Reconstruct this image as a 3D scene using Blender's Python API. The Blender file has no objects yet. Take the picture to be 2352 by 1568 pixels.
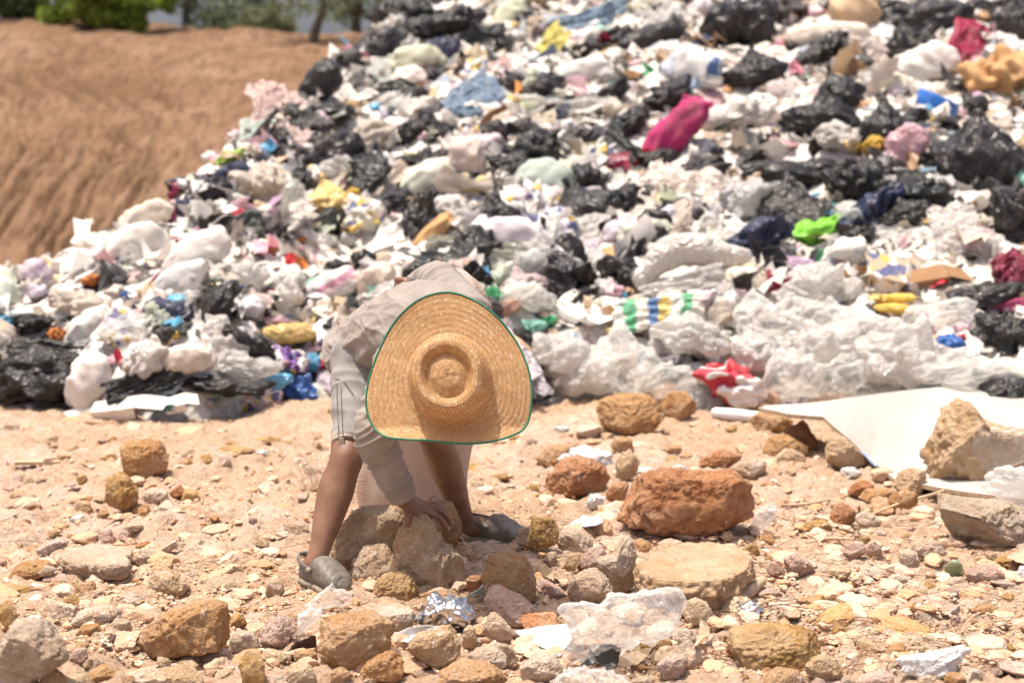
import bpy, bmesh, math, random
import numpy as np
from mathutils import Vector, Matrix

random.seed(11)
RNG = np.random.default_rng(11)
SC = bpy.context.scene
COL = SC.collection

# ------------------------------------------------------------------ camera, sky, sun, exposure
CZ = 1.27                       # camera height
FD = 3920.0                     # focal length in units of the 2352 px wide photograph
PITCH = math.atan(554.0 / FD)
cam = bpy.data.cameras.new('camera')
camo = bpy.data.objects.new('camera', cam)
COL.objects.link(camo)
camo.location = (0, 0, CZ)
camo.rotation_euler = (math.pi / 2 - PITCH, 0, 0)
cam.sensor_width = 36
cam.lens = 60
cam.clip_start = 0.1
cam.clip_end = 3000
cam.dof.use_dof = True
cam.dof.focus_distance = 4.32
cam.dof.aperture_fstop = 3.0
SC.camera = camo

SUN_EL = math.radians(77)
SUN_AZ = math.radians(-100)      # measured from +Y (behind the boy) towards +X
world = bpy.data.worlds.new('World')
SC.world = world
world.use_nodes = True
wn = world.node_tree
wn.nodes.clear()
sky = wn.nodes.new('ShaderNodeTexSky')
sky.sky_type = 'NISHITA'
sky.sun_disc = False
sky.sun_elevation = SUN_EL
sky.sun_rotation = SUN_AZ
sky.air_density = 0.45
sky.dust_density = 5.0
sky.ozone_density = 1.0
bg = wn.nodes.new('ShaderNodeBackground')
bg.inputs['Strength'].default_value = 0.15
wo = wn.nodes.new('ShaderNodeOutputWorld')
wn.links.new(sky.outputs[0], bg.inputs[0])
wn.links.new(bg.outputs[0], wo.inputs[0])
sl = bpy.data.lights.new('sun', 'SUN')
sl.energy = 3.0
sl.angle = math.radians(0.6)
sl.color = (1.0, 0.92, 0.80)
slo = bpy.data.objects.new('sun', sl)
COL.objects.link(slo)
sd = Vector((math.sin(SUN_AZ) * math.cos(SUN_EL), math.cos(SUN_AZ) * math.cos(SUN_EL), math.sin(SUN_EL)))
slo.rotation_euler = sd.to_track_quat('Z', 'Y').to_euler()
slo.location = sd * 60
SC.view_settings.view_transform = 'Standard'
SC.view_settings.look = 'None'
SC.view_settings.gamma = 1.0
SC.view_settings.use_curve_mapping = False
SC.view_settings.exposure = 0.84
SC.cycles.max_bounces = 8
SC.cycles.transparent_max_bounces = 10
SC.cycles.sample_clamp_indirect = 4
SC.cycles.caustics_reflective = False
SC.cycles.caustics_refractive = False

# ------------------------------------------------------------------ helpers: places
def ray(u, v):
    xc = (u - 1176) / FD
    yc = (784 - v) / FD
    c, s = math.cos(PITCH), math.sin(PITCH)
    return Vector((xc, c + yc * s, -s + yc * c))

def at(u, v, y):
    d = ray(u, v)
    return Vector((0, 0, CZ)) + d * (y / d.y)

def atz(u, v, z=0.0):
    d = ray(u, v)
    return Vector((0, 0, CZ)) + d * ((z - CZ) / d.z)

def project(p):
    d = Vector(p) - Vector((0, 0, CZ))
    c, s = math.cos(PITCH), math.sin(PITCH)
    w = d.y * c - d.z * s
    return 1176 + FD * d.x / w, 784 - FD * (d.y * s + d.z * c) / w

# ------------------------------------------------------------------ helpers: noise
def _hash(ix, iy, iz, seed):
    h = (ix.astype(np.int64) * 374761393 + iy.astype(np.int64) * 668265263 + iz.astype(np.int64) * 2147483647 + seed * 974634777) & 0xffffffff
    h = ((h ^ (h >> 13)) * 1274126177) & 0xffffffff
    h = ((h ^ (h >> 16)) * 2246822519) & 0xffffffff
    return h ^ (h >> 15)

_G = RNG.normal(size=(256, 3))
_G /= np.linalg.norm(_G, axis=1)[:, None]

def pn(p, seed=0):
    p = np.asarray(p, dtype=np.float64)
    i = np.floor(p)
    f = p - i
    w = f * f * f * (f * (f * 6 - 15) + 10)
    out = np.zeros(len(p))
    for dx in (0, 1):
        wx = w[:, 0] if dx else 1 - w[:, 0]
        for dy in (0, 1):
            wy = w[:, 1] if dy else 1 - w[:, 1]
            for dz in (0, 1):
                wz = w[:, 2] if dz else 1 - w[:, 2]
                g = _G[_hash(i[:, 0] + dx, i[:, 1] + dy, i[:, 2] + dz, seed) & 255]
                out += wx * wy * wz * (g[:, 0] * (f[:, 0] - dx) + g[:, 1] * (f[:, 1] - dy) + g[:, 2] * (f[:, 2] - dz))
    return out * 1.5

def fbm(p, seed=0, octv=4, gain=0.5, lac=2.03):
    a, out = 1.0, 0
    p = np.asarray(p, dtype=np.float64)
    for k in range(octv):
        out = out + a * pn(p, seed + k * 17)
        p = p * lac
        a *= gain
    return out

def ridged(p, seed=0):
    return 1 - np.abs(pn(p, seed)) * 2.0

def P2(x, y, s=1.0):
    return np.stack([np.asarray(x) * s, np.asarray(y) * s, np.zeros_like(np.asarray(x, dtype=float)) + 0.37], axis=1)

def sstep(a, b, x):
    t = np.clip((x - a) / (b - a), 0, 1)
    return t * t * (3 - 2 * t)

# ------------------------------------------------------------------ helpers: meshes and objects
_ico = {}
def ico(n):
    if n not in _ico:
        bm = bmesh.new()
        bmesh.ops.create_icosphere(bm, subdivisions=n, radius=1)
        bm.verts.ensure_lookup_table()
        V = np.array([v.co[:] for v in bm.verts])
        F = np.array([[v.index for v in f.verts] for f in bm.faces])
        bm.free()
        V /= np.linalg.norm(V, axis=1)[:, None]
        _ico[n] = (V, F)
    return _ico[n][0].copy(), _ico[n][1]

def mesh_np(name, V, F, smooth=True, uv=None, col=None):
    V = np.ascontiguousarray(V, dtype=np.float32)
    me = bpy.data.meshes.new(name)
    if isinstance(F, np.ndarray):
        n, k = F.shape
        me.vertices.add(len(V))
        me.vertices.foreach_set('co', V.ravel())
        me.loops.add(n * k)
        me.loops.foreach_set('vertex_index', F.astype(np.int32).ravel())
        me.polygons.add(n)
        me.polygons.foreach_set('loop_start', np.arange(n, dtype=np.int32) * k)
        me.polygons.foreach_set('loop_total', np.full(n, k, dtype=np.int32))
    else:
        me.from_pydata([tuple(map(float, v)) for v in V], [], [tuple(map(int, f)) for f in F])
    me.update(calc_edges=True)
    if uv is not None:                       # per vertex uv
        lay = me.uv_layers.new(name='UVMap')
        li = np.zeros(len(me.loops), dtype=np.int32)
        me.loops.foreach_get('vertex_index', li)
        lay.data.foreach_set('uv', np.asarray(uv, dtype=np.float32)[li].ravel())
    if col is not None:
        ca = me.color_attributes.new('Col', 'FLOAT_COLOR', 'POINT')
        c4 = np.ones((len(V), 4), dtype=np.float32)
        c4[:, :3] = col
        ca.data.foreach_set('color', c4.ravel())
    me.polygons.foreach_set('use_smooth', np.full(len(me.polygons), smooth))
    me.validate()
    return me

def obj(name, me, m=None, parent=None, loc=None):
    o = bpy.data.objects.new(name, me)
    COL.objects.link(o)
    if m is not None and me is not None:
        if len(me.materials) == 0:
            me.materials.append(m)
    if parent is not None:
        o.parent = parent
    if loc is not None:
        o.location = loc
    return o

def tag(o, label=None, cat=None, group=None, kind=None):
    if label: o['label'] = label
    if cat: o['category'] = cat
    if group: o['group'] = group
    if kind: o['kind'] = kind
    return o

def empty(name, loc=(0, 0, 0)):
    o = bpy.data.objects.new(name, None)
    o.empty_display_size = 0.05
    COL.objects.link(o)
    o.location = loc
    return o

def grid_faces(nu, nv, wrap=False):
    i = np.arange(nu - (0 if wrap else 1))
    j = np.arange(nv - 1)
    I, J = np.meshgrid(i, j, indexing='ij')
    I, J = I.ravel(), J.ravel()
    I2 = (I + 1) % nu
    return np.stack([I * nv + J, I2 * nv + J, I2 * nv + J + 1, I * nv + J + 1], axis=1)

def join(parts):
    V, F, off = [], [], 0
    for v, f in parts:
        V.append(np.asarray(v)); F.append([[i + off for i in q] for q in f]); off += len(v)
    return np.concatenate(V), [q for fs in F for q in fs]

def crom(pts, n):
    P = [np.asarray(p, dtype=float) for p in pts]
    P = [2 * P[0] - P[1]] + P + [2 * P[-1] - P[-2]]
    out = []
    for k in range(1, len(P) - 2):
        for t in np.linspace(0, 1, n, endpoint=False):
            a, b, c, d = P[k - 1:k + 3]
            out.append(0.5 * (2 * b + (c - a) * t + (2 * a - 5 * b + 4 * c - d) * t * t + (3 * b - a - 3 * c + d) * t ** 3))
    out.append(P[-2])
    return np.array(out)

def tube(pts, rad, seg=18, n=6, ref=None, cap=('round', 'round')):
    """closed swept tube; rad is a list of r or (ra, rb); ra runs along ref"""
    R = [(r, r) if not isinstance(r, tuple) else r for r in rad]
    A = crom([list(p) + list(r) for p, r in zip(pts, R)], n) if len(pts) > 2 else np.array([list(np.asarray(pts[0]) * (1 - t) + np.asarray(pts[1]) * t) + list(np.asarray(R[0]) * (1 - t) + np.asarray(R[1]) * t) for t in np.linspace(0, 1, n + 1)])
    C, RR = A[:, :3], np.maximum(A[:, 3:], 1e-4)
    T = np.gradient(C, axis=0)
    T /= np.linalg.norm(T, axis=1)[:, None] + 1e-12
    ref = np.array(ref if ref is not None else (0.13, 0.97, 0.21), dtype=float)
    if abs(np.dot(ref / np.linalg.norm(ref), T[0])) > 0.95: ref = np.array((0.97, 0.1, 0.2))
    rings = []
    def ring(c, t, ra, rb):
        nonlocal ref
        a = ref - t * np.dot(ref, t); a /= np.linalg.norm(a) + 1e-12
        b = np.cross(t, a)
        th = np.arange(seg) / seg * 2 * math.pi
        return c + np.outer(np.cos(th) * ra, a) + np.outer(np.sin(th) * rb, b)
    if cap[0] == 'round':
        for k in (0.95, 0.75, 0.4):
            m = min(RR[0]); rings.append(ring(C[0] - T[0] * m * k, T[0], RR[0][0] * math.sqrt(1 - k * k), RR[0][1] * math.sqrt(1 - k * k)))
    for c, t, r in zip(C, T, RR): rings.append(ring(c, t, r[0], r[1]))
    if cap[1] == 'round':
        for k in (0.4, 0.75, 0.95):
            m = min(RR[-1]); rings.append(ring(C[-1] + T[-1] * m * k, T[-1], RR[-1][0] * math.sqrt(1 - k * k), RR[-1][1] * math.sqrt(1 - k * k)))
    V = np.concatenate(rings)
    nr = len(rings)
    F = []
    for i in range(nr - 1):
        for j in range(seg):
            F.append([i * seg + j, i * seg + (j + 1) % seg, (i + 1) * seg + (j + 1) % seg, (i + 1) * seg + j])
    c0, c1 = len(V), len(V) + 1
    V = np.concatenate([V, rings[0].mean(axis=0)[None], rings[-1].mean(axis=0)[None]])
    for j in range(seg):
        F.append([c0, (j + 1) % seg, j])
        F.append([c1, (nr - 1) * seg + j, (nr - 1) * seg + (j + 1) % seg])
    return V, F

def ball(c, r, n=3, noise=0):
    V, F = ico(n)
    return V * np.asarray(r) + np.asarray(c), F.tolist()

def boxm(x0, x1, y0, y1, z0, z1):
    V = np.array([(x0, y0, z0), (x1, y0, z0), (x1, y1, z0), (x0, y1, z0), (x0, y0, z1), (x1, y0, z1), (x1, y1, z1), (x0, y1, z1)], dtype=float)
    return V, [[3, 2, 1, 0], [4, 5, 6, 7], [0, 1, 5, 4], [1, 2, 6, 5], [2, 3, 7, 6], [3, 0, 4, 7]]

def union(parts, voxel=0.004, smooth=4):
    V, F = join(parts)
    me = mesh_np('tmp', V, F)
    o = bpy.data.objects.new('tmp', me)
    COL.objects.link(o)
    r = o.modifiers.new('r', 'REMESH'); r.mode = 'VOXEL'; r.voxel_size = voxel; r.use_smooth_shade = True
    if smooth:
        s = o.modifiers.new('s', 'SMOOTH'); s.iterations = smooth; s.factor = 0.5
    dg = bpy.context.evaluated_depsgraph_get()
    out = bpy.data.meshes.new_from_object(o.evaluated_get(dg))
    bpy.data.objects.remove(o); bpy.data.meshes.remove(me)
    out.polygons.foreach_set('use_smooth', np.full(len(out.polygons), True))
    return out

def vco(me):
    a = np.zeros(len(me.vertices) * 3, dtype=np.float32); me.vertices.foreach_get('co', a); return a.reshape(-1, 3).astype(float)
def vno(me):
    a = np.zeros(len(me.vertices) * 3, dtype=np.float32); me.vertices.foreach_get('normal', a); return a.reshape(-1, 3).astype(float)
def setco(me, V):
    me.vertices.foreach_set('co', np.ascontiguousarray(V, dtype=np.float32).ravel()); me.update()

# ------------------------------------------------------------------ helpers: materials
class MB:
    def __init__(s, name):
        s.m = bpy.data.materials.new(name); s.m.use_nodes = True
        s.t = s.m.node_tree; s.t.nodes.clear()
        s.out = s.t.nodes.new('ShaderNodeOutputMaterial')
    def n(s, typ, props=None, **ins):
        nd = s.t.nodes.new('ShaderNode' + typ)
        for k, v in (props or {}).items(): setattr(nd, k, v)
        for k, v in ins.items():
            k = k.replace('_', ' ') if not k.startswith('i') or not k[1:].isdigit() else int(k[1:])
            s.set(nd.inputs[k], v)
        return nd
    def set(s, sock, v):
        if isinstance(v, bpy.types.NodeSocket): s.t.links.new(v, sock)
        elif isinstance(v, (tuple, list)) and len(v) == 3 and sock.type == 'RGBA': sock.default_value = (*v, 1)
        else: sock.default_value = v
    def math(s, op, a, b=None, c=None):
        nd = s.t.nodes.new('ShaderNodeMath'); nd.operation = op
        for i, v in enumerate((a, b, c)):
            if v is not None: s.set(nd.inputs[i], v)
        return nd.outputs[0]
    def mix(s, f, a, b, blend='MIX'):
        nd = s.t.nodes.new('ShaderNodeMix'); nd.data_type = 'RGBA'; nd.blend_type = blend
        s.set(nd.inputs[0], f); s.set(nd.inputs[6], a); s.set(nd.inputs[7], b)
        return nd.outputs[2]
    def coord(s, which='Object'):
        return s.t.nodes.new('ShaderNodeTexCoord').outputs[which]
    def noise(s, vec, scale, detail=4, rough=0.55, dist=0.0):
        return s.n('TexNoise', None, Vector=vec, Scale=scale, Detail=detail, Roughness=rough, Distortion=dist).outputs['Fac']
    def ramp(s, f, stops, interp='LINEAR'):
        nd = s.t.nodes.new('ShaderNodeValToRGB'); cr = nd.color_ramp; cr.interpolation = interp
        while len(cr.elements) < len(stops): cr.elements.new(0.5)
        for e, (p, c) in zip(cr.elements, stops):
            e.position = p; e.color = (*c, 1) if isinstance(c, (tuple, list)) else (c, c, c, 1)
        s.set(nd.inputs[0], f)
        return nd.outputs[0]
    def bump(s, h, strength=0.5, dist=0.01, normal=None):
        nd = s.n('Bump', None, Height=h, Strength=strength, Distance=dist)
        if normal is not None: s.set(nd.inputs['Normal'], normal)
        return nd.outputs[0]
    def princ(s, **k):
        nd = s.n('BsdfPrincipled')
        for kk, v in k.items(): s.set(nd.inputs[kk.replace('_', ' ')], v)
        return nd.outputs[0]
    def done(s, sh):
        s.t.links.new(sh, s.out.inputs[0]); return s.m

def mat_ground():
    b = MB('dry_earth'); c = b.coord()
    big = b.noise(c, 0.9, 4, 0.6)
    mid = b.noise(c, 7, 6, 0.65)
    fine = b.noise(c, 60, 6, 0.7)
    grit = b.noise(c, 260, 3, 0.6)
    base = b.ramp(mid, [(0.28, (0.48, 0.30, 0.185)), (0.43, (0.62, 0.45, 0.325)), (0.58, (0.69, 0.545, 0.425)), (0.8, (0.74, 0.625, 0.52))])
    ochre = b.ramp(big, [(0.42, 0.0), (0.6, 0.75)])
    base = b.mix(ochre, base, b.ramp(fine, [(0.3, (0.49, 0.30, 0.16)), (0.65, (0.67, 0.485, 0.325))]))
    base = b.mix(b.ramp(fine, [(0.35, 0.55), (0.6, 0.0)]), base, (0.47, 0.26, 0.14))
    base = b.mix(b.ramp(grit, [(0.55, 0.0), (0.72, 0.5)]), base, (0.78, 0.66, 0.55))
    h = b.math('ADD', b.math('MULTIPLY', fine, 1.0), b.math('MULTIPLY', grit, 0.35))
    return b.done(b.princ(Base_Color=base, Roughness=0.95, Specular_IOR_Level=0.12, Normal=b.bump(h, 1.0, 0.02)))

def mat_rock(name, lo, mid, hi, crust, camt=0.35, speck=(0.8, 0.76, 0.7)):
    b = MB(name); c = b.coord()
    rnd = b.t.nodes.new('ShaderNodeObjectInfo').outputs['Random']
    vm = b.n('VectorMath', {'operation': 'ADD'}, i0=c)
    comb = b.n('CombineXYZ', None, X=b.math('MULTIPLY', rnd, 31.0), Y=b.math('MULTIPLY', rnd, 17.0), Z=rnd)
    b.set(vm.inputs[1], comb.outputs[0]); v = vm.outputs[0]
    n1 = b.noise(v, 9, 6, 0.65, 0.4)
    n2 = b.noise(v, 45, 6, 0.7)
    n3 = b.noise(v, 190, 4, 0.7)
    n4 = b.noise(v, 5, 5, 0.6, 0.8)
    col = b.ramp(b.math('ADD', b.math('MULTIPLY', n1, 0.6), b.math('MULTIPLY', n2, 0.4)), [(0.36, lo), (0.5, mid), (0.64, hi)])
    col = b.mix(b.ramp(b.math('ADD', b.math('MULTIPLY', n4, 0.75), b.math('MULTIPLY', n2, 0.25)), [(0.47, 0.0), (0.58, camt)]), col, crust)
    col = b.mix(b.ramp(n3, [(0.6, 0.0), (0.68, 0.6)]), col, speck)
    col = b.mix(b.ramp(n3, [(0.3, 0.7), (0.37, 0.0)]), col, tuple(k * 0.45 for k in lo))
    ns = b.noise(b.n('Mapping', None, Vector=v, Scale=(34, 34, 9)).outputs[0], 1.0, 4, 0.6)
    col = b.mix(b.ramp(ns, [(0.665, 0.0), (0.70, 0.85)]), col, (0.78, 0.73, 0.66))
    vor = b.n('TexVoronoi', {'feature': 'F1'}, Vector=v, Scale=38).outputs['Distance']
    pits = b.ramp(vor, [(0.05, 0.0), (0.3, 1.0)])
    h = b.math('ADD', b.math('ADD', b.math('MULTIPLY', n2, 1.2), b.math('MULTIPLY', n3, 0.4)), b.math('MULTIPLY', pits, 0.15))
    return b.done(b.princ(Base_Color=col, Roughness=0.93, Specular_IOR_Level=0.15, Normal=b.bump(h, 1.0, 0.02)))

def mat_plastic(name, rough=0.3, transl=0.25, bump=0.5, scale=14.0, dirt=0.35, color=None, sheen=0.5, k=1.0):
    """opaque to slightly see-through film, its colour taken from each object's own colour"""
    b = MB(name); c = b.coord()
    if k != 1.0: c = b.n('VectorMath', {'operation': 'SCALE'}, i0=c, Scale=k).outputs[0]
    oi = b.t.nodes.new('ShaderNodeObjectInfo')
    base = color if color is not None else oi.outputs['Color']
    n1 = b.noise(c, 4.5, 6, 0.65)
    w = b.n('TexNoise', {'noise_type': 'RIDGED_MULTIFRACTAL'}, Vector=c, Scale=scale * 0.28, Detail=5, Roughness=0.55).outputs['Fac']
    cr = b.n('TexVoronoi', {'feature': 'DISTANCE_TO_EDGE'}, Vector=b.n('VectorMath', {'operation': 'ADD'}, i0=c, i1=b.n('TexNoise', None, Vector=c, Scale=3.0).outputs['Color']).outputs[0], Scale=scale * 0.22).outputs['Distance']
    col = b.mix(b.ramp(n1, [(0.5, 0.0), (0.8, dirt)]), base, (0.45, 0.34, 0.24))
    h = b.math('ADD', b.math('MULTIPLY', w, 0.5), b.math('MULTIPLY', b.math('MINIMUM', cr, 0.25), 1.6))
    nrm = b.bump(h, bump, 0.12 / k)
    p = b.princ(Base_Color=col, Roughness=rough, Specular_IOR_Level=sheen, Normal=nrm)
    if transl > 0:
        t = b.n('BsdfTranslucent', None, Color=col, Normal=nrm).outputs[0]
        p2 = b.n('MixShader', None, i0=transl, i1=p, i2=t).outputs[0]
        return b.done(p2)
    return b.done(p)

def mat_clear(name, tint=(0.93, 0.92, 0.9), dens=0.35, k=1.0):
    b = MB(name); c = b.coord()
    if k != 1.0: c = b.n('VectorMath', {'operation': 'SCALE'}, i0=c, Scale=k).outputs[0]
    w = b.n('TexNoise', {'noise_type': 'RIDGED_MULTIFRACTAL'}, Vector=c, Scale=4.0, Detail=6, Roughness=0.6).outputs['Fac']
    lw = b.n('LayerWeight', None, Blend=0.35).outputs['Facing']
    cr = b.n('TexVoronoi', {'feature': 'DISTANCE_TO_EDGE'}, Vector=b.n('VectorMath', {'operation': 'ADD'}, i0=c, i1=b.n('TexNoise', None, Vector=c, Scale=2.0).outputs['Color']).outputs[0], Scale=2.6).outputs['Distance']
    w = b.math('ADD', w, b.math('MULTIPLY', b.math('MINIMUM', cr, 0.2), 1.7))
    nrm = b.bump(w, 0.45, 0.1 / k)
    f = b.math('ADD', b.math('MULTIPLY', lw, 0.5), b.math('ADD', dens - 0.2, b.math('MULTIPLY', b.ramp(w, [(0.35, 0.0), (1.0, 1.0)]), 0.3)))
    f = b.math('MINIMUM', f, 0.96)
    p = b.princ(Base_Color=tint, Roughness=0.12, Specular_IOR_Level=0.6, Normal=nrm)
    t = b.n('BsdfTranslucent', None, Color=tint, Normal=nrm).outputs[0]
    s = b.n('MixShader', None, i0=0.5, i1=p, i2=t).outputs[0]
    tr = b.n('BsdfTransparent', None, Color=(0.97, 0.97, 0.96)).outputs[0]
    return b.done(b.n('MixShader', None, i0=f, i1=tr, i2=s).outputs[0])

def mat_cloth(name, col, col2, scale=900, rough=0.9, stripes=None):
    b = MB(name); c = b.coord()
    n1 = b.noise(c, 14, 5, 0.6); n2 = b.noise(c, scale * 0.35, 3, 0.7)
    k = b.mix(b.ramp(n1, [(0.35, 0.0), (0.7, 1.0)]), col, col2)
    k = b.mix(b.ramp(n2, [(0.4, 0.0), (0.62, 0.45)]), k, tuple(x * 0.62 for x in col))
    h = n2
    if stripes:
        w = b.n('TexWave', {'bands_direction': 'X'}, Vector=c, Scale=stripes, Distortion=0.6, Detail=1).outputs['Fac']
        k = b.mix(b.math('MULTIPLY', w, 0.35), k, tuple(x * 0.55 for x in col)); h = b.math('ADD', n2, b.math('MULTIPLY', w, -1.5))
    return b.done(b.princ(Base_Color=k, Roughness=rough, Specular_IOR_Level=0.2, Normal=b.bump(h, 0.35, 0.003), Sheen_Weight=0.1))

def mat_plain(name, col, rough=0.6, var=0.25, scale=20, bump=0.2, metal=0.0, spec=0.4):
    b = MB(name); c = b.coord()
    n1 = b.noise(c, scale, 5, 0.6)
    k = b.mix(b.ramp(n1, [(0.35, 0.0), (0.75, 1.0)]), col, tuple(x * (1 - var) for x in col))
    return b.done(b.princ(Base_Color=k, Roughness=rough, Metallic=metal, Specular_IOR_Level=spec, Normal=b.bump(n1, bump, 0.01)))

def mat_objcol(name, rough=0.85, bump=0.3, scale=30, dirt=0.3):
    b = MB(name); c = b.coord()
    oi = b.t.nodes.new('ShaderNodeObjectInfo')
    n1 = b.noise(c, scale, 5, 0.65); n2 = b.noise(c, 2, 4, 0.6)
    k = b.mix(b.ramp(n2, [(0.45, 0.0), (0.8, dirt)]), oi.outputs['Color'], (0.36, 0.27, 0.19))
    return b.done(b.princ(Base_Color=k, Roughness=rough, Specular_IOR_Level=0.25, Normal=b.bump(n1, bump, 0.03)))

def mat_stripe(name, cols, scale=2.2, axis=0, rough=0.6):
    b = MB(name); c = b.coord()
    n = b.n('TexNoise', None, Vector=c, Scale=2.5, Detail=3).outputs['Fac']
    x = b.n('SeparateXYZ', None, Vector=c).outputs[axis]
    f = b.math('FRACT', b.math('ADD', b.math('MULTIPLY', x, scale), b.math('MULTIPLY', n, 0.35)))
    k = b.ramp(f, [(i / len(cols), q) for i, q in enumerate(cols)], 'CONSTANT')
    d = b.noise(c, 6, 5, 0.6)
    k = b.mix(b.ramp(d, [(0.5, 0.0), (0.8, 0.4)]), k, (0.45, 0.35, 0.26))
    return b.done(b.princ(Base_Color=k, Roughness=rough, Normal=b.bump(b.noise(c, 12, 5, 0.6), 0.3, 0.05)))

def mat_print(name, rough=0.3):
    """film with blocks of print in other colours"""
    b = MB(name); c = b.coord()
    oi = b.t.nodes.new('ShaderNodeObjectInfo')
    ofs = b.n('VectorMath', {'operation': 'ADD'}, i0=c, i1=b.n('CombineXYZ', None, X=b.math('MULTIPLY', oi.outputs['Random'], 40.0), Y=b.math('MULTIPLY', oi.outputs['Random'], 23.0)).outputs[0]).outputs[0]
    v = b.n('TexVoronoi', {'distance': 'MANHATTAN'}, Vector=ofs, Scale=2.6)
    r = b.n('SeparateColor', None, Color=v.outputs['Color']).outputs
    k = b.mix(b.math('GREATER_THAN', r[0], 0.52), oi.outputs['Color'], (0.74, 0.70, 0.65))
    k = b.mix(b.math('GREATER_THAN', r[1], 0.80), k, (0.10, 0.11, 0.22))
    k = b.mix(b.math('GREATER_THAN', r[2], 0.86), k, (0.62, 0.42, 0.06))
    d = b.noise(c, 5, 5, 0.6)
    k = b.mix(b.ramp(d, [(0.5, 0.0), (0.8, 0.4)]), k, (0.45, 0.35, 0.26))
    return b.done(b.princ(Base_Color=k, Roughness=rough, Normal=b.bump(b.noise(c, 9, 5, 0.6), 0.35, 0.06)))

def mat_attr(name, rough=0.45, transl=0.15):
    b = MB(name); c = b.coord()
    a = b.n('Attribute', {'attribute_name': 'Col'}).outputs['Color']
    n1 = b.noise(c, 25, 4, 0.6)
    k = b.mix(b.ramp(n1, [(0.5, 0.0), (0.8, 0.35)]), a, (0.4, 0.31, 0.22))
    p = b.princ(Base_Color=k, Roughness=rough, Specular_IOR_Level=0.4, Normal=b.bump(n1, 0.3, 0.01))
    if not transl: return b.done(p)
    t = b.n('BsdfTranslucent', None, Color=k).outputs[0]
    return b.done(b.n('MixShader', None, i0=transl, i1=p, i2=t).outputs[0])
# ================================================================== SETTING
M = {}
M['ground'] = mat_ground()
R3 = {
 'orange': mat_rock('orange_stone', (0.40, 0.195, 0.08), (0.56, 0.31, 0.135), (0.65, 0.43, 0.24), (0.68, 0.52, 0.37)),
 'red':    mat_rock('red_stone', (0.36, 0.145, 0.062), (0.52, 0.245, 0.115), (0.60, 0.35, 0.20), (0.64, 0.45, 0.31), 0.35),
 'tan':    mat_rock('tan_stone', (0.51, 0.31, 0.16), (0.65, 0.445, 0.26), (0.72, 0.55, 0.37), (0.75, 0.62, 0.48), 0.35),
 'ochre':  mat_rock('ochre_stone', (0.40, 0.21, 0.07), (0.56, 0.33, 0.125), (0.64, 0.44, 0.215), (0.66, 0.51, 0.36), 0.3),
 'pale':   mat_rock('pale_stone', (0.52, 0.345, 0.225), (0.65, 0.475, 0.335), (0.74, 0.60, 0.465), (0.78, 0.68, 0.57), 0.45),
 'pink':   mat_rock('pink_stone', (0.49, 0.285, 0.21), (0.61, 0.405, 0.31), (0.69, 0.52, 0.42), (0.74, 0.62, 0.53), 0.45),
 'grey':   mat_rock('grey_stone', (0.40, 0.28, 0.185), (0.54, 0.405, 0.285), (0.63, 0.51, 0.385), (0.68, 0.58, 0.47), 0.45),
}

# ---------------- ground
def ground_z(x, y):
    x = np.atleast_1d(np.asarray(x, float)); y = np.atleast_1d(np.asarray(y, float))
    near = np.exp(-np.maximum(0, np.hypot(x, y - 5) - 5) / 6)
    z = 0.045 * fbm(P2(x, y, 0.8), 3, 3) + near * (0.028 * fbm(P2(x, y, 3.1), 5, 3) + 0.011 * ridged(P2(x, y, 11), 8) - 0.006)
    return z

def gz(x, y): return float(ground_z(x, y)[0])

def gpoint(u, v):
    p = atz(u, v, 0)
    for _ in range(4): p = atz(u, v, gz(p.x, p.y))
    return p

def lin(a, b, n): return np.linspace(a, b, n)
gx = np.unique(np.concatenate([-np.geomspace(2.4, 600, 34), lin(-2.4, 2.4, 470), np.geomspace(2.4, 600, 34)]))
gy = np.unique(np.concatenate([lin(-120, 0, 10), lin(0, 3.3, 14), 3.3 + 3.9 * lin(0, 1, 430) ** 1.25, np.geomspace(7.25, 900, 50)]))
X, Y = np.meshgrid(gx, gy, indexing='ij')
xf, yf = X.ravel(), Y.ravel()
Z = ground_z(xf, yf)
inn = (np.abs(xf) < 2.6) & (yf > 3.2) & (yf < 7.6)
xi, yi = xf[inn], yf[inn]
Z[inn] += 0.012 * fbm(P2(xi, yi, 14), 20, 2) + 0.010 * fbm(P2(xi, yi, 32), 21, 3) - 0.012 * np.abs(pn(P2(xi, yi, 19), 23)) + 0.005 * np.maximum(0, pn(P2(xi, yi, 75), 22)) * 2
ground = obj('ground', mesh_np('ground', np.stack([xf, yf, Z], 1), grid_faces(len(gx), len(gy))), M['ground'])
tag(ground, 'pale dusty rubble ground in front of the rubbish heap', kind='structure')

# ---------------- rubbish heap
RX = [6.0, 6.9, 8.22, 8.97, 9.94, 11.6, 12.45, 15.0, 18.0, 30.0]
RXV = [-3.85, -3.12, -2.07, -1.64, -1.32, -0.84, -0.62, 0.08, 0.8, 3.4]
def heap_z(x, y, rough=True):
    x = np.atleast_1d(np.asarray(x, float)); y = np.atleast_1d(np.asarray(y, float))
    yfoot = 6.98 + 0.16 * np.sin(x * 2.1 + 0.6) + 0.42 * np.exp(-((x + 0.75) / 0.5) ** 2) + 0.12 * np.sin(x * 5.3)
    d = y - yfoot
    z = np.where(d > 0, 0.355 * np.minimum(d, 9.5) + 0.17 * (1 - np.exp(-np.maximum(d, 0) / 0.16)), 0.9 * d)
    left = np.maximum(0, np.interp(y, RX, RXV) - x)
    z = z - 1.5 * left
    if rough:
        z = z + np.where(z > 0, 1, 0) * (0.10 * fbm(P2(x, y, 0.9), 61, 3) + 0.05 * fbm(P2(x, y, 3.3), 64, 3))
    return np.maximum(z, -0.25)

def hz(x, y): return float(heap_z(x, y)[0])

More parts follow.
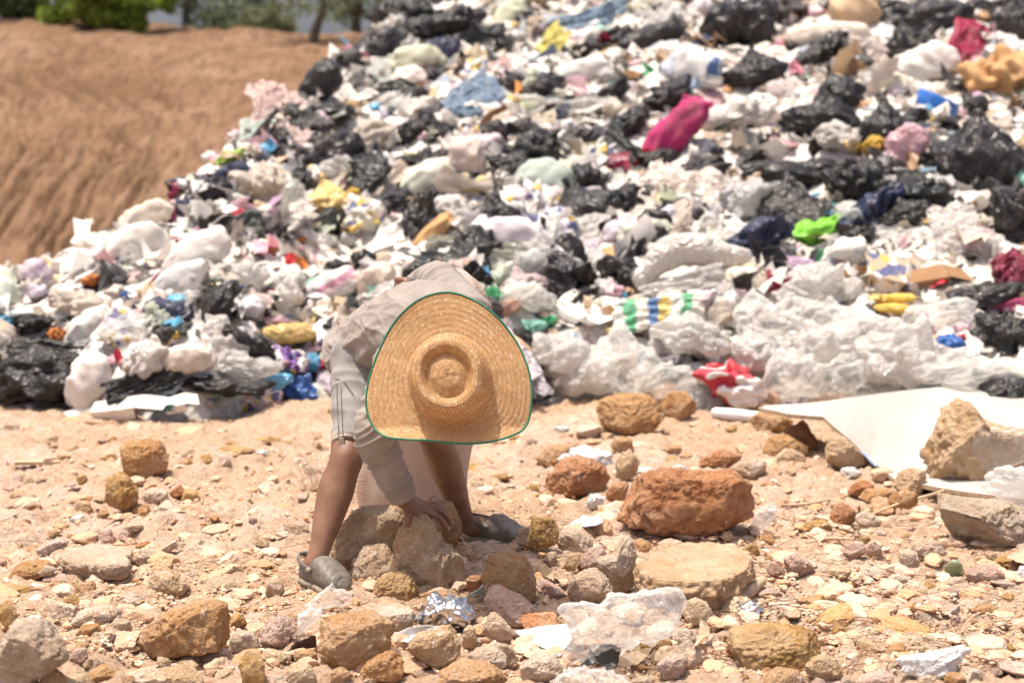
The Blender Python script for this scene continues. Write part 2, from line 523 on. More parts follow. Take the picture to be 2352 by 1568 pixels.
_HX, _HY = np.linspace(-9, 12, 700), np.linspace(6.2, 20.1, 480)
_hg = np.meshgrid(_HX, _HY, indexing='ij')
_HG = heap_z(_hg[0].ravel(), _hg[1].ravel()).reshape(700, 480)
def hlook(x, y):
    a = np.clip((x + 9) / 21 * 699, 0, 698.9); b = np.clip((y - 6.2) / 13.9 * 479, 0, 478.9)
    i, j = a.astype(int), b.astype(int); f, g = a - i, b - j
    return (_HG[i, j] * (1 - f) + _HG[i + 1, j] * f) * (1 - g) + (_HG[i, j + 1] * (1 - f) + _HG[i + 1, j + 1] * f) * g

def heap_hit(u, v):
    d = ray(u, v)
    o = Vector((0, 0, CZ))
    ts = np.linspace(6.3, 20, 700)
    px = d.x / d.y * ts; pz = CZ + d.z / d.y * ts
    h = hlook(px, ts)
    k = np.argmax(h >= pz) if np.any(h >= pz) else -1
    if k < 0: return None
    y = ts[k]
    return Vector((d.x / d.y * y, y, float(h[k])))

hx = lin(-6.5, 9, 330); hy = lin(6.5, 20, 300)
X, Y = np.meshgrid(hx, hy, indexing='ij'); xf, yf = X.ravel(), Y.ravel()
Z = heap_z(xf, yf)
Z += np.where(Z > 0, 1, 0) * (0.035 * ridged(P2(xf, yf, 6.5), 71) + 0.02 * pn(P2(xf, yf, 14), 72))
def mat_heap():
    b = MB('packed_rubbish'); c = b.coord()
    v = b.n('TexVoronoi', None, Vector=b.n('VectorMath', {'operation': 'ADD'}, i0=c, i1=b.n('TexNoise', None, Vector=c, Scale=4.0, Detail=3).outputs['Color']).outputs[0], Scale=8)
    r = b.n('SeparateColor', None, Color=v.outputs['Color']).outputs[0]
    k = b.ramp(r, [(0.0, (0.03, 0.028, 0.028)), (0.2, (0.22, 0.18, 0.14)), (0.28, (0.62, 0.57, 0.5)), (0.5, (0.70, 0.66, 0.61)), (0.78, (0.40, 0.30, 0.21)), (0.86, (0.25, 0.3, 0.36)), (0.89, (0.5, 0.3, 0.3)), (0.92, (0.68, 0.63, 0.56))], 'CONSTANT')
    n = b.noise(c, 40, 5, 0.6)
    return b.done(b.princ(Base_Color=b.mix(b.ramp(n, [(0.45, 0.0), (0.7, 0.6)]), k, (0.25, 0.19, 0.14)), Roughness=0.6, Normal=b.bump(n, 0.6, 0.03)))
mound = obj('rubbish_mound', mesh_np('rubbish_mound', np.stack([xf, yf, Z], 1), grid_faces(len(hx), len(hy))), mat_heap())
tag(mound, 'packed core of the rubbish heap under the loose bags', kind='structure')

# ---------------- earth bank behind, with bucket-tooth grooves
def bank_z(x, y):
    prof = np.interp(y, [12.6, 13.2, 14.6, 16.4, 19, 22.0, 23.4, 26, 40, 80], [-0.3, 0.10, 0.66, 1.12, 1.66, 2.16, 2.22, 2.10, 1.9, 1.6])
    z = prof + 0.10 * np.exp(-((x + 5.9) / 1.6) ** 2) * sstep(17, 22, y) - 0.10 * np.exp(-((x + 2.2) / 1.4) ** 2) * sstep(18, 22, y)
    z = z + 0.10 * fbm(P2(x, y, 0.6), 91, 4) * sstep(13.5, 18, y) + 0.045 * fbm(P2(x, y, 2.2), 93, 3)
    fade = sstep(12.8, 13.4, y) * (1 - sstep(15.0, 16.4, y))
    wob = pn(P2(x, y, 1.1), 95) * 0.22
    z = z - fade * 0.16 * np.maximum(0, pn(np.stack([(x + wob * .5) * 15, y * 0.6, x * 0], 1), 96)) * 1.6 - fade * .05 * np.abs(pn(np.stack([(x + wob * .5) * 19, y * .9, x * 0], 1), 94))
    s = x * 0.93 + (y - 16) * 0.5
    f2 = sstep(14.6, 15.6, y) * (1 - sstep(17.6, 19.4, y)) * (1 - sstep(-3.6, -2.6, x))
    z = z - f2 * 0.22 * np.maximum(0, pn(np.stack([s * 9.5, y * 0.7, x * 0.1], 1), 97)) * 1.0
    z = z - f2 * 0.045 * np.abs(pn(np.stack([s * 13, y * 1.3, x * 0.1], 1), 98)) + sstep(13.2, 14.5, y) * .022 * fbm(P2(x, y, 6.5), 99, 3)
    return z
bx = np.concatenate([lin(-40, -8, 40), lin(-7.95, 2.5, 420), lin(2.6, 40, 40)]); by = np.concatenate([lin(12.6, 20, 260), lin(20.05, 25, 60), np.geomspace(25.2, 80, 14)])
X, Y = np.meshgrid(bx, by, indexing='ij'); xf, yf = X.ravel(), Y.ravel()
def mat_bank():
    b = MB('bank_soil'); c = b.coord()
    n1 = b.noise(c, 0.55, 5, 0.6, 0.3); n2 = b.noise(c, 5, 6, 0.7); n3 = b.noise(c, 40, 4, 0.6)
    k = b.ramp(n1, [(0.35, (0.20, 0.115, 0.064)), (0.5, (0.275, 0.168, 0.10)), (0.65, (0.345, 0.225, 0.145))])
    k = b.mix(b.ramp(n2, [(0.42, 0.45), (0.56, 0.0)]), k, (0.17, 0.09, 0.05))
    k = b.mix(b.ramp(n2, [(0.6, 0.0), (0.75, 0.4)]), k, (0.36, 0.235, 0.155))
    st = b.noise(b.n('Mapping', None, Vector=c, Rotation=(0, 0, 0.12), Scale=(15, 2.0, 2.6)).outputs[0], 1.0, 5, 0.65)
    k = b.mix(b.ramp(st, [(0.38, 0.6), (0.5, 0.0)]), k, (0.115, 0.065, 0.040))
    k = b.mix(b.ramp(st, [(0.58, 0.0), (0.7, 0.5)]), k, (0.38, 0.255, 0.17))
    return b.done(b.princ(Base_Color=k, Roughness=0.95, Specular_IOR_Level=0.1, Normal=b.bump(b.math('ADD', n2, b.math('MULTIPLY', n3, 0.4)), 0.8, 0.09)))
bank = obj('earth_bank', mesh_np('earth_bank', np.stack([xf, yf, bank_z(xf, yf)], 1), grid_faces(len(bx), len(by))), mat_bank())
tag(bank, 'tall bank of cut brown earth scored by digger teeth, behind the heap', kind='structure')

# ---------------- trees on the bank
def mat_leaf(name, a, c2):
    b = MB(name)
    oi = b.n('Attribute', {'attribute_name': 'Col'}).outputs['Color']
    k = b.mix(b.n('SeparateColor', None, Color=oi).outputs[0], a, c2)
    p = b.princ(Base_Color=k, Roughness=0.5, Specular_IOR_Level=0.35)
    t = b.n('BsdfTranslucent', None, Color=k).outputs[0]
    return b.done(b.n('MixShader', None, i0=0.5, i1=p, i2=t).outputs[0])
M['bark'] = mat_plain('bark', (0.10, 0.075, 0.055), 0.9, 0.5, 12, 0.6)
LEAF = {'dark': mat_leaf('dark_leaf', (0.035, 0.06, 0.018), (0.10, 0.14, 0.035)),
        'bright': mat_leaf('bright_leaf', (0.12, 0.19, 0.025), (0.33, 0.40, 0.06)),
        'grey': mat_leaf('grey_green_leaf', (0.12, 0.15, 0.09), (0.27, 0.30, 0.18)),
        'olive': mat_leaf('olive_leaf', (0.10, 0.12, 0.06), (0.25, 0.27, 0.14))}
def crown_mesh(clumps, n, leaf, seed):
    r = np.random.default_rng(seed)
    Vs = []; cols = []
    w = np.array([c[3] ** 2.2 for c in clumps]); w /= w.sum()
    for (cx, cy, cz, rad), k in zip(clumps, (w * n).astype(int)):
        d = r.normal(size=(k, 3)); d /= np.linalg.norm(d, axis=1)[:, None]
        p = np.array((cx, cy, cz)) + d * rad * (r.random(k) ** 0.45)[:, None] * np.array((1, 1, 0.8))
        a = r.normal(size=(k, 3)); a /= np.linalg.norm(a, axis=1)[:, None]
        b_ = np.cross(a, r.normal(size=(k, 3))); b_ /= np.linalg.norm(b_, axis=1)[:, None]
        s = leaf * r.uniform(0.6, 1.4, k)[:, None]
        q = np.stack([p - a * s, p + b_ * s * 0.38, p + a * s, p - b_ * s * 0.38], axis=1)
        Vs.append(q.reshape(-1, 3)); cols.append(np.repeat(np.clip(r.random(k) * 0.7 + r.random() * 0.3, 0, 1), 4))
    V = np.concatenate(Vs); c = np.concatenate(cols)
    F = np.arange(len(V)).reshape(-1, 4)
    return mesh_np('crown', V, F, smooth=False, col=np.stack([c, c, c], 1))

def tree(name, label, cat, u, v_base, y, width, height, leaf, kind, n, seed, trunk_pts=None, group=None, trunk_r=0.09):
    r = random.Random(seed)
    b = at(u, v_base, y)
    b.z = float(bank_z(np.array([b.x]), np.array([y]))[0]) - 0.05
    t = empty(name, b)
    tag(t, label, cat, group)
    tp = trunk_pts or [(0, 0, 0), (r.uniform(-.1, .1), 0, height * .3), (r.uniform(-.2, .2), 0, height * .65)]
    parts = [tube([Vector(p) for p in tp], [trunk_r * (1 - 0.75 * i / (len(tp) - 1)) for i in range(len(tp))], 8, 4)]
    clumps = []
    top = Vector(tp[-1])
    nlim = 9
    for i in range(nlim):
        a = i / nlim * 6.283 + r.random()
        k = r.uniform(0.25, 1.0)
        e = Vector((math.cos(a) * width * .5 * r.uniform(.35, .85), math.sin(a) * width * .35 * r.uniform(.35, .9), height * r.uniform(.25, .95)))
        s = Vector(tp[min(len(tp) - 1, 1 + int(k * (len(tp) - 1)))])
        parts.append(tube([s, (s + e) / 2 + Vector((0, 0, .06 * height)), e], [trunk_r * .4, trunk_r * .25, trunk_r * .08], 6, 3))
        for j in range(3):
            clumps.append((e.x + r.uniform(-.2, .2) * width, e.y + r.uniform(-.15, .15) * width, max(0.15, e.z + r.uniform(-.2, .15) * height), width * r.uniform(.10, .24)))
    V, F = join(parts)
    obj('trunk', mesh_np('trunk', V, F), M['bark'], t)
    obj('crown', crown_mesh(clumps, n, leaf, seed), LEAF[kind], t)
    return t

tree('bush', 'dark dense bush at the far left end of the earth bank', 'bush', 20, 60, 22.6, 1.4, 1.7, .055, 'dark', 6500, 1)
tree('bush', 'dark leafy bush on the bank crest, second from the left', 'bush', 92, 58, 22.9, 1.3, 1.6, .055, 'dark', 6000, 2)
tree('bush', 'bright yellow green bush on the bank crest beside the dark bushes', 'bush', 210, 62, 21.6, 1.05, 0.80, .05, 'bright', 6500, 3)
tree('bush', 'rounded vivid green bush at the step in the bank crest', 'bush', 318, 72, 21.8, 0.75, 0.56, .045, 'bright', 4600, 4)
tree('tree', 'dark green tree rising behind the bright bushes', 'tree', 170, 50, 27, 2.6, 4.2, .075, 'dark', 4500, 5)
tree('tree', 'thin grey green tree right of the vivid green bush', 'tree', 425, 70, 29, 1.9, 4.0, .07, 'grey', 3600, 6)
tree('tree', 'fuller grey green tree in the middle of the bank crest', 'tree', 525, 70, 30, 2.2, 4.4, .075, 'grey', 4400, 7)
tree('bush', 'low olive bush at the right end of the tree row', 'bush', 605, 80, 28, 1.2, 0.75, .06, 'olive', 2000, 8)
tree('tree', 'pale wispy tree above the low olive bush', 'tree', 590, 70, 34, 1.5, 3.6, .07, 'grey', 1200, 9)
tree('tree', 'leaning dark trunked tree with sparse leaves beside the heap ridge', 'tree', 716, 88, 21.5, 1.2, 1.8, .045, 'olive', 700, 10,
     [(0, 0, 0), (0.05, 0, .2), (0.13, 0, .42), (0.24, 0, .8), (0.5, 0, 1.3)], None, 0.075)
tree('bush', 'sparse sunlit shrub between the leaning trunk and the heap', 'bush', 820, 95, 24, 1.1, 0.9, .05, 'grey', 1100, 12)
# ================================================================== STONES
def K4(p): return [(x * .4143, 918.7 + y * .4143) for x, y in p]
def K5(p): return [(631.6 + x * .3409, 1033.6 + y * .3409) for x, y in p]
def K6(p): return [(1148.4 + x * .4142, 918.7 + y * .4142) for x, y in p]
def K7(p): return [(1720.4 + x * .4509, 861.3 + y * .4509) for x, y in p]

def roughen(V, size, seed, amp=1.0, facets=7, octv=5):
    r = np.random.default_rng(seed)
    for k in range(facets + 6):
        n = r.normal(size=3); n /= np.linalg.norm(n)
        s = V @ n
        h = s.max() * r.uniform(0.74, 0.95)
        V = V - np.outer(np.maximum(0, s - h) * 0.95, n)
    q = V / size
    nd = V / (np.linalg.norm(V, axis=1)[:, None] + 1e-9)
    d = 0.09 * fbm(q * 1.3, seed, 2) + 0.085 * fbm(q * 3.1, seed + 3, 3) - 0.085 * np.abs(pn(q * 4.6, seed + 5)) + 0.03 - 0.05 * np.maximum(0, pn(q * 8, seed + 9)) + 0.05 * fbm(q * 9, seed + 7, 3) + 0.024 * fbm(q * 24, seed + 8, 2)
    return V + nd * (d * size * 0.8 * amp ** .6)[:, None]

def poly_dirs(D, seed, planes=13, lo=.66):
    r = np.random.default_rng(seed + 50)
    n = r.normal(size=(planes, 3)); n /= np.linalg.norm(n, axis=1)[:, None]
    h = r.uniform(lo, 1.0, planes)
    t = D @ n.T
    rad = np.where(t > .05, h / np.maximum(t, .05), 9).min(axis=1)
    return D * np.minimum(rad, 1.35)[:, None]

def profile_rock(poly, seed, depth=0.75, slope=28, amp=1.0, dy=0.0, base=None, yc=None):
    us = [p[0] for p in poly]; vs = [p[1] for p in poly]
    uc = (min(us) + max(us)) / 2
    g = gpoint(uc, (base if base else max(vs)) - 1)
    wpx = max(us) - min(us); hpx = max(vs) - min(vs)
    size = 0.5 * (wpx + hpx) / 2 / FD * g.y
    dr = wpx / 2 / FD * g.y * depth
    y = (g.y + dr * 0.55 + dy) if yc is None else yc
    pts = np.array([[at(u, v, y).x, at(u, v, y).z] for u, v in poly])
    c = (pts.max(axis=0) + pts.min(axis=0)) / 2
    pts = pts - c
    seg = 96
    # radius as a function of the angle: cast rays on the polygon
    th = np.arange(seg) / seg * 2 * math.pi - math.pi
    R = np.zeros(seg)
    a = pts; b = np.roll(pts, -1, axis=0)
    for i, t in enumerate(th):
        d = np.array((math.cos(t), math.sin(t)))
        e = b - a
        den = d[0] * e[:, 1] - d[1] * e[:, 0]
        den = np.where(np.abs(den) < 1e-9, 1e-9, den)
        tt = (a[:, 0] * e[:, 1] - a[:, 1] * e[:, 0]) / den
        ss = (a[:, 0] * d[1] - a[:, 1] * d[0]) / den
        ok = (tt > 0) & (ss >= -0.001) & (ss <= 1.001)
        R[i] = tt[ok].max() if ok.any() else 0
    R = np.where(R <= 0, np.median(R[R > 0]), R)
    R = (np.roll(R, 1) + 2 * R + np.roll(R, -1)) / 4
    lev = 6 if wpx > 74 else (5 if wpx > 30 else 4)
    D, F = ico(lev)
    ang = np.arctan2(D[:, 2], D[:, 0]); rad = np.hypot(D[:, 0], D[:, 2])
    rr = np.interp(ang, np.append(th, math.pi), np.append(R, R[0]))
    s = rad ** 0.55
    V = np.stack([rr * s * np.cos(ang), np.sign(D[:, 1]) * np.abs(D[:, 1]) ** 0.8 * dr, rr * s * np.sin(ang)], axis=1)
    # the top leans towards the front: a broken upper face
    zt = V[:, 2].max(); tn = math.tan(math.radians(slope))
    lim = zt * 0.96 + tn * (V[:, 1] + dr * 0.15)
    over = np.maximum(0, V[:, 2] - lim)
    V[:, 2] -= over * 0.92
    r = np.random.default_rng(seed)
    for k in range(5):
        n = np.array((r.uniform(-.6, .6), -1.0, r.uniform(-.7, .7))); n /= np.linalg.norm(n)
        sp = V @ n; h = sp.max() * r.uniform(0.7, 0.92)
        V -= np.outer(np.maximum(0, sp - h) * 0.9, n)
    V = roughen(V, size, seed, amp, facets=6)
    for ax, k in ((0, 0), (2, 1)):        # keep the traced outline's width and height
        a, b_ = V[:, ax].min(), V[:, ax].max()
        V[:, ax] = pts[:, k].min() + (V[:, ax] - a) / (b_ - a) * np.ptp(pts[:, k])
    return V, F, Vector((c[0], y, c[1]))

def stone(poly, kind, label, seed, name='stone', cat='stone', **k):
    V, F, c = profile_rock(poly, seed, **k)
    o = obj(name, mesh_np(name, V, F), R3[kind], None, c)
    tag(o, label, cat, 'loose stones on the ground')
    us = [p[0] for p in poly]; vs = [p[1] for p in poly]
    STONES.append((sum(us) / len(us), sum(vs) / len(vs), (max(us) - min(us)) / 2, (max(vs) - min(vs)) / 2))
    return o
STONES = []
def slab(poly, zt, thick, kind, label, seed, amp=.5):
    g = gpoint(sum(p[0] for p in poly) / len(poly), max(p[1] for p in poly))
    z0 = gz(g.x, g.y)
    pts = np.array([tuple(atz(u, v, z0 + zt))[:2] for u, v in poly]); c = (pts.max(0) + pts.min(0)) / 2; pts = pts - c
    ang = np.arctan2(pts[:, 1], pts[:, 0]); o = np.argsort(ang); ang, rad = ang[o], np.hypot(pts[:, 0], pts[:, 1])[o]
    D, F = ico(6)
    th = np.arctan2(D[:, 1], D[:, 0]); R = np.interp(th, np.concatenate([ang - 6.28319, ang, ang + 6.28319]), np.tile(rad, 3))
    s = np.hypot(D[:, 0], D[:, 1]) ** .38
    V = np.stack([R * s * np.cos(th), R * s * np.sin(th), np.sign(D[:, 2]) * np.minimum(1, np.abs(D[:, 2]) * 1.9) ** .55 * thick / 2], 1)
    V[:, :2] *= (1 - .10 * (V[:, 2:3] < 0))
    size = np.ptp(pts[:, 0]) / 2
    q = V / size
    nz = fbm(q * 3, seed, 3) * .05 + fbm(q * 9, seed + 1, 3) * .028 + fbm(q * 26, seed + 2, 2) * .012
    side = 1 - np.abs(V[:, 2]) / thick * 2
    V[:, 2] += nz * size * amp; V[:, :2] *= (1 + (nz * 1.6 * np.clip(side + .5, 0, 1)))[:, None]
    ob = obj('stone', mesh_np('stone', V, F), R3[kind], None, (c[0], c[1], z0 + zt - thick / 2))
    tag(ob, label, 'stone', 'loose stones on the ground')
    us = [p[0] for p in poly]; vs = [p[1] for p in poly]
    STONES.append((sum(us) / len(us), sum(vs) / len(vs) + 10, (max(us) - min(us)) / 2, (max(vs) - min(vs)) / 2 + 16))

stone(K5([(360,640),(385,560),(450,480),(560,395),(640,360),(740,355),(830,375),(885,430),(900,520),(860,640),(780,740),(660,810),(520,835),(430,820),(375,750)]), 'tan', 'largest rounded tan boulder between the legs with white scrapes, under the forearm', 101, slope=20, amp=.5)
stone(K5([(1010,330),(1050,305),(1110,345),(1165,345),(1240,410),(1265,470),(1250,530),(1215,620),(1190,720),(1080,720),(1020,600),(990,450)]), 'orange', 'tan stone gripped by the fingers, in front of the far leg', 102, amp=.7, yc=4.60, slope=15)
stone(K5([(765,700),(790,600),(830,565),(900,540),(915,470),(955,430),(1020,450),(1080,500),(1120,580),(1160,640),(1240,700),(1262,780),(1285,950),(1270,1010),(1150,1010),(1010,990),(930,930),(880,840),(800,800)]), 'tan', 'tall peaked crusty stone at the front of the pile below the hand', 103, depth=.5, slope=12, yc=4.36)
stone(K5([(490,900),(530,770),(600,690),(680,640),(770,655),(820,740),(840,850),(800,980),(640,1030),(520,1030)]), 'pale', 'rough pinkish stone left of the tall peaked stone in the pile', 104, yc=4.40, slope=30)
stone(K5([(595,1015),(640,920),(720,850),(830,812),(900,840),(950,910),(980,1000),(970,1090),(900,1100),(700,1060)]), 'ochre', 'yellow ochre stone low in the pile before the tall peaked stone', 105, yc=4.27, slope=30)
slab(K5([(505,1085),(600,1035),(760,1022),(900,1050),(948,1078),(900,1105),(760,1115),(600,1120)]), .05, .06, 'pale', 'flat pale slab lying just behind the rounded orange boulder', 106, .7)
stone(K5([(275,1240),(300,1170),(390,1110),(500,1090),(680,1110),(790,1160),(810,1230),(800,1310),(720,1400),(600,1480),(480,1490),(350,1420),(285,1330)]), 'orange', 'rounded orange boulder with white patches at the front centre', 107, slope=34)
stone(K5([(890,1310),(960,1230),(1070,1190),(1190,1175),(1250,1230),(1260,1340),(1200,1430),(1110,1475),(1000,1420),(900,1390)]), 'tan', 'lumpy tan stone in front of the crumpled foil', 108, slope=30)
stone(K5([(575,1490),(680,1390),(790,1345),(860,1400),(875,1500),(830,1570),(640,1580)]), 'orange', 'small orange lump right below the rounded orange boulder', 109)
stone(K5([(1390,850),(1415,770),(1470,715),(1560,680),(1650,675),(1720,770),(1760,880),(1765,1010),(1740,1080),(1600,1080),(1450,1000)]), 'orange', 'crumbly orange stone right of the coconut shell', 110, slope=30)
stone(K5([(1405,990),(1440,930),(1510,905),(1600,960),(1700,1020),(1770,1090),(1775,1150),(1740,1190),(1600,1180),(1480,1150),(1420,1100)]), 'pink', 'pink speckled wedge of stone right of the crumpled foil', 111, slope=38, amp=.6)
stone(K5([(1395,1200),(1430,1110),(1500,1095),(1560,1160),(1610,1220),(1590,1290),(1500,1300),(1420,1260)]), 'pale', 'small pale stone under the pink speckled wedge', 112)
stone(K5([(1285,860),(1380,840),(1410,900),(1350,960),(1290,960)]), 'red', 'small reddish stone between the tall peaked stone and the crumbly orange one', 113)
stone(K5([(1255,1250),(1290,1180),(1340,1190),(1365,1290),(1330,1340),(1260,1330)]), 'tan', 'narrow tan stone right of the lumpy stone before the foil', 114)
stone(K5([(125,1400),(150,1350),(230,1340),(290,1375),(280,1420),(200,1435)]), 'orange', 'small smooth orange stone left of the rounded orange boulder', 115)
stone(K5([(355,1520),(390,1475),(470,1465),(520,1510),(500,1560),(400,1570)]), 'orange', 'round orange pebble below the rounded orange boulder', 116)
stone(K5([(60,1520),(100,1450),(200,1440),(280,1490),(270,1560),(90,1580)]), 'tan', 'tan lump at the bottom edge, left of the round orange pebble', 117)
stone(K5([(1265,1400),(1330,1340),(1480,1330),(1570,1400),(1550,1460),(1400,1480)]), 'pale', 'pale lump right of the lumpy tan stone near the bottom edge', 118)
stone(K5([(1430,1420),(1450,1340),(1520,1290),(1600,1330),(1640,1420),(1560,1480)]), 'pale', 'pale knob of stone at the left tip of the white sheet', 119)
stone(K5([(1090,1530),(1250,1430),(1400,1440),(1500,1500),(1570,1570),(1100,1590)]), 'orange', 'low orange stone cut by the bottom edge below the lumpy tan stone', 120)
# right of centre
stone(K6([(645,630),(660,560),(740,470),(850,410),(960,390),(1080,375),(1170,365),(1290,400),(1370,450),(1425,540),(1420,630),(1360,680),(1250,730),(1150,755),(1020,765),(940,770),(830,720),(720,670)]), 'red', 'biggest rust red boulder with white streaks, right of the pile', 121, slope=28, depth=.6)
slab(K6([(742,935),(790,880),(870,840),(980,792),(1150,782),(1300,792),(1385,832),(1393,900),(1350,960),(1200,1005),(1000,1015),(850,990)]), .085, .10, 'tan', 'wide flat topped tan slab below the biggest rust red boulder', 122)
stone(K6([(250,470),(270,380),(340,340),(430,312),(520,330),(590,380),(615,450),(590,510),(500,520),(400,530),(290,535)]), 'red', 'mid sized red boulder in front of the white plastic bag', 123, slope=32)
stone(K6([(585,500),(620,460),(690,450),(720,480),(690,550),(620,565),(590,540)]), 'red', 'small red block between the two red boulders', 124)
stone([(1366,960),(1378,925),(1410,903),(1480,905),(1520,930),(1528,965),(1500,995),(1440,1000),(1395,990)], 'orange', 'big orange boulder at the toe of the heap, right of the hat', 125, slope=35)
stone([(1515,945),(1530,912),(1570,898),(1600,915),(1600,950),(1570,965),(1540,965)], 'orange', 'smooth orange rock beside the big boulder at the toe of the heap', 126, amp=.5)
stone(K6([(190,310),(240,250),(330,240),(430,240),(380,310),(290,345),(240,370)]), 'orange', 'orange rock behind the mid sized red boulder, left of the white bag', 127)
stone(K6([(140,830),(180,720),(185,650),(250,635),(320,680),(330,740),(310,830),(240,850)]), 'ochre', 'upright yellow stone right of the far shoe', 128, slope=15)
stone(K6([(305,770),(350,700),(430,720),(510,770),(520,820),(440,855),(340,830)]), 'pale', 'pale stone touching the right side of the upright yellow stone', 129)
stone(K6([(370,1100),(390,1010),(470,940),(540,930),(600,990),(630,1060),(600,1120),(500,1145),(400,1120)]), 'pale', 'cracked whitish stone behind the clear plastic bag', 130)
stone(K6([(530,910),(640,890),(690,800),(720,755),(755,790),(760,860),(745,960),(740,1020),(680,1060),(630,1080),(590,1000)]), 'pale', 'horn shaped whitish stone against the left side of the flat slab', 131, slope=10)
stone(K6([(425,900),(500,830),(570,805),(600,860),(580,920),(480,945),(430,940)]), 'pink', 'pinkish stone behind the cracked whitish stone', 132)
stone(K6([(1012,1120),(1060,1095),(1140,1110),(1180,1180),(1150,1240),(1060,1255),(1015,1200)]), 'tan', 'egg shaped tan stone at the right end of the clear plastic bag', 133, amp=.5)
stone(K6([(1250,1480),(1265,1330),(1300,1280),(1420,1260),(1525,1240),(1700,1270),(1800,1340),(1790,1440),(1650,1490),(1400,1500)]), 'ochre', 'large ochre brown block near the bottom edge right of the clear bag', 134, slope=42)
stone(K6([(1095,350),(1150,300),(1250,275),(1345,300),(1340,350),(1230,390),(1120,380)]), 'red', 'low red rock behind the biggest rust red boulder', 135)
stone(K6([(1270,400),(1340,340),(1450,325),(1480,380),(1440,440),(1330,445)]), 'pale', 'pale rock behind the right end of the biggest red boulder', 136)
stone(K6([(610,250),(650,205),(720,210),(740,260),(730,300),(640,300)]), 'orange', 'orange rock behind the white plastic bag', 137)
stone(K6([(910,290),(940,255),(1000,250),(1010,285),(980,300)]), 'orange', 'small tan rock far behind the biggest red boulder', 138)
stone(K6([(640,440),(650,300),(720,270),(775,330),(760,420),(700,450)]), 'tan', 'tan rock peeking out right of the white plastic bag', 139)
stone(K6([(860,1480),(960,1400),(1020,1420),(1045,1480),(1000,1545),(880,1545)]), 'pink', 'pinkish lump below the clear plastic bag near the bottom edge', 140)
stone(K6([(750,1370),(780,1330),(840,1310),(960,1330),(960,1390),(800,1400)]), 'ochre', 'ochre stone under the clear plastic bag edge', 141)
stone(K6([(1080,1390),(1140,1350),(1190,1375),(1180,1410)]), 'grey', 'small dark stone below the curled dry leaf', 142)
stone(K6([(950,1330),(1000,1260),(1060,1260),(1090,1320),(1060,1380),(980,1380)]), 'pale', 'whitish broken stone beside the curled dry leaf', 143)
stone(K6([(110,1490),(200,1400),(330,1400),(350,1480),(290,1580),(120,1580)]), 'pale', 'pale rubble lump below the white sheet at the bottom edge', 144)
stone(K6([(90,810),(105,730),(150,700),(185,730),(180,800),(140,830)]), 'pale', 'pale stone touching the left side of the upright yellow stone', 145)
stone(K6([(240,900),(270,840),(320,850),(310,920),(260,925)]), 'pale', 'little pale stone below the upright yellow stone', 146)
stone(K6([(350,930),(380,860),(440,845),(450,900),(420,950)]), 'tan', 'little tan stone left of the pinkish one behind the pile', 147)
stone(K6([(1220,760),(1240,725),(1290,730),(1300,770),(1250,785)]), 'tan', 'small tan stone by the right foot of the biggest red boulder', 148)
# far right
stone(K7([(890,470),(960,370),(1020,230),(1035,170),(1080,125),(1130,130),(1180,190),(1195,240),(1270,270),(1400,290),(1500,330),(1540,420),(1500,500),(1400,500),(1280,490),(1200,600),(1060,610),(940,580),(910,520)]), 'tan', 'tall jagged tan rock standing before the white cardboard sheet', 151, slope=14, depth=.5, base=861.3+640*.4509)
stone(K7([(945,690),(965,595),(1050,610),(1140,640),(1230,660),(1290,650),(1400,690),(1500,740),(1470,830),(1350,865),(1150,885),(1000,850),(950,790)]), 'grey', 'big greyish boulder at the right edge below the jagged rock', 152, slope=34)
stone(K7([(735,570),(760,490),(830,470),(890,480),(905,530),(870,595),(780,605)]), 'tan', 'blocky tan stone left of the tall jagged rock', 153)
stone(K7([(712,640),(740,600),(800,585),(860,610),(870,650),(800,680),(730,670)]), 'orange', 'smooth potato shaped stone before the blocky tan stone', 154, amp=.5)
stone(K7([(415,710),(440,660),(480,645),(540,690),(545,750),(480,770),(420,775)]), 'red', 'dark red block alone on the ground right of the biggest boulder', 155)
stone(K7([(540,730),(600,690),(680,750),(640,785),(560,780)]), 'pale', 'whitish stone next to the dark red block', 156)
stone(K7([(390,390),(440,300),(500,320),(570,400),(590,460),(480,475),(410,450)]), 'tan', 'tan rock propping up the bent white cardboard', 157)
stone(K7([(180,300),(290,230),(350,320),(345,390),(260,360)]), 'red', 'red slab of stone under the cardboard flap', 158)
stone(K7([(65,390),(100,310),(180,300),(260,350),(310,390),(200,410),(90,420)]), 'orange', 'orange rock left of the red slab under the cardboard', 159)
stone(K7([(125,430),(200,370),(290,420),(280,460),(150,465)]), 'tan', 'flat tan rock before the orange rock near the cardboard', 160)
stone(K7([(5,245),(60,190),(180,200),(230,230),(160,285),(40,285)]), 'orange', 'orange rock under the far left flap of the cardboard', 161)
stone(K7([(465,920),(510,850),(580,845),(595,900),(530,945)]), 'pink', 'pinkish white stone on open ground right of the flat slab', 162)
stone(K7([(595,885),(630,840),(680,900),(660,930),(600,925)]), 'pink', 'smaller stone touching the pinkish white stone on the right', 163)
stone(K7([(760,950),(770,890),(850,895),(870,970),(800,1000)]), 'pale', 'white crusted stone in the right foreground', 164)
stone(K7([(830,875),(870,830),(960,850),(1005,900),(960,940),(870,920)]), 'pale', 'flat pale stone behind the white crusted stone', 165, slope=40)
stone(K7([(175,955),(230,905),(320,950),(340,1010),(260,1030),(200,1015)]), 'pink', 'pink stone just right of the flat slab', 166)
stone(K7([(80,975),(130,945),(190,1000),(160,1035),(100,1015)]), 'pink', 'round pinkish stone left of the pink stone by the slab', 167)
stone(K7([(1100,1020),(1180,965),(1280,990),(1305,1025),(1220,1055),(1130,1065)]), 'pink', 'dark purplish stone beside the green leaf', 168)
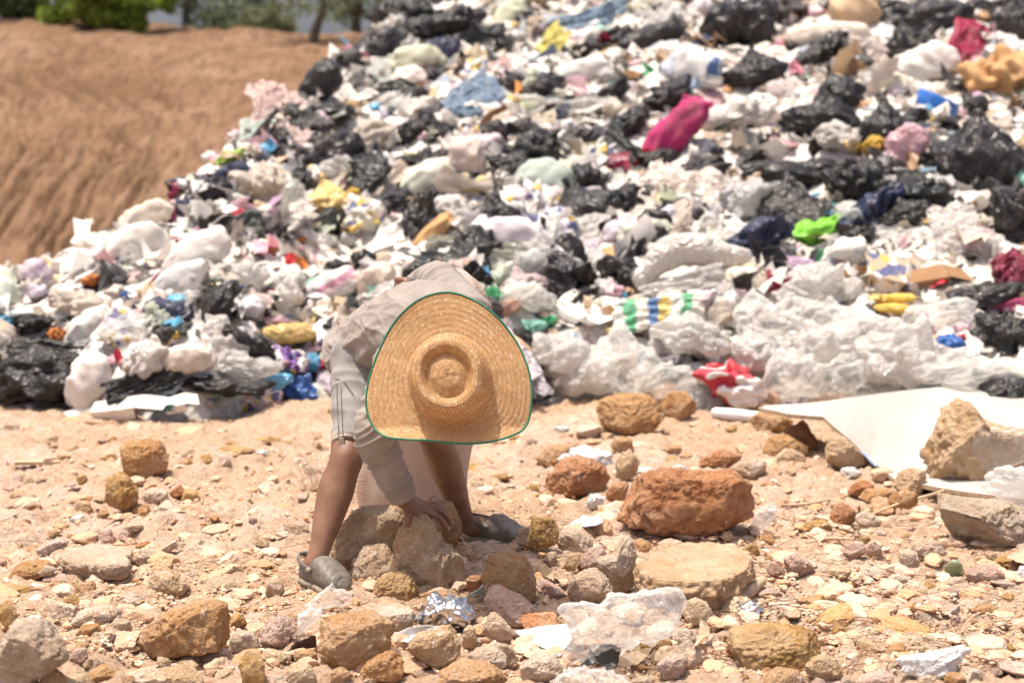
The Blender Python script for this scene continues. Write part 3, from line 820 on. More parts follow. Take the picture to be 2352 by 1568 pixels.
stone(K7([(705,1035),(780,1010),(825,1050),(760,1070)]), 'pale', 'flat whitish chip on the right foreground ground', 169)
stone(K7([(1230,965),(1300,920),(1370,930),(1330,975)]), 'ochre', 'brown clod below the big greyish boulder', 170)
stone(K7([(500,600),(560,535),(620,540),(640,590),(560,625)]), 'red', 'reddish clod at the lower tip of the cardboard', 171)
stone(K7([(560,640),(600,580),(700,580),(740,610),(640,650)]), 'orange', 'low orange clod before the lower tip of the cardboard', 172)
stone(K7([(270,790),(300,750),(400,735),(420,780),(350,805)]), 'ochre', 'little yellowish stone lying left of the dark red block', 173)
stone(K7([(190,470),(220,440),(320,450),(300,480)]), 'tan', 'thin tan stone before the flat tan rock near the cardboard', 174)
stone(K7([(420,1320),(460,1270),(520,1310),(500,1330)]), 'ochre', 'small ochre clod on the right foreground slope', 175)
stone(K7([(130,1480),(200,1440),(280,1470),(240,1510)]), 'tan', 'tan lump in front of the large ochre brown block', 176)
stone(K7([(280,1470),(340,1420),(440,1450),(480,1520),(400,1560),(300,1530)]), 'tan', 'wide tan lump on the bottom edge right of the ochre block', 177)
stone(K7([(60,1540),(150,1490),(260,1510),(300,1590),(60,1610)]), 'orange', 'orange lump cut by the bottom edge below the ochre block', 178)
# left
stone(K4([(665,250),(700,225),(800,215),(870,225),(900,290),(945,350),(930,380),(880,420),(800,430),(720,425),(690,400),(668,330)]), 'orange', 'blocky orange stone with a white top, far left ground', 181, slope=24)
stone(K4([(570,470),(600,420),(680,400),(730,440),(770,500),(760,560),(750,600),(700,630),(640,615),(600,560)]), 'ochre', 'brown stone in front of the blocky orange stone at left', 182, slope=24)
slab(K4([(335,880),(400,820),(520,790),(640,800),(700,865),(722,905),(600,918),(450,905)]), .035, .045, 'pale', 'broad flat whitish slab on the left ground', 183, .7)
stone(K4([(770,1300),(850,1210),(1000,1150),(1150,1110),(1250,1090),(1285,1200),(1280,1300),(1240,1380),(1100,1400),(960,1400),(840,1450),(775,1440)]), 'orange', 'large orange boulder with a sloping top in the left foreground', 184, slope=34)
stone(K4([(0,1330),(80,1220),(200,1210),(300,1230),(380,1350),(385,1420),(340,1500),(200,1600),(0,1620),(-60,1480)]), 'grey', 'big greyish pink boulder in the bottom left corner', 185, slope=30)
stone(K4([(1120,330),(1200,280),(1290,250),(1400,270),(1420,290),(1320,320),(1240,315),(1180,350)]), 'ochre', 'long low ochre stone far left of the legs', 186)
stone(K4([(815,1015),(870,950),(980,945),(1050,1010),(1045,1075),(950,1055),(850,1035)]), 'tan', 'pinkish tan stone left of the near shoe', 187)
stone(K4([(720,880),(790,820),(870,830),(885,895),(800,920)]), 'pale', 'whitish stone at the right end of the broad flat slab', 188)
stone(K4([(870,840),(990,770),(1005,800),(900,865)]), 'pale', 'thin whitish shard right of the broad flat slab', 189)
stone(K4([(60,970),(100,900),(190,890),(300,890),(250,960),(150,1005),(80,1005)]), 'orange', 'crumbly brown clod left of the broad flat slab', 190)
stone(K4([(1320,1470),(1360,1385),(1430,1430),(1475,1500),(1470,1580),(1340,1580)]), 'ochre', 'pointed yellowish stone at the bottom edge left of centre', 191)
stone(K4([(1565,770),(1570,680),(1640,670),(1710,690),(1680,775),(1620,790)]), 'pale', 'pale block behind the near shin at left', 192)
stone(K4([(780,550),(830,490),(930,505),(940,555),(830,575)]), 'pale', 'pale stone right of the brown stone at left', 193)
stone(K4([(940,515),(1000,470),(1035,520),(960,545)]), 'red', 'small red stone right of the pale one, far left ground', 194)
stone(K4([(600,1265),(640,1210),(720,1230),(730,1285),(640,1295)]), 'pale', 'round pale stone left of the sloping orange boulder', 195)
stone(K4([(420,1305),(460,1250),(540,1240),(560,1295),(450,1315)]), 'orange', 'small orange clod right of the bottom left corner boulder', 196)
stone(K4([(490,1465),(530,1420),(575,1450),(560,1490),(500,1500)]), 'pale', 'small pale pebble right of the corner boulder', 197)
stone(K4([(210,1580),(240,1510),(320,1490),(370,1530),(360,1600),(220,1610)]), 'orange', 'smooth orange stone at the bottom edge by the corner boulder', 198)
stone(K4([(-20,1190),(30,1110),(90,1160),(100,1220),(60,1285),(-20,1300)]), 'ochre', 'dark ochre clod at the left edge above the corner boulder', 199)
stone(K4([(400,1245),(450,1180),(600,1140),(680,1170),(640,1235),(560,1245)]), 'pale', 'low pale mound of stone between slab and corner boulder', 200)
stone(K4([(210,850),(290,780),(350,770),(380,800),(300,855)]), 'pink', 'purplish stone behind the broad flat slab', 201)
stone(K4([(1470,1070),(1480,1000),(1550,990),(1580,1060),(1520,1095)]), 'pale', 'whitish stone just left of the near shoe', 202)
stone(K4([(200,945),(260,915),(310,935),(290,970),(220,975)]), 'pale', 'small pale stone in front of the crumbly brown clod', 203)
stone(K4([(860,1490),(880,1420),(945,1430),(950,1460),(900,1515)]), 'tan', 'small tan stone under the sloping orange boulder', 204)
stone(K4([(820,1570),(900,1480),(1060,1480),(1130,1560),(1050,1610),(850,1610)]), 'tan', 'sandy tan lump below the sloping orange boulder', 205)
stone(K4([(1435,1310),(1480,1220),(1560,1190),(1640,1210),(1650,1260),(1600,1355),(1520,1385),(1450,1345)]), 'pink', 'pinkish stone left of the rounded orange boulder', 206)
stone(K4([(1270,1390),(1280,1290),(1340,1270),(1420,1300),(1440,1370),(1350,1400)]), 'pale', 'pale stone at the right end of the sloping orange boulder', 207)
stone(K4([(1440,1420),(1470,1380),(1560,1400),(1600,1440),(1500,1460)]), 'tan', 'tan stone below the pinkish one near the bottom', 208)
stone(K4([(380,1440),(400,1380),(470,1370),(490,1420),(440,1460)]), 'pink', 'pinkish stone touching the corner boulder at right', 209)
stone(K4([(240,995),(260,970),(350,965),(400,985),(330,1010)]), 'pink', 'thin pinkish stone below the broad flat slab', 210)
stone(K4([(20,1055),(60,1025),(150,1030),(175,1055),(90,1085)]), 'ochre', 'brownish stone at the left edge below the crumbly clod', 211)

# ---------------- the coconut shell and its eye
V, F, c = profile_rock(K5([(1160,620),(1210,598),(1290,620),(1360,680),(1405,770),(1400,815),(1330,835),(1260,835),(1200,800),(1160,720)]), 301, slope=5, amp=.12, yc=4.60)
b = MB('coconut_husk'); cc = b.coord()
fs = b.noise(b.n('Mapping', None, Vector=cc, Scale=(3, 3, 14)).outputs[0], 22, 4, .6)
M['coco'] = b.done(b.princ(Base_Color=b.ramp(fs, [(.35, (.25, .13, .06)), (.5, (.5, .31, .18)), (.65, (.58, .4, .26))]), Roughness=.85, Normal=b.bump(fs, .5, .006)))
coco = obj('coconut_shell', mesh_np('coconut_shell', V, F), M['coco'], None, c)
tag(coco, 'fibrous brown coconut shell with a dark eye, right of the stone pile', 'coconut')
M['darkhole'] = mat_plain('dark_hollow', (.05, .035, .025), .9)
k = at(*K5([(1230, 626)])[0], 4.5)
hole = V[np.argmin(np.abs(V[:, 0] - (k.x - c.x)) + np.abs(V[:, 2] - (k.z - c.z)) + np.where(V[:, 1] > 0, 1, 0))]
hv, hf = ball(hole, (.010, .006, .006), 3)
obj('eye', mesh_np('eye', hv, np.array(hf)), M['darkhole'], coco)

# ---------------- medium stones scattered, individuals
ARCH = []
for s in range(14):
    D, F = ico(5)
    r = np.random.default_rng(700 + s)
    V = poly_dirs(D, 700 + s) * r.uniform(.7, 1.0, 3) * np.array((1.15, 1, .75))
    V = roughen(V, 1.0, 700 + s, .8, facets=-3)
    ARCH.append(mesh_np('stone', V * .03, F))
rr = random.Random(5)
HERO = list(STONES)
def clear_of(u, v, lst, k=1.05):
    return all(((u - a) / (w * k + 1)) ** 2 + ((v - b_) / (h * k + 1)) ** 2 > 1 for a, b_, w, h in lst)
LM_STONE = [(820,1205,'the largest tan boulder'),(960,1300,'the tall peaked stone'),(820,1465,'the rounded orange boulder'),(1575,1155,'the biggest rust red boulder'),(1590,1310,'the flat topped slab'),
            (1330,1090,'the mid sized red boulder'),(1255,1225,'the upright yellow stone'),(1170,1410,'the pink speckled wedge'),(1770,1490,'the ochre brown block'),(2210,1050,'the tall jagged rock'),(2260,1195,'the greyish boulder'),
            (1930,1150,'the dark red block'),(1990,1245,'the pinkish white stone'),(330,1050,'the blocky orange stone'),(275,1130,'the brown stone at left'),(215,1280,'the broad flat slab'),(425,1440,'the sloping orange boulder'),
            (75,1500,'the corner boulder'),(1430,950,'the boulder at the toe of the heap'),(715,1335,'the near shoe'),(1130,1230,'the far shoe'),(1430,1440,'the clear plastic bag'),(2190,1310,'the green leaf'),(560,1465,'the pointed yellowish stone'),
            (2140,1530,'the white plastic scrap'),(1330,1200,'the pale blue card'),(100,1075,'the thin wooden lath'),(510,1040,'the long low ochre stone'),(1720,1370,'the corn cob'),(380,1290,'the whitish shard'),(1080,1060,'the woven sack'),
            (2050,1100,'the lower tip of the cardboard')]
def rel(u, v, lms, k=0):
    ds = sorted(lms, key=lambda l: ((u - l[0])) ** 2 + ((v - l[1]) * 1.2) ** 2)
    a = ds[k]
    dx, dy = u - a[0], (v - a[1]) * 1.2
    far = math.hypot(dx, dy)
    w = 'just ' if far < 75 else ('well ' if far > 170 else '')
    if abs(dx) > 2.2 * abs(dy): s = 'right of' if dx > 0 else 'left of'
    elif abs(dy) > 2.2 * abs(dx): s = 'below' if dy > 0 else 'above'
    else: s = ('lower right of' if dx > 0 else 'lower left of') if dy > 0 else ('upper right of' if dx > 0 else 'upper left of')
    return w + s + ' ' + a[2]
USED = {o_['label']: 1 for o_ in bpy.data.objects if 'label' in o_}
def unique_label(head, u, v, lms):
    for ks in ((0,), (1,), (0, 1), (0, 2), (1, 2), (2,), (0, 3), (1, 3), (2, 3), (3,), (0, 4), (1, 4), (4,), (5,), (0, 5), (6,)):
        l = head + ' ' + ' and '.join(rel(u, v, lms, k) for k in ks)
        if len(l.split()) > 16: continue
        if l not in USED:
            USED[l] = 1
            return l
    return head + ' ' + rel(u, v, lms, 7)
ADJ = {'orange': 'orange', 'red': 'rust red', 'tan': 'tan', 'ochre': 'ochre', 'pale': 'pale', 'pink': 'pinkish', 'grey': 'greyish'}
made = 0
while made < 285:
    u = rr.uniform(-30, 2380); v = 985 + 600 * rr.random() ** 0.8
    if u > 1880 and v < 1120: continue
    if 640 < u < 1240 and 1130 < v < 1400 and rr.random() < .75: continue
    g = gpoint(u, v)
    s = min(0.052, 0.013 * math.exp(abs(rr.gauss(0, .62))) * (1.0 if v > 1150 else 1.25))
    px = s * FD / g.y
    if not clear_of(u, v - px * .3, HERO, 1.02): continue
    HERO.append((u, v - px * .4, px * 1.2, px * .9))
    kind = rr.choices(['pale', 'tan', 'pink', 'orange', 'ochre', 'red', 'grey'], [22, 36, 10, 18, 9, 4, 1])[0]
    o = bpy.data.objects.new('stone', ARCH[rr.randrange(14) if px > 18 else 7 + rr.randrange(7)])
    COL.objects.link(o)
    if len(o.data.materials) == 0: o.data.materials.append(R3['tan'])
    o.material_slots[0].link = 'OBJECT'; o.material_slots[0].material = R3[kind]
    k_ = s / .03; o.scale = (k_ * rr.uniform(.9, 1.35), k_ * rr.uniform(.8, 1.2), k_ * rr.uniform(.6, 1.0))
    o.rotation_euler = (rr.uniform(-.3, .3), rr.uniform(-.3, .3), rr.uniform(0, 6.28))
    o.location = (g.x, g.y, gz(g.x, g.y) + s * .06)
    siz = 'tiny' if s < .017 else ('small' if s < .027 else 'fist sized')
    tag(o, unique_label(siz + ' ' + ADJ[kind] + ' stone', u, v, LM_STONE), 'stone', 'small stones strewn over the ground')
    made += 1

# ---------------- pebbles and grit, nobody could count them
def pebble_mesh(n, lo, hi, lev, seed, palette):
    r = np.random.default_rng(seed)
    D, F = ico(lev)
    vs = 930 + 660 * r.random(n * 2) ** 0.75; us = r.uniform(-80, 2430, n * 2)
    y = 3920 * CZ / (vs - 230); x = (us - 1176) / FD * y * 1.02
    clus = pn(P2(x, y, 1.7), seed) + 0.6 * pn(P2(x, y, 6), seed + 1)
    keep = np.argsort(-(clus + r.normal(0, .45, n * 2)))[:n]
    x, y = x[keep], y[keep]
    z = ground_z(x, y)
    s = lo * (hi / lo) ** (r.random(n) ** 1.8)
    base = D[None] * (1 + r.normal(0, .24, (n, len(D), 1)))
    sc = np.stack([s * r.uniform(.8, 1.4, n), s * r.uniform(.8, 1.4, n), s * r.uniform(.5, .9, n)], 1)
    a = r.uniform(0, 6.28, n)
    V = base * sc[:, None]
    ca, sa = np.cos(a)[:, None], np.sin(a)[:, None]
    V = np.stack([V[..., 0] * ca - V[..., 1] * sa, V[..., 0] * sa + V[..., 1] * ca, V[..., 2]], -1) + np.stack([x, y, z + s * .3], 1)[:, None]
    pal = np.array(palette)[r.integers(0, len(palette), n)] * r.uniform(.85, 1.15, (n, 1))
    Fa = (F[None] + (np.arange(n) * len(D))[:, None, None]).reshape(-1, 3)
    return mesh_np('pebbles', V.reshape(-1, 3), Fa, smooth=False, col=np.repeat(pal, len(D), 0))
PAL = [(.66, .49, .36), (.63, .45, .31), (.70, .56, .43), (.60, .40, .27), (.58, .37, .21), (.67, .50, .39), (.52, .31, .16), (.64, .46, .30), (.70, .56, .44), (.67, .51, .37)]
b = MB('pebble_stone'); cc = b.coord()
kk = b.n('Attribute', {'attribute_name': 'Col'}).outputs['Color']; nn = b.noise(cc, 150, 4, .7)
M['pebble'] = b.done(b.princ(Base_Color=b.mix(b.ramp(nn, [(.4, .6), (.6, 0.)]), kk, b.mix(1.0, kk, (.75, .62, .5), 'MULTIPLY')), Roughness=.95, Specular_IOR_Level=.1, Normal=b.bump(nn, .6, .004)))
tag(obj('pebbles', pebble_mesh(2600, .0035, .010, 2, 31, PAL), M['pebble']), 'loose pebbles covering the dusty ground', 'pebbles', kind='stuff')
def clod_mesh(n, seed):
    r = np.random.default_rng(seed); D, F = ico(3)
    pro = [roughen(poly_dirs(D, 900 + i, 11) * np.array((1.1, 1, .8)), 1.0, 900 + i, .9, facets=-3) for i in range(14)]
    vs = 960 + 620 * r.random(n) ** .7; us = r.uniform(-60, 2410, n); y = 3920 * CZ / (vs - 230); x = (us - 1176) / FD * y * 1.02
    s = .010 * (.034 / .010) ** (r.random(n) ** 1.6)
    V = np.stack([pro[i % 14] for i in range(n)]) * (s[:, None] * np.stack([r.uniform(.8, 1.4, n), r.uniform(.8, 1.3, n), r.uniform(.5, 1.0, n)], 1))[:, None]
    a = r.uniform(0, 6.28, n); ca, sa = np.cos(a)[:, None], np.sin(a)[:, None]
    V = np.stack([V[..., 0] * ca - V[..., 1] * sa, V[..., 0] * sa + V[..., 1] * ca, V[..., 2]], -1) + np.stack([x, y, ground_z(x, y) + s * .12], 1)[:, None]
    pal = np.array([(.62, .45, .325), (.65, .48, .355), (.58, .39, .26), (.54, .34, .2), (.68, .53, .41)])[r.integers(0, 5, n)] * r.uniform(.88, 1.06, (n, 1))
    return mesh_np('clods', V.reshape(-1, 3), (F[None] + (np.arange(n) * len(D))[:, None, None]).reshape(-1, 3), False, col=np.repeat(pal, len(D), 0))
tag(obj('clods', clod_mesh(800, 35), M['pebble']), 'broken clods of earth half sunk in the dust', 'clods', kind='stuff')
tag(obj('grit', pebble_mesh(16000, .002, .006, 1, 32, PAL), M['pebble']), 'fine crumbs of earth and grit over the ground', 'grit', kind='stuff')
# ================================================================== RUBBISH
PL = {
 'film': mat_plastic('thin_plastic_film', .32, .25, .45, 12, .5),
 'gloss': mat_plastic('glossy_plastic_film', .2, .12, .35, 10, .4, sheen=.6),
 'black': mat_plastic('black_bag_film', .38, 0, .3, 9, .2, sheen=.32),
 'woven': mat_objcol('woven_sack_cloth', .8, .25, 60, .3),
 'cloth': mat_objcol('rag_cloth', .9, .35, 40, .45),
 'card': mat_objcol('cardboard', .85, .15, 60, .25),
 'clear': mat_clear('clear_film', (.90, .88, .845), .56),
 'milk': mat_clear('milky_film', (.80, .765, .72), .92),
 'print': mat_print('printed_film'),
 'rose_stripe': mat_stripe('pink_green_stripe', [(.62, .48, .46), (.55, .25, .33), (.66, .6, .55), (.18, .36, .27), (.66, .6, .55)], .9, 2),
 'tarp_stripe': mat_stripe('blue_yellow_green_stripe', [(.08, .17, .33), (.60, .45, .14), (.62, .6, .55), (.10, .36, .18), (.6, .55, .46)], .8, 0),
 'blue_band': mat_stripe('blue_printed_band', [(.72, .69, .65), (.72, .69, .65), (.07, .14, .32), (.5, .53, .6), (.72, .69, .65)], .55, 0),
 'red_stripe': mat_stripe('red_white_stripe', [(.5, .03, .05), (.72, .66, .62), (.5, .03, .05)], .8, 1),
 'hard': mat_objcol('hard_plastic', .35, .05, 8, .15),
}
PN = {'clear': mat_clear('clear_bag_film', (.93, .92, .9), .40, 11.0), 'milk': mat_clear('milky_bag_film', (.88, .86, .83), .62, 11.0), 'film': mat_plastic('white_bag_film', .32, .25, .5, 12, .2, k=11.0)}
C = dict(white=(.68, .635, .58), cream=(.62, .535, .44), grey=(.46, .43, .40), lgrey=(.58, .56, .535), black=(.019, .018, .018), dgrey=(.042, .040, .038), navy=(.02, .025, .06), brown=(.30, .165, .08), tan=(.52, .37, .23),
         yellow=(.72, .47, .07), honey=(.78, .55, .2), lemon=(.72, .62, .16), orange=(.66, .24, .05), red=(.55, .03, .05), maroon=(.26, .02, .06), magenta=(.40, .035, .13), pink=(.72, .32, .38), rose=(.70, .45, .48),
         lilac=(.58, .40, .54), purple=(.16, .05, .27), violet=(.09, .07, .36), blue=(.03, .13, .42), sky=(.12, .4, .62), steel=(.21, .30, .40), teal=(.04, .22, .26), mint=(.28, .58, .46), green=(.05, .36, .15), lime=(.42, .62, .12), bright=(.2, .58, .03), dgreen=(.03, .11, .07), kraft=(.50, .29, .13))

def creases(V, seed, amp, n=8):
    r = np.random.default_rng(seed + 500)
    W = V
    for k in range(n):                    # long folds running across the film
        d = r.normal(size=3); d /= np.linalg.norm(d); m = np.cross(d, r.normal(size=3)); m /= np.linalg.norm(m)
        t = W @ d * r.uniform(.9, 3.2) + .8 * pn(W * .9, seed + k) + r.uniform(0, 9)
        tri = 1 - 2 * np.abs(((t % 1) - .5) * 2)
        W = W * (1 + amp * tri * sstep(-.6, .5, W @ m + .3 * pn(W, seed + k + 40)))[:, None]
    return W

def crump(V, seed, a=.16, b=.10, c=.05, k=1.0):
    V = creases(V, seed, b * .42, 8)
    nd = V / (np.linalg.norm(V, axis=1)[:, None] + 1e-9)
    r2 = ridged(V * 1.7 * k, seed + 1); r3 = ridged(V * 4.2 * k + 3, seed + 2)
    d = a * fbm(V * 1.2 * k, seed, 2) + b * .6 * (np.abs(r2) ** 1.6 * np.sign(r2) - .3) + c * .55 * (r3 - .2)
    W = V + nd * d[:, None]
    W += np.stack([pn(V * 2.6 * k, seed + 11), pn(V * 2.6 * k, seed + 12), pn(V * 2.6 * k, seed + 13)], 1) * b * .45
    return W

def m_tied(seed):
    r = np.random.default_rng(seed); V, F = ico(5)
    ang = np.arctan2(V[:, 1], V[:, 0]); z = V[:, 2]
    t = sstep(.35, .95, z)
    pl = np.sin(ang * r.integers(7, 11) + 2.5 * pn(V * 1.5, seed)) * .10 * t
    s = (1 - .80 * t) * (1 + pl)
    W = np.stack([V[:, 0] * s * .95, V[:, 1] * s * .95, z * .8 + .42 * t ** 2], 1)
    e = sstep(.965, .995, z)
    W[:, :2] *= (1 + 2.2 * e)[:, None]; W[:, 2] += .22 * e
    W = crump(W, seed, .16, .09, .05)
    W[:, 2] = np.where(W[:, 2] < -.5, -.5 + (W[:, 2] + .5) * .3, W[:, 2])
    return mesh_np('plastic_bag', W, F)

def m_heapbag(seed):
    r = np.random.default_rng(seed); V, F = ico(5)
    W = V * np.array((1, r.uniform(.7, .95), r.uniform(.5, .75)))
    W = crump(W, seed, .34, .17, .075)
    p = r.normal(size=3); p[2] = abs(p[2]) * .6; p /= np.linalg.norm(p)
    t = np.maximum(0, V @ p) ** 9
    W += np.outer(t * r.uniform(.25, .6), p)
    return mesh_np('plastic_bag', W, F)

def m_wad(seed):
    r = np.random.default_rng(seed); V, F = ico(4)
    W = crump(V * np.array((1, .8, .65)), seed, .30, .26, .10, 1.2)
    return mesh_np('plastic_bag', W, F)

def m_sheet(seed, n=44, amp=1.0):
    r = np.random.default_rng(seed)
    g = lin(-1, 1, n); X, Y = np.meshgrid(g, g, indexing='ij'); x, y = X.ravel(), Y.ravel()
    p = P2(x, y)
    z = amp * (.20 * fbm(p * 1.1, seed, 2) + .13 * ridged(p * np.array((1.3, 2.6, 1)), seed + 2) + .06 * ridged(p * 4, seed + 3) + .025 * ridged(p * 9, seed + 4))
    x2 = x * (1 - .12 * np.abs(pn(P2(y, y * 0, 1.7), seed + 5))) * (1 + .22 * pn(P2(x * 0 + 5, y, 2.1), seed + 6)) + .07 * pn(p * 2, seed + 7)
    y2 = y * (1 + .22 * pn(P2(x, y * 0 + 2, 2.3), seed + 8)) + .07 * pn(p * 2, seed + 9)
    z -= .28 * amp * np.maximum(0, np.hypot(x, y) - .75)
    return mesh_np('plastic_sheet', np.stack([x2, y2, z], 1), grid_faces(n, n))

def m_sack(seed):
    r = np.random.default_rng(seed); V, F = ico(5)
    x = V[:, 0]; q = np.sign(V) * np.abs(V) ** .75
    e = 1 - .55 * sstep(.7, 1.0, np.abs(x))
    W = np.stack([q[:, 0] * 1.0, q[:, 1] * .5, q[:, 2] * .45 * e], 1)
    W[:, 2] += .09 * fbm(W * 1.8, seed, 2) + .14 * np.sin(x * r.uniform(1.2, 2.2) + r.uniform(0, 3))
    W = crump(W, seed, .05, .055, .028, 1.3)
    return mesh_np('sack', W, F)

def m_sausage(seed):
    r = np.random.default_rng(seed)
    pts = [(-1, 0, -.25), (-.55, 0, .1), (0, 0, .2), (.55, 0, .08), (1, 0, .02)]
    V, F = tube(pts, [.16, .27, .28, .22, .15], 30, 10)
    V = V + .05 * np.stack([pn(V * 2, seed), pn(V * 2, seed + 1), pn(V * 3, seed + 2)], 1)
    return mesh_np('plastic_bag', V, F)

def m_rag(seed):
    r = np.random.default_rng(seed)
    nu, nv = 70, 26
    u = lin(-1, 1, nu); v = lin(-1, 1, nv); U, W = np.meshgrid(u, v, indexing='ij'); a, b_ = U.ravel(), W.ravel()
    wob = .35 * pn(P2(a, a * 0, 1.2), seed)
    wd = .34 * (1 + .5 * pn(P2(a, a * 0, 2.0), seed + 1))
    tw = 1.2 * pn(P2(a, a * 0, .9), seed + 2)
    y = wob + b_ * wd * np.cos(tw); z = .18 * pn(P2(a, b_, 1.4), seed + 3) + b_ * wd * np.sin(tw) + .10 * np.sin(b_ * 7 + 3 * pn(P2(a, b_, 1), seed + 4)) + .05 * ridged(P2(a, b_, 4), seed + 5)
    return mesh_np('rag', np.stack([a, y, z], 1), grid_faces(nu, nv))

def m_carton(seed):
    r = np.random.default_rng(seed)
    t = .035
    parts = []
    def panel(a, b_, c, d):
        a, b_, c, d = [np.array(k, float) for k in (a, b_, c, d)]
        n = np.cross(b_ - a, d - a); n /= np.linalg.norm(n)
        V = np.array([a, b_, c, d, a + n * t, b_ + n * t, c + n * t, d + n * t])
        parts.append((V, [[3, 2, 1, 0], [4, 5, 6, 7], [0, 1, 5, 4], [1, 2, 6, 5], [2, 3, 7, 6], [3, 0, 4, 7]]))
    k = r.uniform(.25, .7); j = r.uniform(-.3, .3)
    panel((-1, -.6, 0), (.3, -.7, .05), (.35 + j, .6, .1), (-.95, .55, 0))
    panel((.315, -.7, .06), (1, -.6, -k), (1.0 + j, .6, -k * .8), (.365 + j, .6, .11))
    panel((-1, -.615, -.02), (-.9, -.8, -.5), (.2, -.85, -.5), (.3, -.715, .03))
    V, F = join(parts)
    return mesh_np('cardboard_piece', V, F, smooth=False)

def m_box(seed):
    r = np.random.default_rng(seed)
    t = .03; P = []
    P.append(boxm(-1, 1, -.7, .7, -.5, -.5 + t)); P.append(boxm(-1, -1 + t, -.7, .7, -.5 + t, .5)); P.append(boxm(1 - t, 1, -.7, .7, -.5 + t, .5))
    P.append(boxm(-1 + t, 1 - t, .7 - t, .7, -.5 + t, .5)); P.append(boxm(-1 + t, 1 - t, -.7, -.7 + t, -.5 + t, .32))
    V, F = join(P)
    V[:, 0] += V[:, 2] * r.uniform(-.35, .35); V[:, 1] += V[:, 2] * r.uniform(-.2, .2)
    return mesh_np('box', V, F, smooth=False)

def m_bottle(seed):
    r = np.random.default_rng(seed)
    prof = [(-1, .02), (-.98, .24), (-.93, .27), (-.6, .27), (-.55, .24), (-.5, .27), (-.1, .27), (-.05, .24), (0, .27), (.3, .27), (.55, .2), (.7, .1), (.78, .09), (.80, .11), (.95, .11), (.97, .02)]
    seg = 20; th = np.arange(seg) / seg * 6.2832
    V = np.array([(z, math.cos(a) * q, math.sin(a) * q) for z, q in prof for a in th])
    s = pn(V * 2.5, seed) * .10
    V[:, 1] *= 1 + s; V[:, 2] *= (1 - np.abs(s) * 2)
    nv = len(prof); F = []
    for i in range(nv - 1):
        for j in range(seg): F.append([i * seg + j, (i + 1) * seg + j, (i + 1) * seg + (j + 1) % seg, i * seg + (j + 1) % seg])
    return mesh_np('bottle', V, np.array(F))

def m_tray(seed):
    r = np.random.default_rng(seed); n = 26
    g = lin(-1, 1, n); X, Y = np.meshgrid(g, g, indexing='ij'); x, y = X.ravel(), Y.ravel()
    d = np.maximum(np.abs(x), np.abs(y))
    top = np.where(d > .86, .34, np.where(d > .66, .34 * (d - .66) / .2, 0)) + .05 * pn(P2(x, y, 2), seed)
    V = np.concatenate([np.stack([x, y * .7, top], 1), np.stack([x, y * .7, top - .06], 1)])
    F = grid_faces(n, n); F = np.concatenate([F, F[:, ::-1] + n * n])
    return mesh_np('foam_tray', V, F)

def m_bowl(seed):
    V, F = ico(5)
    W = V.copy(); W[:, 2] = np.where(W[:, 2] > .35, .35 + (W[:, 2] - .35) * -.8, W[:, 2])
    W += .04 * np.stack([pn(V * 2, seed), pn(V * 2, seed + 1), pn(V * 2, seed + 2)], 1)
    return mesh_np('basin', W, F)

AR = {'tied': [m_tied(1000 + i) for i in range(7)], 'bag': [m_heapbag(1100 + i) for i in range(16)], 'wad': [m_wad(1200 + i) for i in range(10)], 'sheet': [m_sheet(1300 + i) for i in range(10)],
      'sack': [m_sack(1400 + i) for i in range(7)], 'saus': [m_sausage(1500)], 'rag': [m_rag(1600 + i) for i in range(8)], 'carton': [m_carton(1700 + i) for i in range(6)], 'box': [m_box(1800 + i) for i in range(3)],
      'bottle': [m_bottle(1900 + i) for i in range(4)], 'tray': [m_tray(2000 + i) for i in range(4)], 'bowl': [m_bowl(2100)]}
HGT = dict(tied=.85, bag=.75, wad=.8, sheet=.5, sack=.5, saus=.4, rag=.45, carton=.7, box=.75, bottle=.3, tray=.7, bowl=.8)
tr = random.Random(77)
MILKY = {}
def place(kind, p, w, h, ang, col, matk, name, variant=None, tilt=0.0, yaw=0.0):
    """w, h: real width and height of the thing as it faces the slope's foot; ang: roll in the slope"""
    me = AR[kind][(variant if variant is not None else tr.randrange(99)) % len(AR[kind])]
    o = bpy.data.objects.new(name, me); COL.objects.link(o)
    if len(me.materials) == 0: me.materials.append(PL['film'])
    o.material_slots[0].link = 'OBJECT'; o.material_slots[0].material = PL[matk]
    o.color = (*col, 1)
    sx = w / 2; sz = h / 2 / HGT[kind]; sy = (sx + sz) / 2
    lay = Matrix.Rotation(math.radians(tilt), 3, 'X')
    R = Matrix.Rotation(-math.radians(ang), 3, 'Y') @ lay @ Matrix.Rotation(math.radians(yaw), 3, 'Z')
    if kind in ('sheet', 'rag', 'carton', 'tray'):
        o.scale = (sx, h / 2 / .8, (sx + h / 2) / 2)
    else:
        o.scale = (sx, sy, sz)
    o.rotation_euler = R.to_euler()
    o.location = p
    return o

LMK = []          # landmarks in the photograph: u, v, half sizes, short name
def item(u, v, w, h, ang, kind, col, matk, name, cat, label, short=None, variant=None, lift=0.0, yaw=None, group=None, tilt=None):
    p = heap_hit(u, v)
    if p is None: p = gpoint(u, v)
    s = p.y / FD
    if tilt is None: tilt = 48 if kind in ('sheet', 'rag', 'tray') else (35 if kind == 'carton' else 0)
    d = ray(u, v).normalized()
    q = p - d * (min(w, h) * s * .38 + .03 + lift)
    o = place(kind, q, w * s, h * s, ang, C[col] if isinstance(col, str) else col, matk, name, variant, tilt, tr.uniform(-25, 25) if yaw is None else yaw)
    tag(o, label, cat, group)
    LMK.append((u, v, w / 2, h / 2, short))
    return o

B = 'plastic bag'
I = item
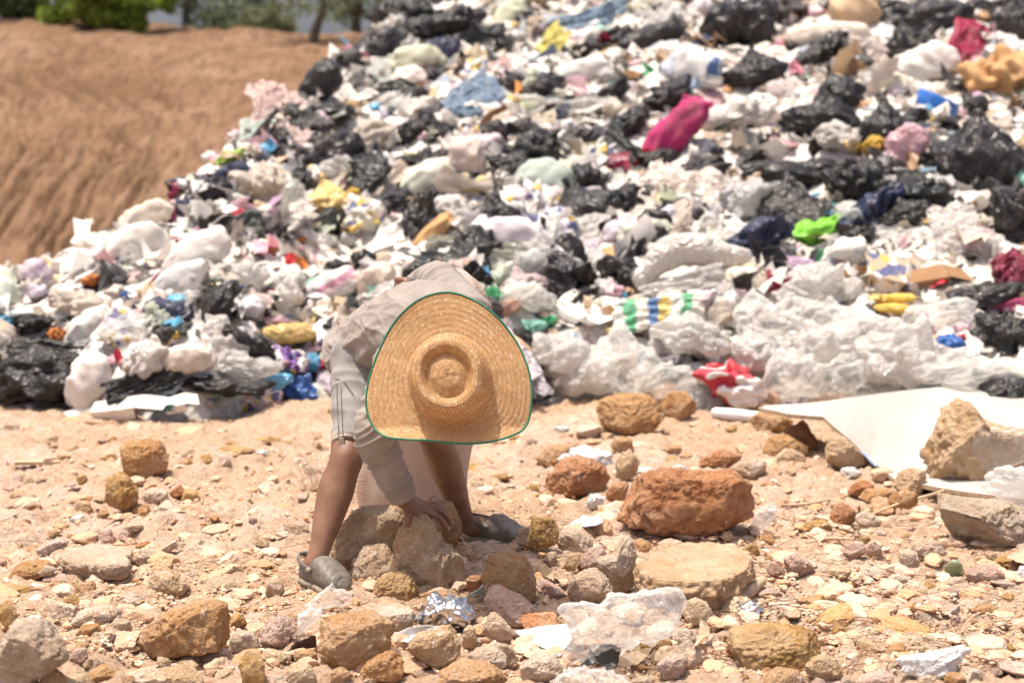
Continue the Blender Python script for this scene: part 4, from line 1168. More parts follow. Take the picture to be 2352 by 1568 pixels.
# ---- left flank
I(545,297,34,52,60,'wad','purple','film','plastic_bag',B,'crumpled purple bag on the left ridge of the heap','the purple bag on the ridge')
I(735,205,130,85,35,'sack','black','black','garbage_bag','garbage bag','long black bag lying along the left ridge of the heap','the long black bag on the ridge')
I(525,365,80,34,22,'wad','lime','film','plastic_bag',B,'lime green bag near the left ridge','the lime green bag')
I(530,418,110,58,25,'sack','navy','black','garbage_bag','garbage bag','dark navy bag below the lime green bag','the dark navy bag')
I(605,437,130,90,10,'bag','cream','film','plastic_bag',B,'big cream bag right of the dark navy bag','the big cream bag',3)
I(340,442,110,46,28,'rag','black','black','plastic_sheet','plastic sheet','ragged black film sticking out at the left ridge','the ragged black film')
I(330,512,150,70,25,'sack','cream','woven','sack','sack','dirty off white bundle on the ridge left of the pink ball','the off white bundle')
I(380,497,50,52,0,'wad','magenta','film','plastic_bag',B,'ball of pink netting at the left ridge','the pink netting ball')
I(425,488,46,75,0,'bag','navy','black','garbage_bag','garbage bag','navy black bag right of the pink netting ball','the navy black bag')
I(420,515,50,26,40,'rag','violet','cloth','rag','rag','violet blue rag beneath the navy black bag','the violet rag')
I(495,515,75,42,5,'box','black','hard','crate','crate','dark open crate with red bits around it on the left slope','the dark crate',yaw=10)
I(548,497,36,30,20,'wad','red','film','plastic_bag',B,'red wad at the right edge of the dark crate','the red wad by the crate')
I(470,524,20,40,-20,'rag','red','cloth','rag','rag','red scrap at the left edge of the dark crate','the red scrap by the crate')
I(750,470,125,78,8,'tied','honey','gloss','plastic_bag',B,'honey yellow knotted bag in the middle of the left slope','the honey yellow bag',2)
I(812,452,30,40,-20,'wad','yellow','film','plastic_bag',B,'dark yellow wad touching the honey yellow bag','the dark yellow wad')
I(455,592,170,92,17,'sack','white','woven','sack','sack','large white sack lying on the lower left slope','the large white sack')
I(165,607,80,80,20,'carton','grey','card','cardboard_piece','cardboard','grey folded card standing on the left edge of the heap','the grey folded card')
I(240,560,90,50,-10,'carton','cream','card','cardboard_piece','cardboard','cream coloured carton flap near the left edge','the cream carton flap')
I(60,610,90,60,10,'bag','white','film','plastic_bag',B,'white bag with faint red print at the far left end of the heap','the far left white bag')
I(415,648,140,66,12,'sack','lgrey','woven','sack','sack','light grey sack below the large white sack','the light grey sack')
I(478,622,30,34,0,'wad','green','film','plastic_bag',B,'green wad at the right end of the light grey sack','the green wad')
I(340,662,90,26,38,'rag','magenta','film','plastic_strip','plastic strip','magenta strip left of the light grey sack','the magenta strip')
I(290,682,30,24,0,'wad','blue','film','plastic_bag',B,'small blue wad left of the magenta strip','the small blue wad')
I(210,643,44,28,10,'wad','orange','film','plastic_bag',B,'rusty orange wad on the left slope','the rusty orange wad')
I(180,700,140,80,-10,'bag','cream','film','plastic_bag',B,'wide cream bag below the rusty orange wad','the wide cream bag')
I(660,600,44,70,35,'rag','red','cloth','rag','rag','crimson rag left of the blue rag','the crimson rag')
I(693,612,40,60,-25,'rag','orange','cloth','rag','rag','orange rag between the crimson and blue rags','the orange rag')
I(775,592,85,44,-30,'rag','blue','cloth','rag','rag','royal blue rag above the striped sack','the royal blue rag')
I(790,622,80,48,-15,'wad','black','black','garbage_bag','garbage bag','small black bag under the royal blue rag','the small black bag under the blue rag')
I(762,662,150,76,33,'sack','rose','rose_stripe','striped_sack','sack','pink and green striped sack behind the boy on the left','the striped sack',0,yaw=0)
I(560,640,110,90,0,'bag','cream','milk','plastic_bag',B,'big cloudy bag left of the striped sack','the big cloudy bag')
I(640,668,60,22,-6,'rag','red','cloth','rag','rag','dark red strip below the crimson rag','the dark red strip')
I(660,775,130,50,10,'sack','honey','film','plastic_bag',B,'flat pale yellow bag at the left behind the boy','the flat yellow bag')
I(630,745,70,30,0,'wad','rose','film','plastic_bag',B,'dusty pink wad above the flat yellow bag','the dusty pink wad')
I(512,790,130,100,-35,'sheet','lgrey','milk','plastic_sheet','plastic sheet','silvery see through sheet hanging on the lower left slope','the silvery sheet')
I(580,800,120,70,-30,'bag','black','black','garbage_bag','garbage bag','black bag around the silvery sheet','the black bag by the silvery sheet')
I(665,835,75,80,0,'bag','purple','print','plastic_bag',B,'purple printed wrappers near the toe of the heap behind the boy','the purple wrappers')
I(715,815,60,30,10,'rag','rose','cloth','rag','rag','pink rag above the purple wrappers','the pink rag')
I(735,850,50,26,0,'wad','red','film','plastic_bag',B,'red wad right beside the purple wrappers','the red wad by the wrappers')
I(715,835,44,44,0,'wad','sky','film','plastic_bag',B,'sky blue wad between purple wrappers and red wad','the sky blue wad')
I(618,886,90,58,5,'bag','sky','gloss','plastic_bag',B,'bright blue bag on the toe of the heap, left of the two','the left blue bag',4)
I(690,900,85,52,-8,'bag','blue','gloss','plastic_bag',B,'deeper blue bag on the toe of the heap, nearest the boy','the right blue bag',6)
I(520,912,118,44,6,'bag','mint','film','plastic_bag',B,'soft green bag lying at the toe left of the blue bags','the soft green bag')
I(383,938,95,24,4,'wad','teal','cloth','rag','rag','teal rag on the earth at the toe of the heap','the teal rag')
I(205,882,130,112,35,'sack','white','woven','cushion','cushion','pinkish white stuffed cushion at the toe, far left','the pinkish cushion',3)
I(330,838,95,80,20,'bag','white','film','plastic_bag',B,'pointed white bag right of the pinkish cushion','the pointed white bag')
I(430,842,130,70,0,'sack','cream','woven','sack','sack','cream sack right of the pointed white bag','the cream sack')
I(560,850,130,64,-5,'bag','white','milk','plastic_bag',B,'greenish white bag above the soft green bag','the greenish white bag')
I(105,870,230,120,10,'bag','black','black','garbage_bag','garbage bag','huge black bag at the far left toe of the heap','the huge black bag',5)
I(120,815,200,50,-8,'sheet','dgrey','black','plastic_sheet','plastic sheet','shiny dark sheet draped over the huge black bag','the shiny dark sheet')
I(330,888,180,50,0,'sheet','black','black','plastic_sheet','plastic sheet','black film under the pointed white bag','the black film')
I(500,886,200,50,-4,'bag','black','black','garbage_bag','garbage bag','long black bag behind the soft green bag','the long black bag at the toe')
I(290,932,185,44,22,'carton','white','card','cardboard_piece','cardboard','white board propped up at the toe of the heap','the propped white board',0,lift=.04)
I(415,918,80,44,14,'carton','white','card','cardboard_piece','cardboard','white board with a red edge right of the propped board','the red edged board',1,lift=.04)
I(60,945,150,34,8,'carton','grey','card','cardboard_piece','cardboard','grey flat board at the left edge of the ground','the grey board',2,lift=.03)
I(190,952,180,26,5,'carton','white','card','cardboard_piece','cardboard','thin white card strip on the earth at the toe','the thin white card',3,lift=.02)
I(125,905,100,60,0,'bag','white','clear','plastic_bag',B,'glinting clear bag left of the pinkish cushion','the glinting clear bag')
I(30,797,26,46,-30,'rag','red','cloth','rag','rag','bright red strip at the left edge of the heap','the red strip at the left edge')
I(30,735,60,36,0,'wad','sky','film','plastic_bag',B,'pale blue wad at the left edge above the red strip','the pale blue wad')
I(130,770,40,34,0,'wad','orange','film','plastic_bag',B,'peach coloured wad above the huge black bag','the peach wad')
I(270,730,90,26,10,'rag','lime','film','plastic_strip','plastic strip','olive green strip below the wide cream bag','the olive strip')
I(75,745,90,46,20,'bag','black','black','garbage_bag','garbage bag','small black bag at the far left slope','the small far left black bag')
# ---- centre
I(1265,105,110,52,42,'sheet','lemon','film','plastic_bag',B,'yellow bag high on the heap near the top centre','the high yellow bag')
I(1345,50,230,52,30,'sheet','steel','film','tarp','tarp','long grey blue tarp high on the heap above the yellow bag','the grey blue tarp')
I(1225,140,120,40,45,'rag','steel','cloth','tarp','tarp','dark blue strip of tarp left below the high yellow bag','the dark blue tarp strip')
I(1050,58,130,95,20,'bag','black','black','garbage_bag','garbage bag','black bag high up near the left ridge top','the ridge top black bag')
I(1125,95,110,70,-20,'bag','black','black','garbage_bag','garbage bag','black bag right of the one near the ridge top','the second ridge top black bag')
I(1490,102,180,56,22,'sack','black','black','garbage_bag','garbage bag','long black bag near the top centre','the long top black bag')
I(1345,178,140,66,12,'sack','white','woven','sack','sack','white sack below the long top black bag','the upper white sack',4)
I(1395,178,50,40,0,'tied','lgrey','film','plastic_bag',B,'grey knotted neck of a bag at the upper white sack','the grey knotted bag')
I(1085,228,140,80,25,'sheet','steel','film','tarp','tarp','steel blue crumpled sheet on the upper middle slope','the steel blue sheet')
I(1062,262,90,40,8,'bag','steel','film','plastic_bag',B,'dark blue grey bag below the steel blue sheet','the blue grey bag')
I(1115,282,120,50,42,'rag','brown','cloth','rag','rag','brown strip of cloth left of the pale bundle, upper middle','the brown cloth')
I(1590,168,140,88,-14,'sack','white','blue_band','printed_sack','sack','white sack with a blue printed band high on the right','the blue banded sack',2,yaw=0)
I(945,302,62,56,0,'bag','black','black','garbage_bag','garbage bag','round black bag left of the brown cloth','the round black bag')
I(1230,352,110,88,0,'bag','black','black','garbage_bag','garbage bag','black bag in the middle above the pale sheets','the middle black bag')
I(1440,470,130,95,25,'bag','black','black','garbage_bag','garbage bag','sagging black bag right of centre','the sagging black bag')
I(1138,500,110,84,0,'tied','black','black','garbage_bag','garbage bag','tied black bag just above the hat','the black bag above the hat')
I(1010,372,95,54,8,'bag','black','black','garbage_bag','garbage bag','flat black bag left of the middle black bag','the flat black bag')
I(975,525,90,100,0,'bag','black','black','garbage_bag','garbage bag','black bag behind the brown paper sack','the black bag behind the paper sack')
I(845,322,120,88,25,'bag','cream','film','plastic_bag',B,'cream beige bundle on the upper left slope','the beige bundle',7)
I(995,545,60,112,-38,'sack','kraft','card','paper_sack','sack','brown paper sack standing behind the boy','the brown paper sack',1)
I(1050,490,80,74,20,'bag','white','film','plastic_bag',B,'white bag at the top of the brown paper sack','the white bag on the paper sack')
I(1142,690,44,50,0,'bag','green','film','plastic_bag',B,'dark green bag right beside the sleeve','the dark green bag')
I(1222,757,56,42,0,'bag','mint','film','plastic_bag',B,'mint green bag right of the hat','the mint bag')
I(1192,800,50,130,0,'bag','black','black','garbage_bag','garbage bag','black bag hidden behind the right side of the hat','the black bag behind the hat')
I(1395,588,100,56,22,'carton','kraft','card','cardboard_piece','cardboard','orange brown cardboard on the slope right of the boy','the orange brown cardboard',4)
I(1430,645,110,80,-20,'bag','black','black','garbage_bag','garbage bag','black bag below the orange brown cardboard','the black bag under the cardboard')
I(1590,605,235,110,4,'saus','white','film','plastic_bag',B,'long stuffed white bag right of the orange brown cardboard','the long stuffed white bag',0,yaw=0,lift=.05)
I(1570,660,200,60,18,'sheet','white','milk','plastic_sheet','plastic sheet','white sheet under the long stuffed white bag','the white sheet')
I(1510,728,210,80,12,'sheet',(.2,.3,.42),'tarp_stripe','striped_tarp','tarp','blue, green and yellow striped tarp in the middle right','the striped tarp',2)
I(1330,695,130,50,8,'rag','dgrey','black','garbage_bag','garbage bag','torn dark bag right of the boy beside the striped tarp','the torn dark bag')
I(1420,850,190,150,10,'bag','white','clear','plastic_bag',B,'large clear bag on the toe of the heap right of the hat','the large clear bag',9)
I(1330,860,140,100,0,'bag','white','milk','plastic_bag',B,'milky bag between the hat and the large clear bag','the milky bag')
I(1570,862,95,34,-3,'box','dgreen','hard','crate','crate','dark green flat box at the toe of the heap','the dark green box',1,yaw=0)
I(1690,890,140,90,-20,'bag','red','red_stripe','plastic_bag',B,'red and white bag at the toe right of the dark green box','the red bag',11)
I(1640,862,70,36,10,'saus','red','gloss','plastic_tube','tube','red rolled bag left of the red bag at the toe','the red roll')
I(1735,812,105,115,0,'tied','white','film','plastic_bag',B,'round white bag swelling above the red bag','the round white bag',1)
I(1700,905,130,36,-12,'rag','white','film','plastic_strip','plastic strip','white strip lying across the red bag','the white strip')
I(1260,945,170,28,4,'sheet','grey','film','plastic_sheet','plastic sheet','flat grey green sheet on the earth right of the hat','the flat grey sheet')
I(1550,318,215,84,46,'sack','magenta','cloth','rag','rag','large magenta cloth stretched over the heap','the magenta cloth',1,lift=.10,yaw=0)
I(1598,262,70,80,70,'sheet','magenta','cloth','rag','rag','peak of magenta cloth at the right end of the large one','the magenta peak',3,lift=.08)
I(1690,275,170,120,15,'bag','white','film','plastic_bag',B,'big white bag with a green stripe right of the magenta cloth','the green striped white bag',2)
I(1685,283,90,14,28,'rag','dgreen','film','plastic_strip','plastic strip','dark green band across the big white bag','the dark green band',lift=.16)
I(1690,472,130,120,20,'bag','lgrey','film','plastic_bag',B,'pale grey bag left of the draped black sheet','the pale grey bag',8)
I(1800,490,170,140,35,'sheet','dgrey','black','plastic_sheet','plastic sheet','black plastic sheet draped down the middle right','the draped black sheet',4,lift=.08)
I(1860,405,250,100,0,'bag','black','black','garbage_bag','garbage bag','wide black bag above the draped black sheet','the wide black bag',2)
I(1610,395,110,70,15,'bag','black','black','garbage_bag','garbage bag','black bag below the magenta cloth','the black bag under the magenta cloth')
# ---- right
I(1900,88,200,62,-3,'sack','cream','woven','sack','sack','long beige sack near the top right','the long beige sack',5,yaw=0)
I(1965,42,110,110,40,'sack','tan','woven','sack','sack','beige sack standing at the top right edge','the standing beige sack',6)
I(2005,20,46,60,70,'rag','yellow','film','plastic_strip','plastic strip','mustard strip at the standing beige sack','the mustard strip')
I(2150,240,100,78,-25,'bowl','blue','hard','basin','basin','blue plastic basin lying upside down on the right','the blue basin',0,yaw=0,lift=.16)
I(2060,128,110,44,62,'rag','lemon','film','plastic_strip','plastic strip','twisted yellow strip on the upper right slope','the twisted yellow strip',3,lift=.06)
I(2125,160,150,100,40,'sack','white','woven','printed_sack','sack','white woven sack right of the twisted yellow strip','the right woven sack',0,yaw=0)
I(2215,118,80,150,-20,'sheet','maroon','cloth','rag','rag','maroon cloth hanging right of the white woven sack','the maroon cloth',5,lift=.05)
I(2295,190,170,150,0,'bag','kraft','woven','sack','sack','big brown burlap bundle at the upper right edge','the burlap bundle',0)
I(2280,70,130,34,38,'rag','orange','film','plastic_strip','plastic strip','orange strip above the maroon cloth','the orange strip')
I(2030,75,70,60,-10,'carton','lgrey','card','cardboard_piece','cardboard','pale blue grey card at the upper right','the pale card')
I(1830,162,34,84,-15,'rag','pink','cloth','rag','rag','salmon pink strip on the upper right slope','the salmon strip',6,lift=.06)
for q in [(1700,80,160,150,0,'broad black bag at the top right of centre','the top black bag'),(1735,170,150,80,10,'black bag right of the blue banded sack','the black bag by the banded sack'),(2110,45,190,120,0,'very dark bag at the top right','the very dark bag'),
          (1925,225,130,90,20,'black bag between beige sack and blue basin','the black bag left of the basin'),(1890,285,190,100,-8,'creased black bag with white wads on top','the creased black bag'),(2240,372,220,170,0,'largest black bag on the right slope','the largest right black bag'),
          (2030,300,110,110,0,'black bag beside the largest one on the right','the black bag by the largest'),(2315,500,110,150,10,'black bag at the right edge of the heap','the right edge black bag'),(2310,775,150,115,0,'black bag at the lower right edge beside the cardboard sheet','the lower right black bag'),
          (2250,680,160,70,12,'shiny black bag above the lower right one','the shiny black bag'),(2090,120,120,110,0,'black bag behind the twisted yellow strip','the black bag behind the yellow strip'),(1520,235,120,70,25,'black bag left below the blue banded sack','the lower banded sack bag'),
          (1430,295,120,70,40,'black bag left of the magenta cloth','the magenta cloth black bag'),(1950,420,120,110,0,'black bag touching the wide one on the right','the neighbour of the wide black bag'),(2330,60,90,120,0,'black bag in the top right corner','the corner black bag')]:
    I(q[0], q[1], q[2], q[3], q[4], tr.choice(['bag', 'bag', 'tied']), 'black', 'black', 'garbage_bag', 'garbage bag', q[5], q[6])
I(1905,255,52,46,0,'wad','white','film','plastic_bag',B,'white wad on the creased black bag, upper of two','the upper white wad',lift=.12)
I(1930,318,92,62,0,'bag','white','film','plastic_bag',B,'rounded white bag below the creased black bag','the rounded white bag',lift=.08)
I(2005,335,46,38,40,'wad','yellow','film','plastic_bag',B,'small yellow wad right of the rounded white bag','the small yellow wad',lift=.06)
I(2088,350,110,90,50,'sack','rose','film','plastic_bag',B,'beige pink bag left of the largest right black bag','the beige pink bag',1,lift=.05)
I(1872,545,150,62,12,'bag','bright','gloss','plastic_bag',B,'vivid green shiny bag on the right slope','the vivid green bag',12,lift=.05)
I(1895,490,46,30,0,'wad','sky','film','plastic_bag',B,'small turquoise wad above the vivid green bag','the turquoise wad')
I(1818,618,120,48,-4,'sack','lilac','film','plastic_bag',B,'lilac bag below the vivid green bag','the lilac bag',2)
I(1850,665,150,110,15,'bag','white','milk','plastic_bag',B,'swollen white bag below the lilac bag','the swollen white bag',13)
I(2050,618,130,105,-20,'carton','tan','print','printed_carton','cardboard','flattened printed carton with blue corner on the right','the printed carton',5,lift=.08)
I(2155,628,150,56,16,'carton','brown','card','cardboard_piece','cardboard','dark brown cardboard beside the printed carton','the dark brown cardboard',2,lift=.05)
I(2058,692,92,24,0,'sack','yellow','gloss','wrapper','wrapper','upper yellow wrapper below the printed carton','the upper yellow wrapper',3,lift=.05)
I(2055,718,96,26,-10,'sack','yellow','gloss','wrapper','wrapper','lower yellow wrapper of the pair below the printed carton','the lower yellow wrapper',5,lift=.05)
I(2322,622,80,110,0,'bag','maroon','film','plastic_bag',B,'maroon bag at the right edge, upper of two','the upper maroon bag',lift=.06)
I(2310,702,90,48,0,'bag','magenta','film','plastic_bag',B,'smaller maroon pink bag at the right edge, lower of two','the lower maroon bag',lift=.06)
I(2180,792,56,48,0,'wad','blue','gloss','wrapper','wrapper','blue green wrapper at the lower right toe','the blue green wrapper',lift=.04)
I(2212,778,40,16,0,'wad','red','gloss','wrapper','wrapper','red wrapper beside the blue green one','the red wrapper',lift=.04)
I(2190,530,110,100,20,'sheet','lilac','milk','plastic_sheet','plastic sheet','lilac white film right of the vivid green bag','the lilac white film',7)
I(1780,650,50,70,-15,'box','maroon','card','box','box','small dark maroon box left of the lilac bag','the maroon box',2)
I(1640,860,30,30,0,'wad','white','film','plastic_bag',B,'tiny white wad beside the red roll','the tiny white wad')
# clear film field at the lower right toe
for k, q in enumerate([(1870,800,170,120,'milk','pale cloudy bag at the lower right toe, left of the big clear one','the pale cloudy bag'),(1960,870,190,110,'clear','big clear bag directly behind the left part of the cardboard sheet','the big clear bag'),(2080,830,210,120,'milk','cloudy film behind the middle of the cardboard sheet','the cloudy film'),
     (2190,860,200,80,'clear','glittering clear film behind the cardboard sheet','the glittering film'),(1820,870,140,120,'clear','clear bag right of the red bag','the clear bag by the red one'),(1900,730,180,90,'clear','clear crumpled film under the swollen white bag','the crumpled clear film'),
     (2040,770,160,90,'milk','whitish bag below the yellow wrappers','the whitish bag'),(1600,780,150,90,'milk','whitish film below the striped tarp','the whitish film'),(1530,880,120,80,'clear','clear film left of the dark green box','the clear film by the green box'),(2290,860,150,60,'clear','clear film at the right edge behind the cardboard sheet','the right edge film'),
     (1760,745,150,100,'clear','clear bag above the round white bag','the clear bag above'),(2160,720,140,70,'clear','thin film right of the yellow wrappers','the thin film'),(1280,820,120,120,'milk','whitish bag right of the hat brim','the whitish bag by the brim'),(1700,940,110,26,'clear','white foam roll','x')]):
    if q[6] == 'x': continue
    I(q[0], q[1], q[2], q[3], tr.uniform(-20, 20), 'bag', 'white', q[4], 'plastic_bag', B, q[5], q[6], variant=k * 3, lift=.03)
USED.update({o_['label']: 1 for o_ in bpy.data.objects if 'label' in o_})
# ---------------- the many other pieces of the heap: individuals
LMS = [(l[0], l[1], l[4]) for l in LMK if l[4]]
LMS += [(1035, 870, 'the hat')]
BIG = [(a, b_, w, h) for a, b_, w, h, s in LMK] + [(905, 585, 70, 60)]
HG = heap_z
fills = []
def heap_pick():
    while True:
        u = tr.uniform(-60, 2420); v = tr.uniform(-60, 950)
        p = heap_hit(u, v)
        if p is not None and p.z > -.05: return u, v, p
KINDS = {
 # name: (shapes, matkeys, colours(weights), size range m, count, category, noun, group)
 'garbage_bag': (['bag', 'bag', 'tied', 'rag', 'sheet', 'sheet', 'sack'], ['black'], [('black', 4), ('dgrey', 1.6), ('navy', .4)], (.16, .50), 230, 'garbage bag', 'garbage_bag', 'black garbage bags on the heap'),
 'sack': (['sack'], ['woven'], [('white', 3), ('cream', 3), ('grey', 1), ('tan', 1)], (.18, .42), 80, 'sack', 'sack', 'stuffed sacks on the heap'),
 'plastic_sheet': (['sheet', 'sheet', 'rag'], ['film', 'milk', 'film'], [('white', 4), ('cream', 3), ('lgrey', 2), ('rose', .6)], (.18, .5), 260, 'plastic sheet', 'plastic_sheet', 'pale plastic sheets on the heap'),
 'plastic_bag_white': (['bag', 'bag', 'sack', 'wad', 'tied'], ['film', 'film', 'milk', 'print'], [('white', 5), ('cream', 4), ('lgrey', 1.8), ('rose', .7)], (.10, .32), 240, 'plastic bag', 'plastic_bag', 'white and cream plastic bags on the heap'),
 'clear_bag': (['bag', 'wad', 'sheet', 'sheet'], ['clear', 'milk'], [('white', 1)], (.12, .36), 130, 'plastic film', 'clear_film', 'clear plastic film on the heap'),
 'cardboard': (['carton'], ['card', 'card', 'print'], [('tan', 2), ('kraft', 2), ('cream', 1.5), ('white', 1)], (.09, .24), 40, 'cardboard', 'cardboard_piece', 'cardboard pieces on the heap'),
 'coloured_bag': (['wad', 'bag', 'rag', 'sheet'], ['film', 'print', 'cloth', 'print'], [('red', 1.6), ('magenta', 1), ('pink', 1.4), ('rose', 3), ('sky', 1.1), ('blue', 1.2), ('steel', 3), ('mint', 1.5), ('green', .9), ('lemon', .8), ('honey', 1.2), ('orange', .8), ('lilac', 1), ('purple', .8), ('teal', .9), ('maroon', .9), ('brown', 1.6), ('tan', 2)], (.05, .17), 135, 'plastic bag', 'plastic_bag', 'coloured plastic bags on the heap'),
 'bottle': (['bottle'], ['clear', 'hard', 'clear'], [('white', 3), ('mint', 1), ('sky', 1)], (.12, .22), 55, 'bottle', 'bottle', 'plastic bottles on the heap'),
 'foam': (['tray'], ['hard'], [('white', 1)], (.08, .17), 45, 'foam tray', 'foam_tray', 'white foam trays on the heap'),
}
CN = dict(white='white', cream='cream', lgrey='light grey', grey='grey', rose='pale pink', black='black', dgrey='charcoal', navy='navy black', red='red', magenta='magenta', pink='pink', sky='light blue', blue='blue', steel='grey blue', mint='mint green', green='green', lemon='yellow', honey='honey yellow', orange='orange', lilac='lilac', purple='purple', teal='teal', maroon='maroon', tan='tan', kraft='brown', brown='dark brown')
NOUN = {'plastic_bag': 'bag', 'clear_film': 'film', 'garbage_bag': 'garbage bag', 'sack': 'sack', 'plastic_sheet': 'sheet', 'cardboard_piece': 'cardboard', 'bottle': 'bottle', 'foam_tray': 'foam tray'}
for key, (shapes, mats, cols, (lo, hi), cnt, cat, nm, grp) in KINDS.items():
    made = 0; tries = 0
    while made < cnt and tries < cnt * 40:
        tries += 1
        u, v, p = heap_pick()
        side = u / 2352
        if key == 'garbage_bag' and tr.random() > ((.62 + .38 * sstep(.35, .8, side)) if v < 560 else .22): continue
        if key == 'clear_bag' and tr.random() > (.12 + .9 * (v > 520) * (u > 1150)): continue
        s = lo * (hi / lo) ** (tr.random() ** 1.35)
        px = s * FD / p.y / 2
        if not clear_of(u, v, [(a_, b_, w_ + px * .55, h_ + px * .45) for a_, b_, w_, h_ in BIG if abs(a_ - u) < 260 and abs(b_ - v) < 200], .92): continue
        if key in ('sack', 'garbage_bag', 'cardboard') and not clear_of(u, v, fills, .8): continue
        kind = tr.choice(shapes); col = tr.choices([c[0] for c in cols], [c[1] for c in cols])[0]
        c = tuple(max(0, min(1, k * tr.uniform(.85, 1.08))) for k in C[col])
        n = Vector((tr.uniform(-.3, .1), -.55, .8)).normalized()
        asp = tr.uniform(.42, .8)
        nm2 = nm
        if nm == 'plastic_bag': nm2 = {'wad': 'wrapper' if key == 'coloured_bag' else 'crumpled_film', 'rag': 'plastic_strip'}.get(kind, nm)
        if nm == 'garbage_bag': nm2 = {'sheet': 'black_sheet', 'rag': 'black_strip', 'wad': 'black_wad'}.get(kind, nm)
        o = place(kind, p + n * s * tr.uniform(.0, .16), s, s * asp, tr.gauss(24 - 14 * side, 20), c, tr.choice(mats), nm2, None, tr.uniform(15, 52) if kind in ('sheet', 'rag', 'carton', 'tray') else tr.uniform(-25, 35), tr.uniform(0, 360) if kind not in ('sack', 'rag') else tr.uniform(-35, 35))
        word = {'bag': 'crumpled ', 'wad': 'wadded ', 'tied': 'knotted ', 'rag': 'stringy ', 'sheet': 'spread ', 'sack': '', 'carton': 'bent ', 'bottle': 'crushed ', 'tray': ''}[kind]
        head = ('small ' if px < 13 else ('big ' if px > 34 else '')) + (('clear ' if nm == 'clear_film' else CN[col] + ' ') if nm != 'foam_tray' else 'white ') + word + NOUN.get(nm2, nm2.replace('_', ' '))
        tag(o, unique_label(head, u, v, LMS), {'plastic_bag': cat, 'garbage_bag': cat}.get(nm2, nm2.replace('_', ' ')), grp)
        fills.append((u, v, px, px * asp))
        made += 1

BIGA = np.array(BIG)
def free_of_landmarks(x, y, z):
    c_, s_ = math.cos(PITCH), math.sin(PITCH)
    w = y * c_ - (z - CZ) * s_
    u = 1176 + FD * x / w; v = 784 - FD * (y * s_ + (z - CZ) * c_) / w
    ok = np.ones(len(x), bool)
    for a, b_, ww, hh in BIGA: ok &= ((u - a) / (ww * 1.0)) ** 2 + ((v - b_) / (hh * 1.0)) ** 2 > 1
    return ok

# ---------------- loose scraps nobody could count
def scraps(n, seed):
    r = np.random.default_rng(seed)
    cols = np.array([C[k] for k in ['white', 'white', 'white', 'white', 'cream', 'cream', 'lgrey', 'grey', 'rose', 'black', 'black', 'dgrey', 'tan', 'brown', 'kraft', 'pink', 'red', 'magenta', 'sky', 'blue', 'steel', 'mint', 'green', 'honey', 'lemon', 'orange', 'lilac', 'maroon']])
    wts = np.array([9, 9, 9, 9, 7, 7, 5, 3, 4, 5, 4, 3, 4, 3, 2, 1., .6, .5, .7, .45, .9, .9, .5, .5, .35, .4, .6, .4]); wts /= wts.sum()
    y = 6.7 + 8.5 * r.random(n * 2) ** 1.1; x = r.uniform(-1, 1, n * 2) * (.34 * y + .6)
    z = heap_z(x, y); k = np.where((z > .0) & free_of_landmarks(x, y, z))[0][:n]
    x, y, z = x[k], y[k], z[k]; n = len(k)
    g = lin(-1, 1, 4); X, Y = np.meshgrid(g, g, indexing='ij'); base = np.stack([X.ravel(), Y.ravel(), np.zeros(16)], 1)
    V = base[None] + r.normal(0, .20, (n, 16, 3)) * np.array((1, 1, 2.0))
    V[..., 2] -= .35 * (X.ravel() ** 2)[None] * r.uniform(-1, 1.6, (n, 1))
    s = .018 * (.085 / .018) ** (r.random(n) ** 1.4)
    sc = np.stack([s * r.uniform(.6, 1.8, n), s * r.uniform(.5, 1.0, n), s], 1)
    V *= sc[:, None]
    q = r.normal(size=(n, 3)); q[:, 2] = np.abs(q[:, 2]) + .6; q[:, 1] -= .5; q /= np.linalg.norm(q, axis=1)[:, None]
    a = r.normal(size=(n, 3)); a -= q * (a * q).sum(1)[:, None]; a /= np.linalg.norm(a, axis=1)[:, None]
    b_ = np.cross(q, a)
    W = V[..., 0:1] * a[:, None] + V[..., 1:2] * b_[:, None] + V[..., 2:3] * q[:, None]
    W += np.stack([x, y, z + s * .5 + r.uniform(0, .05, n)], 1)[:, None]
    F = (grid_faces(4, 4)[None] + (np.arange(n) * 16)[:, None, None]).reshape(-1, 4)
    cc = cols[r.choice(len(cols), n, p=wts)] * r.uniform(.8, 1.08, (n, 1))
    return mesh_np('litter_scraps', W.reshape(-1, 3), F, True, col=np.repeat(np.clip(cc, 0, 1), 16, 0))
tag(obj('litter_scraps', scraps(2400, 51), mat_attr('scrap_film', .4, .2)), 'countless small scraps of plastic and paper between the bags', 'litter', kind='stuff')
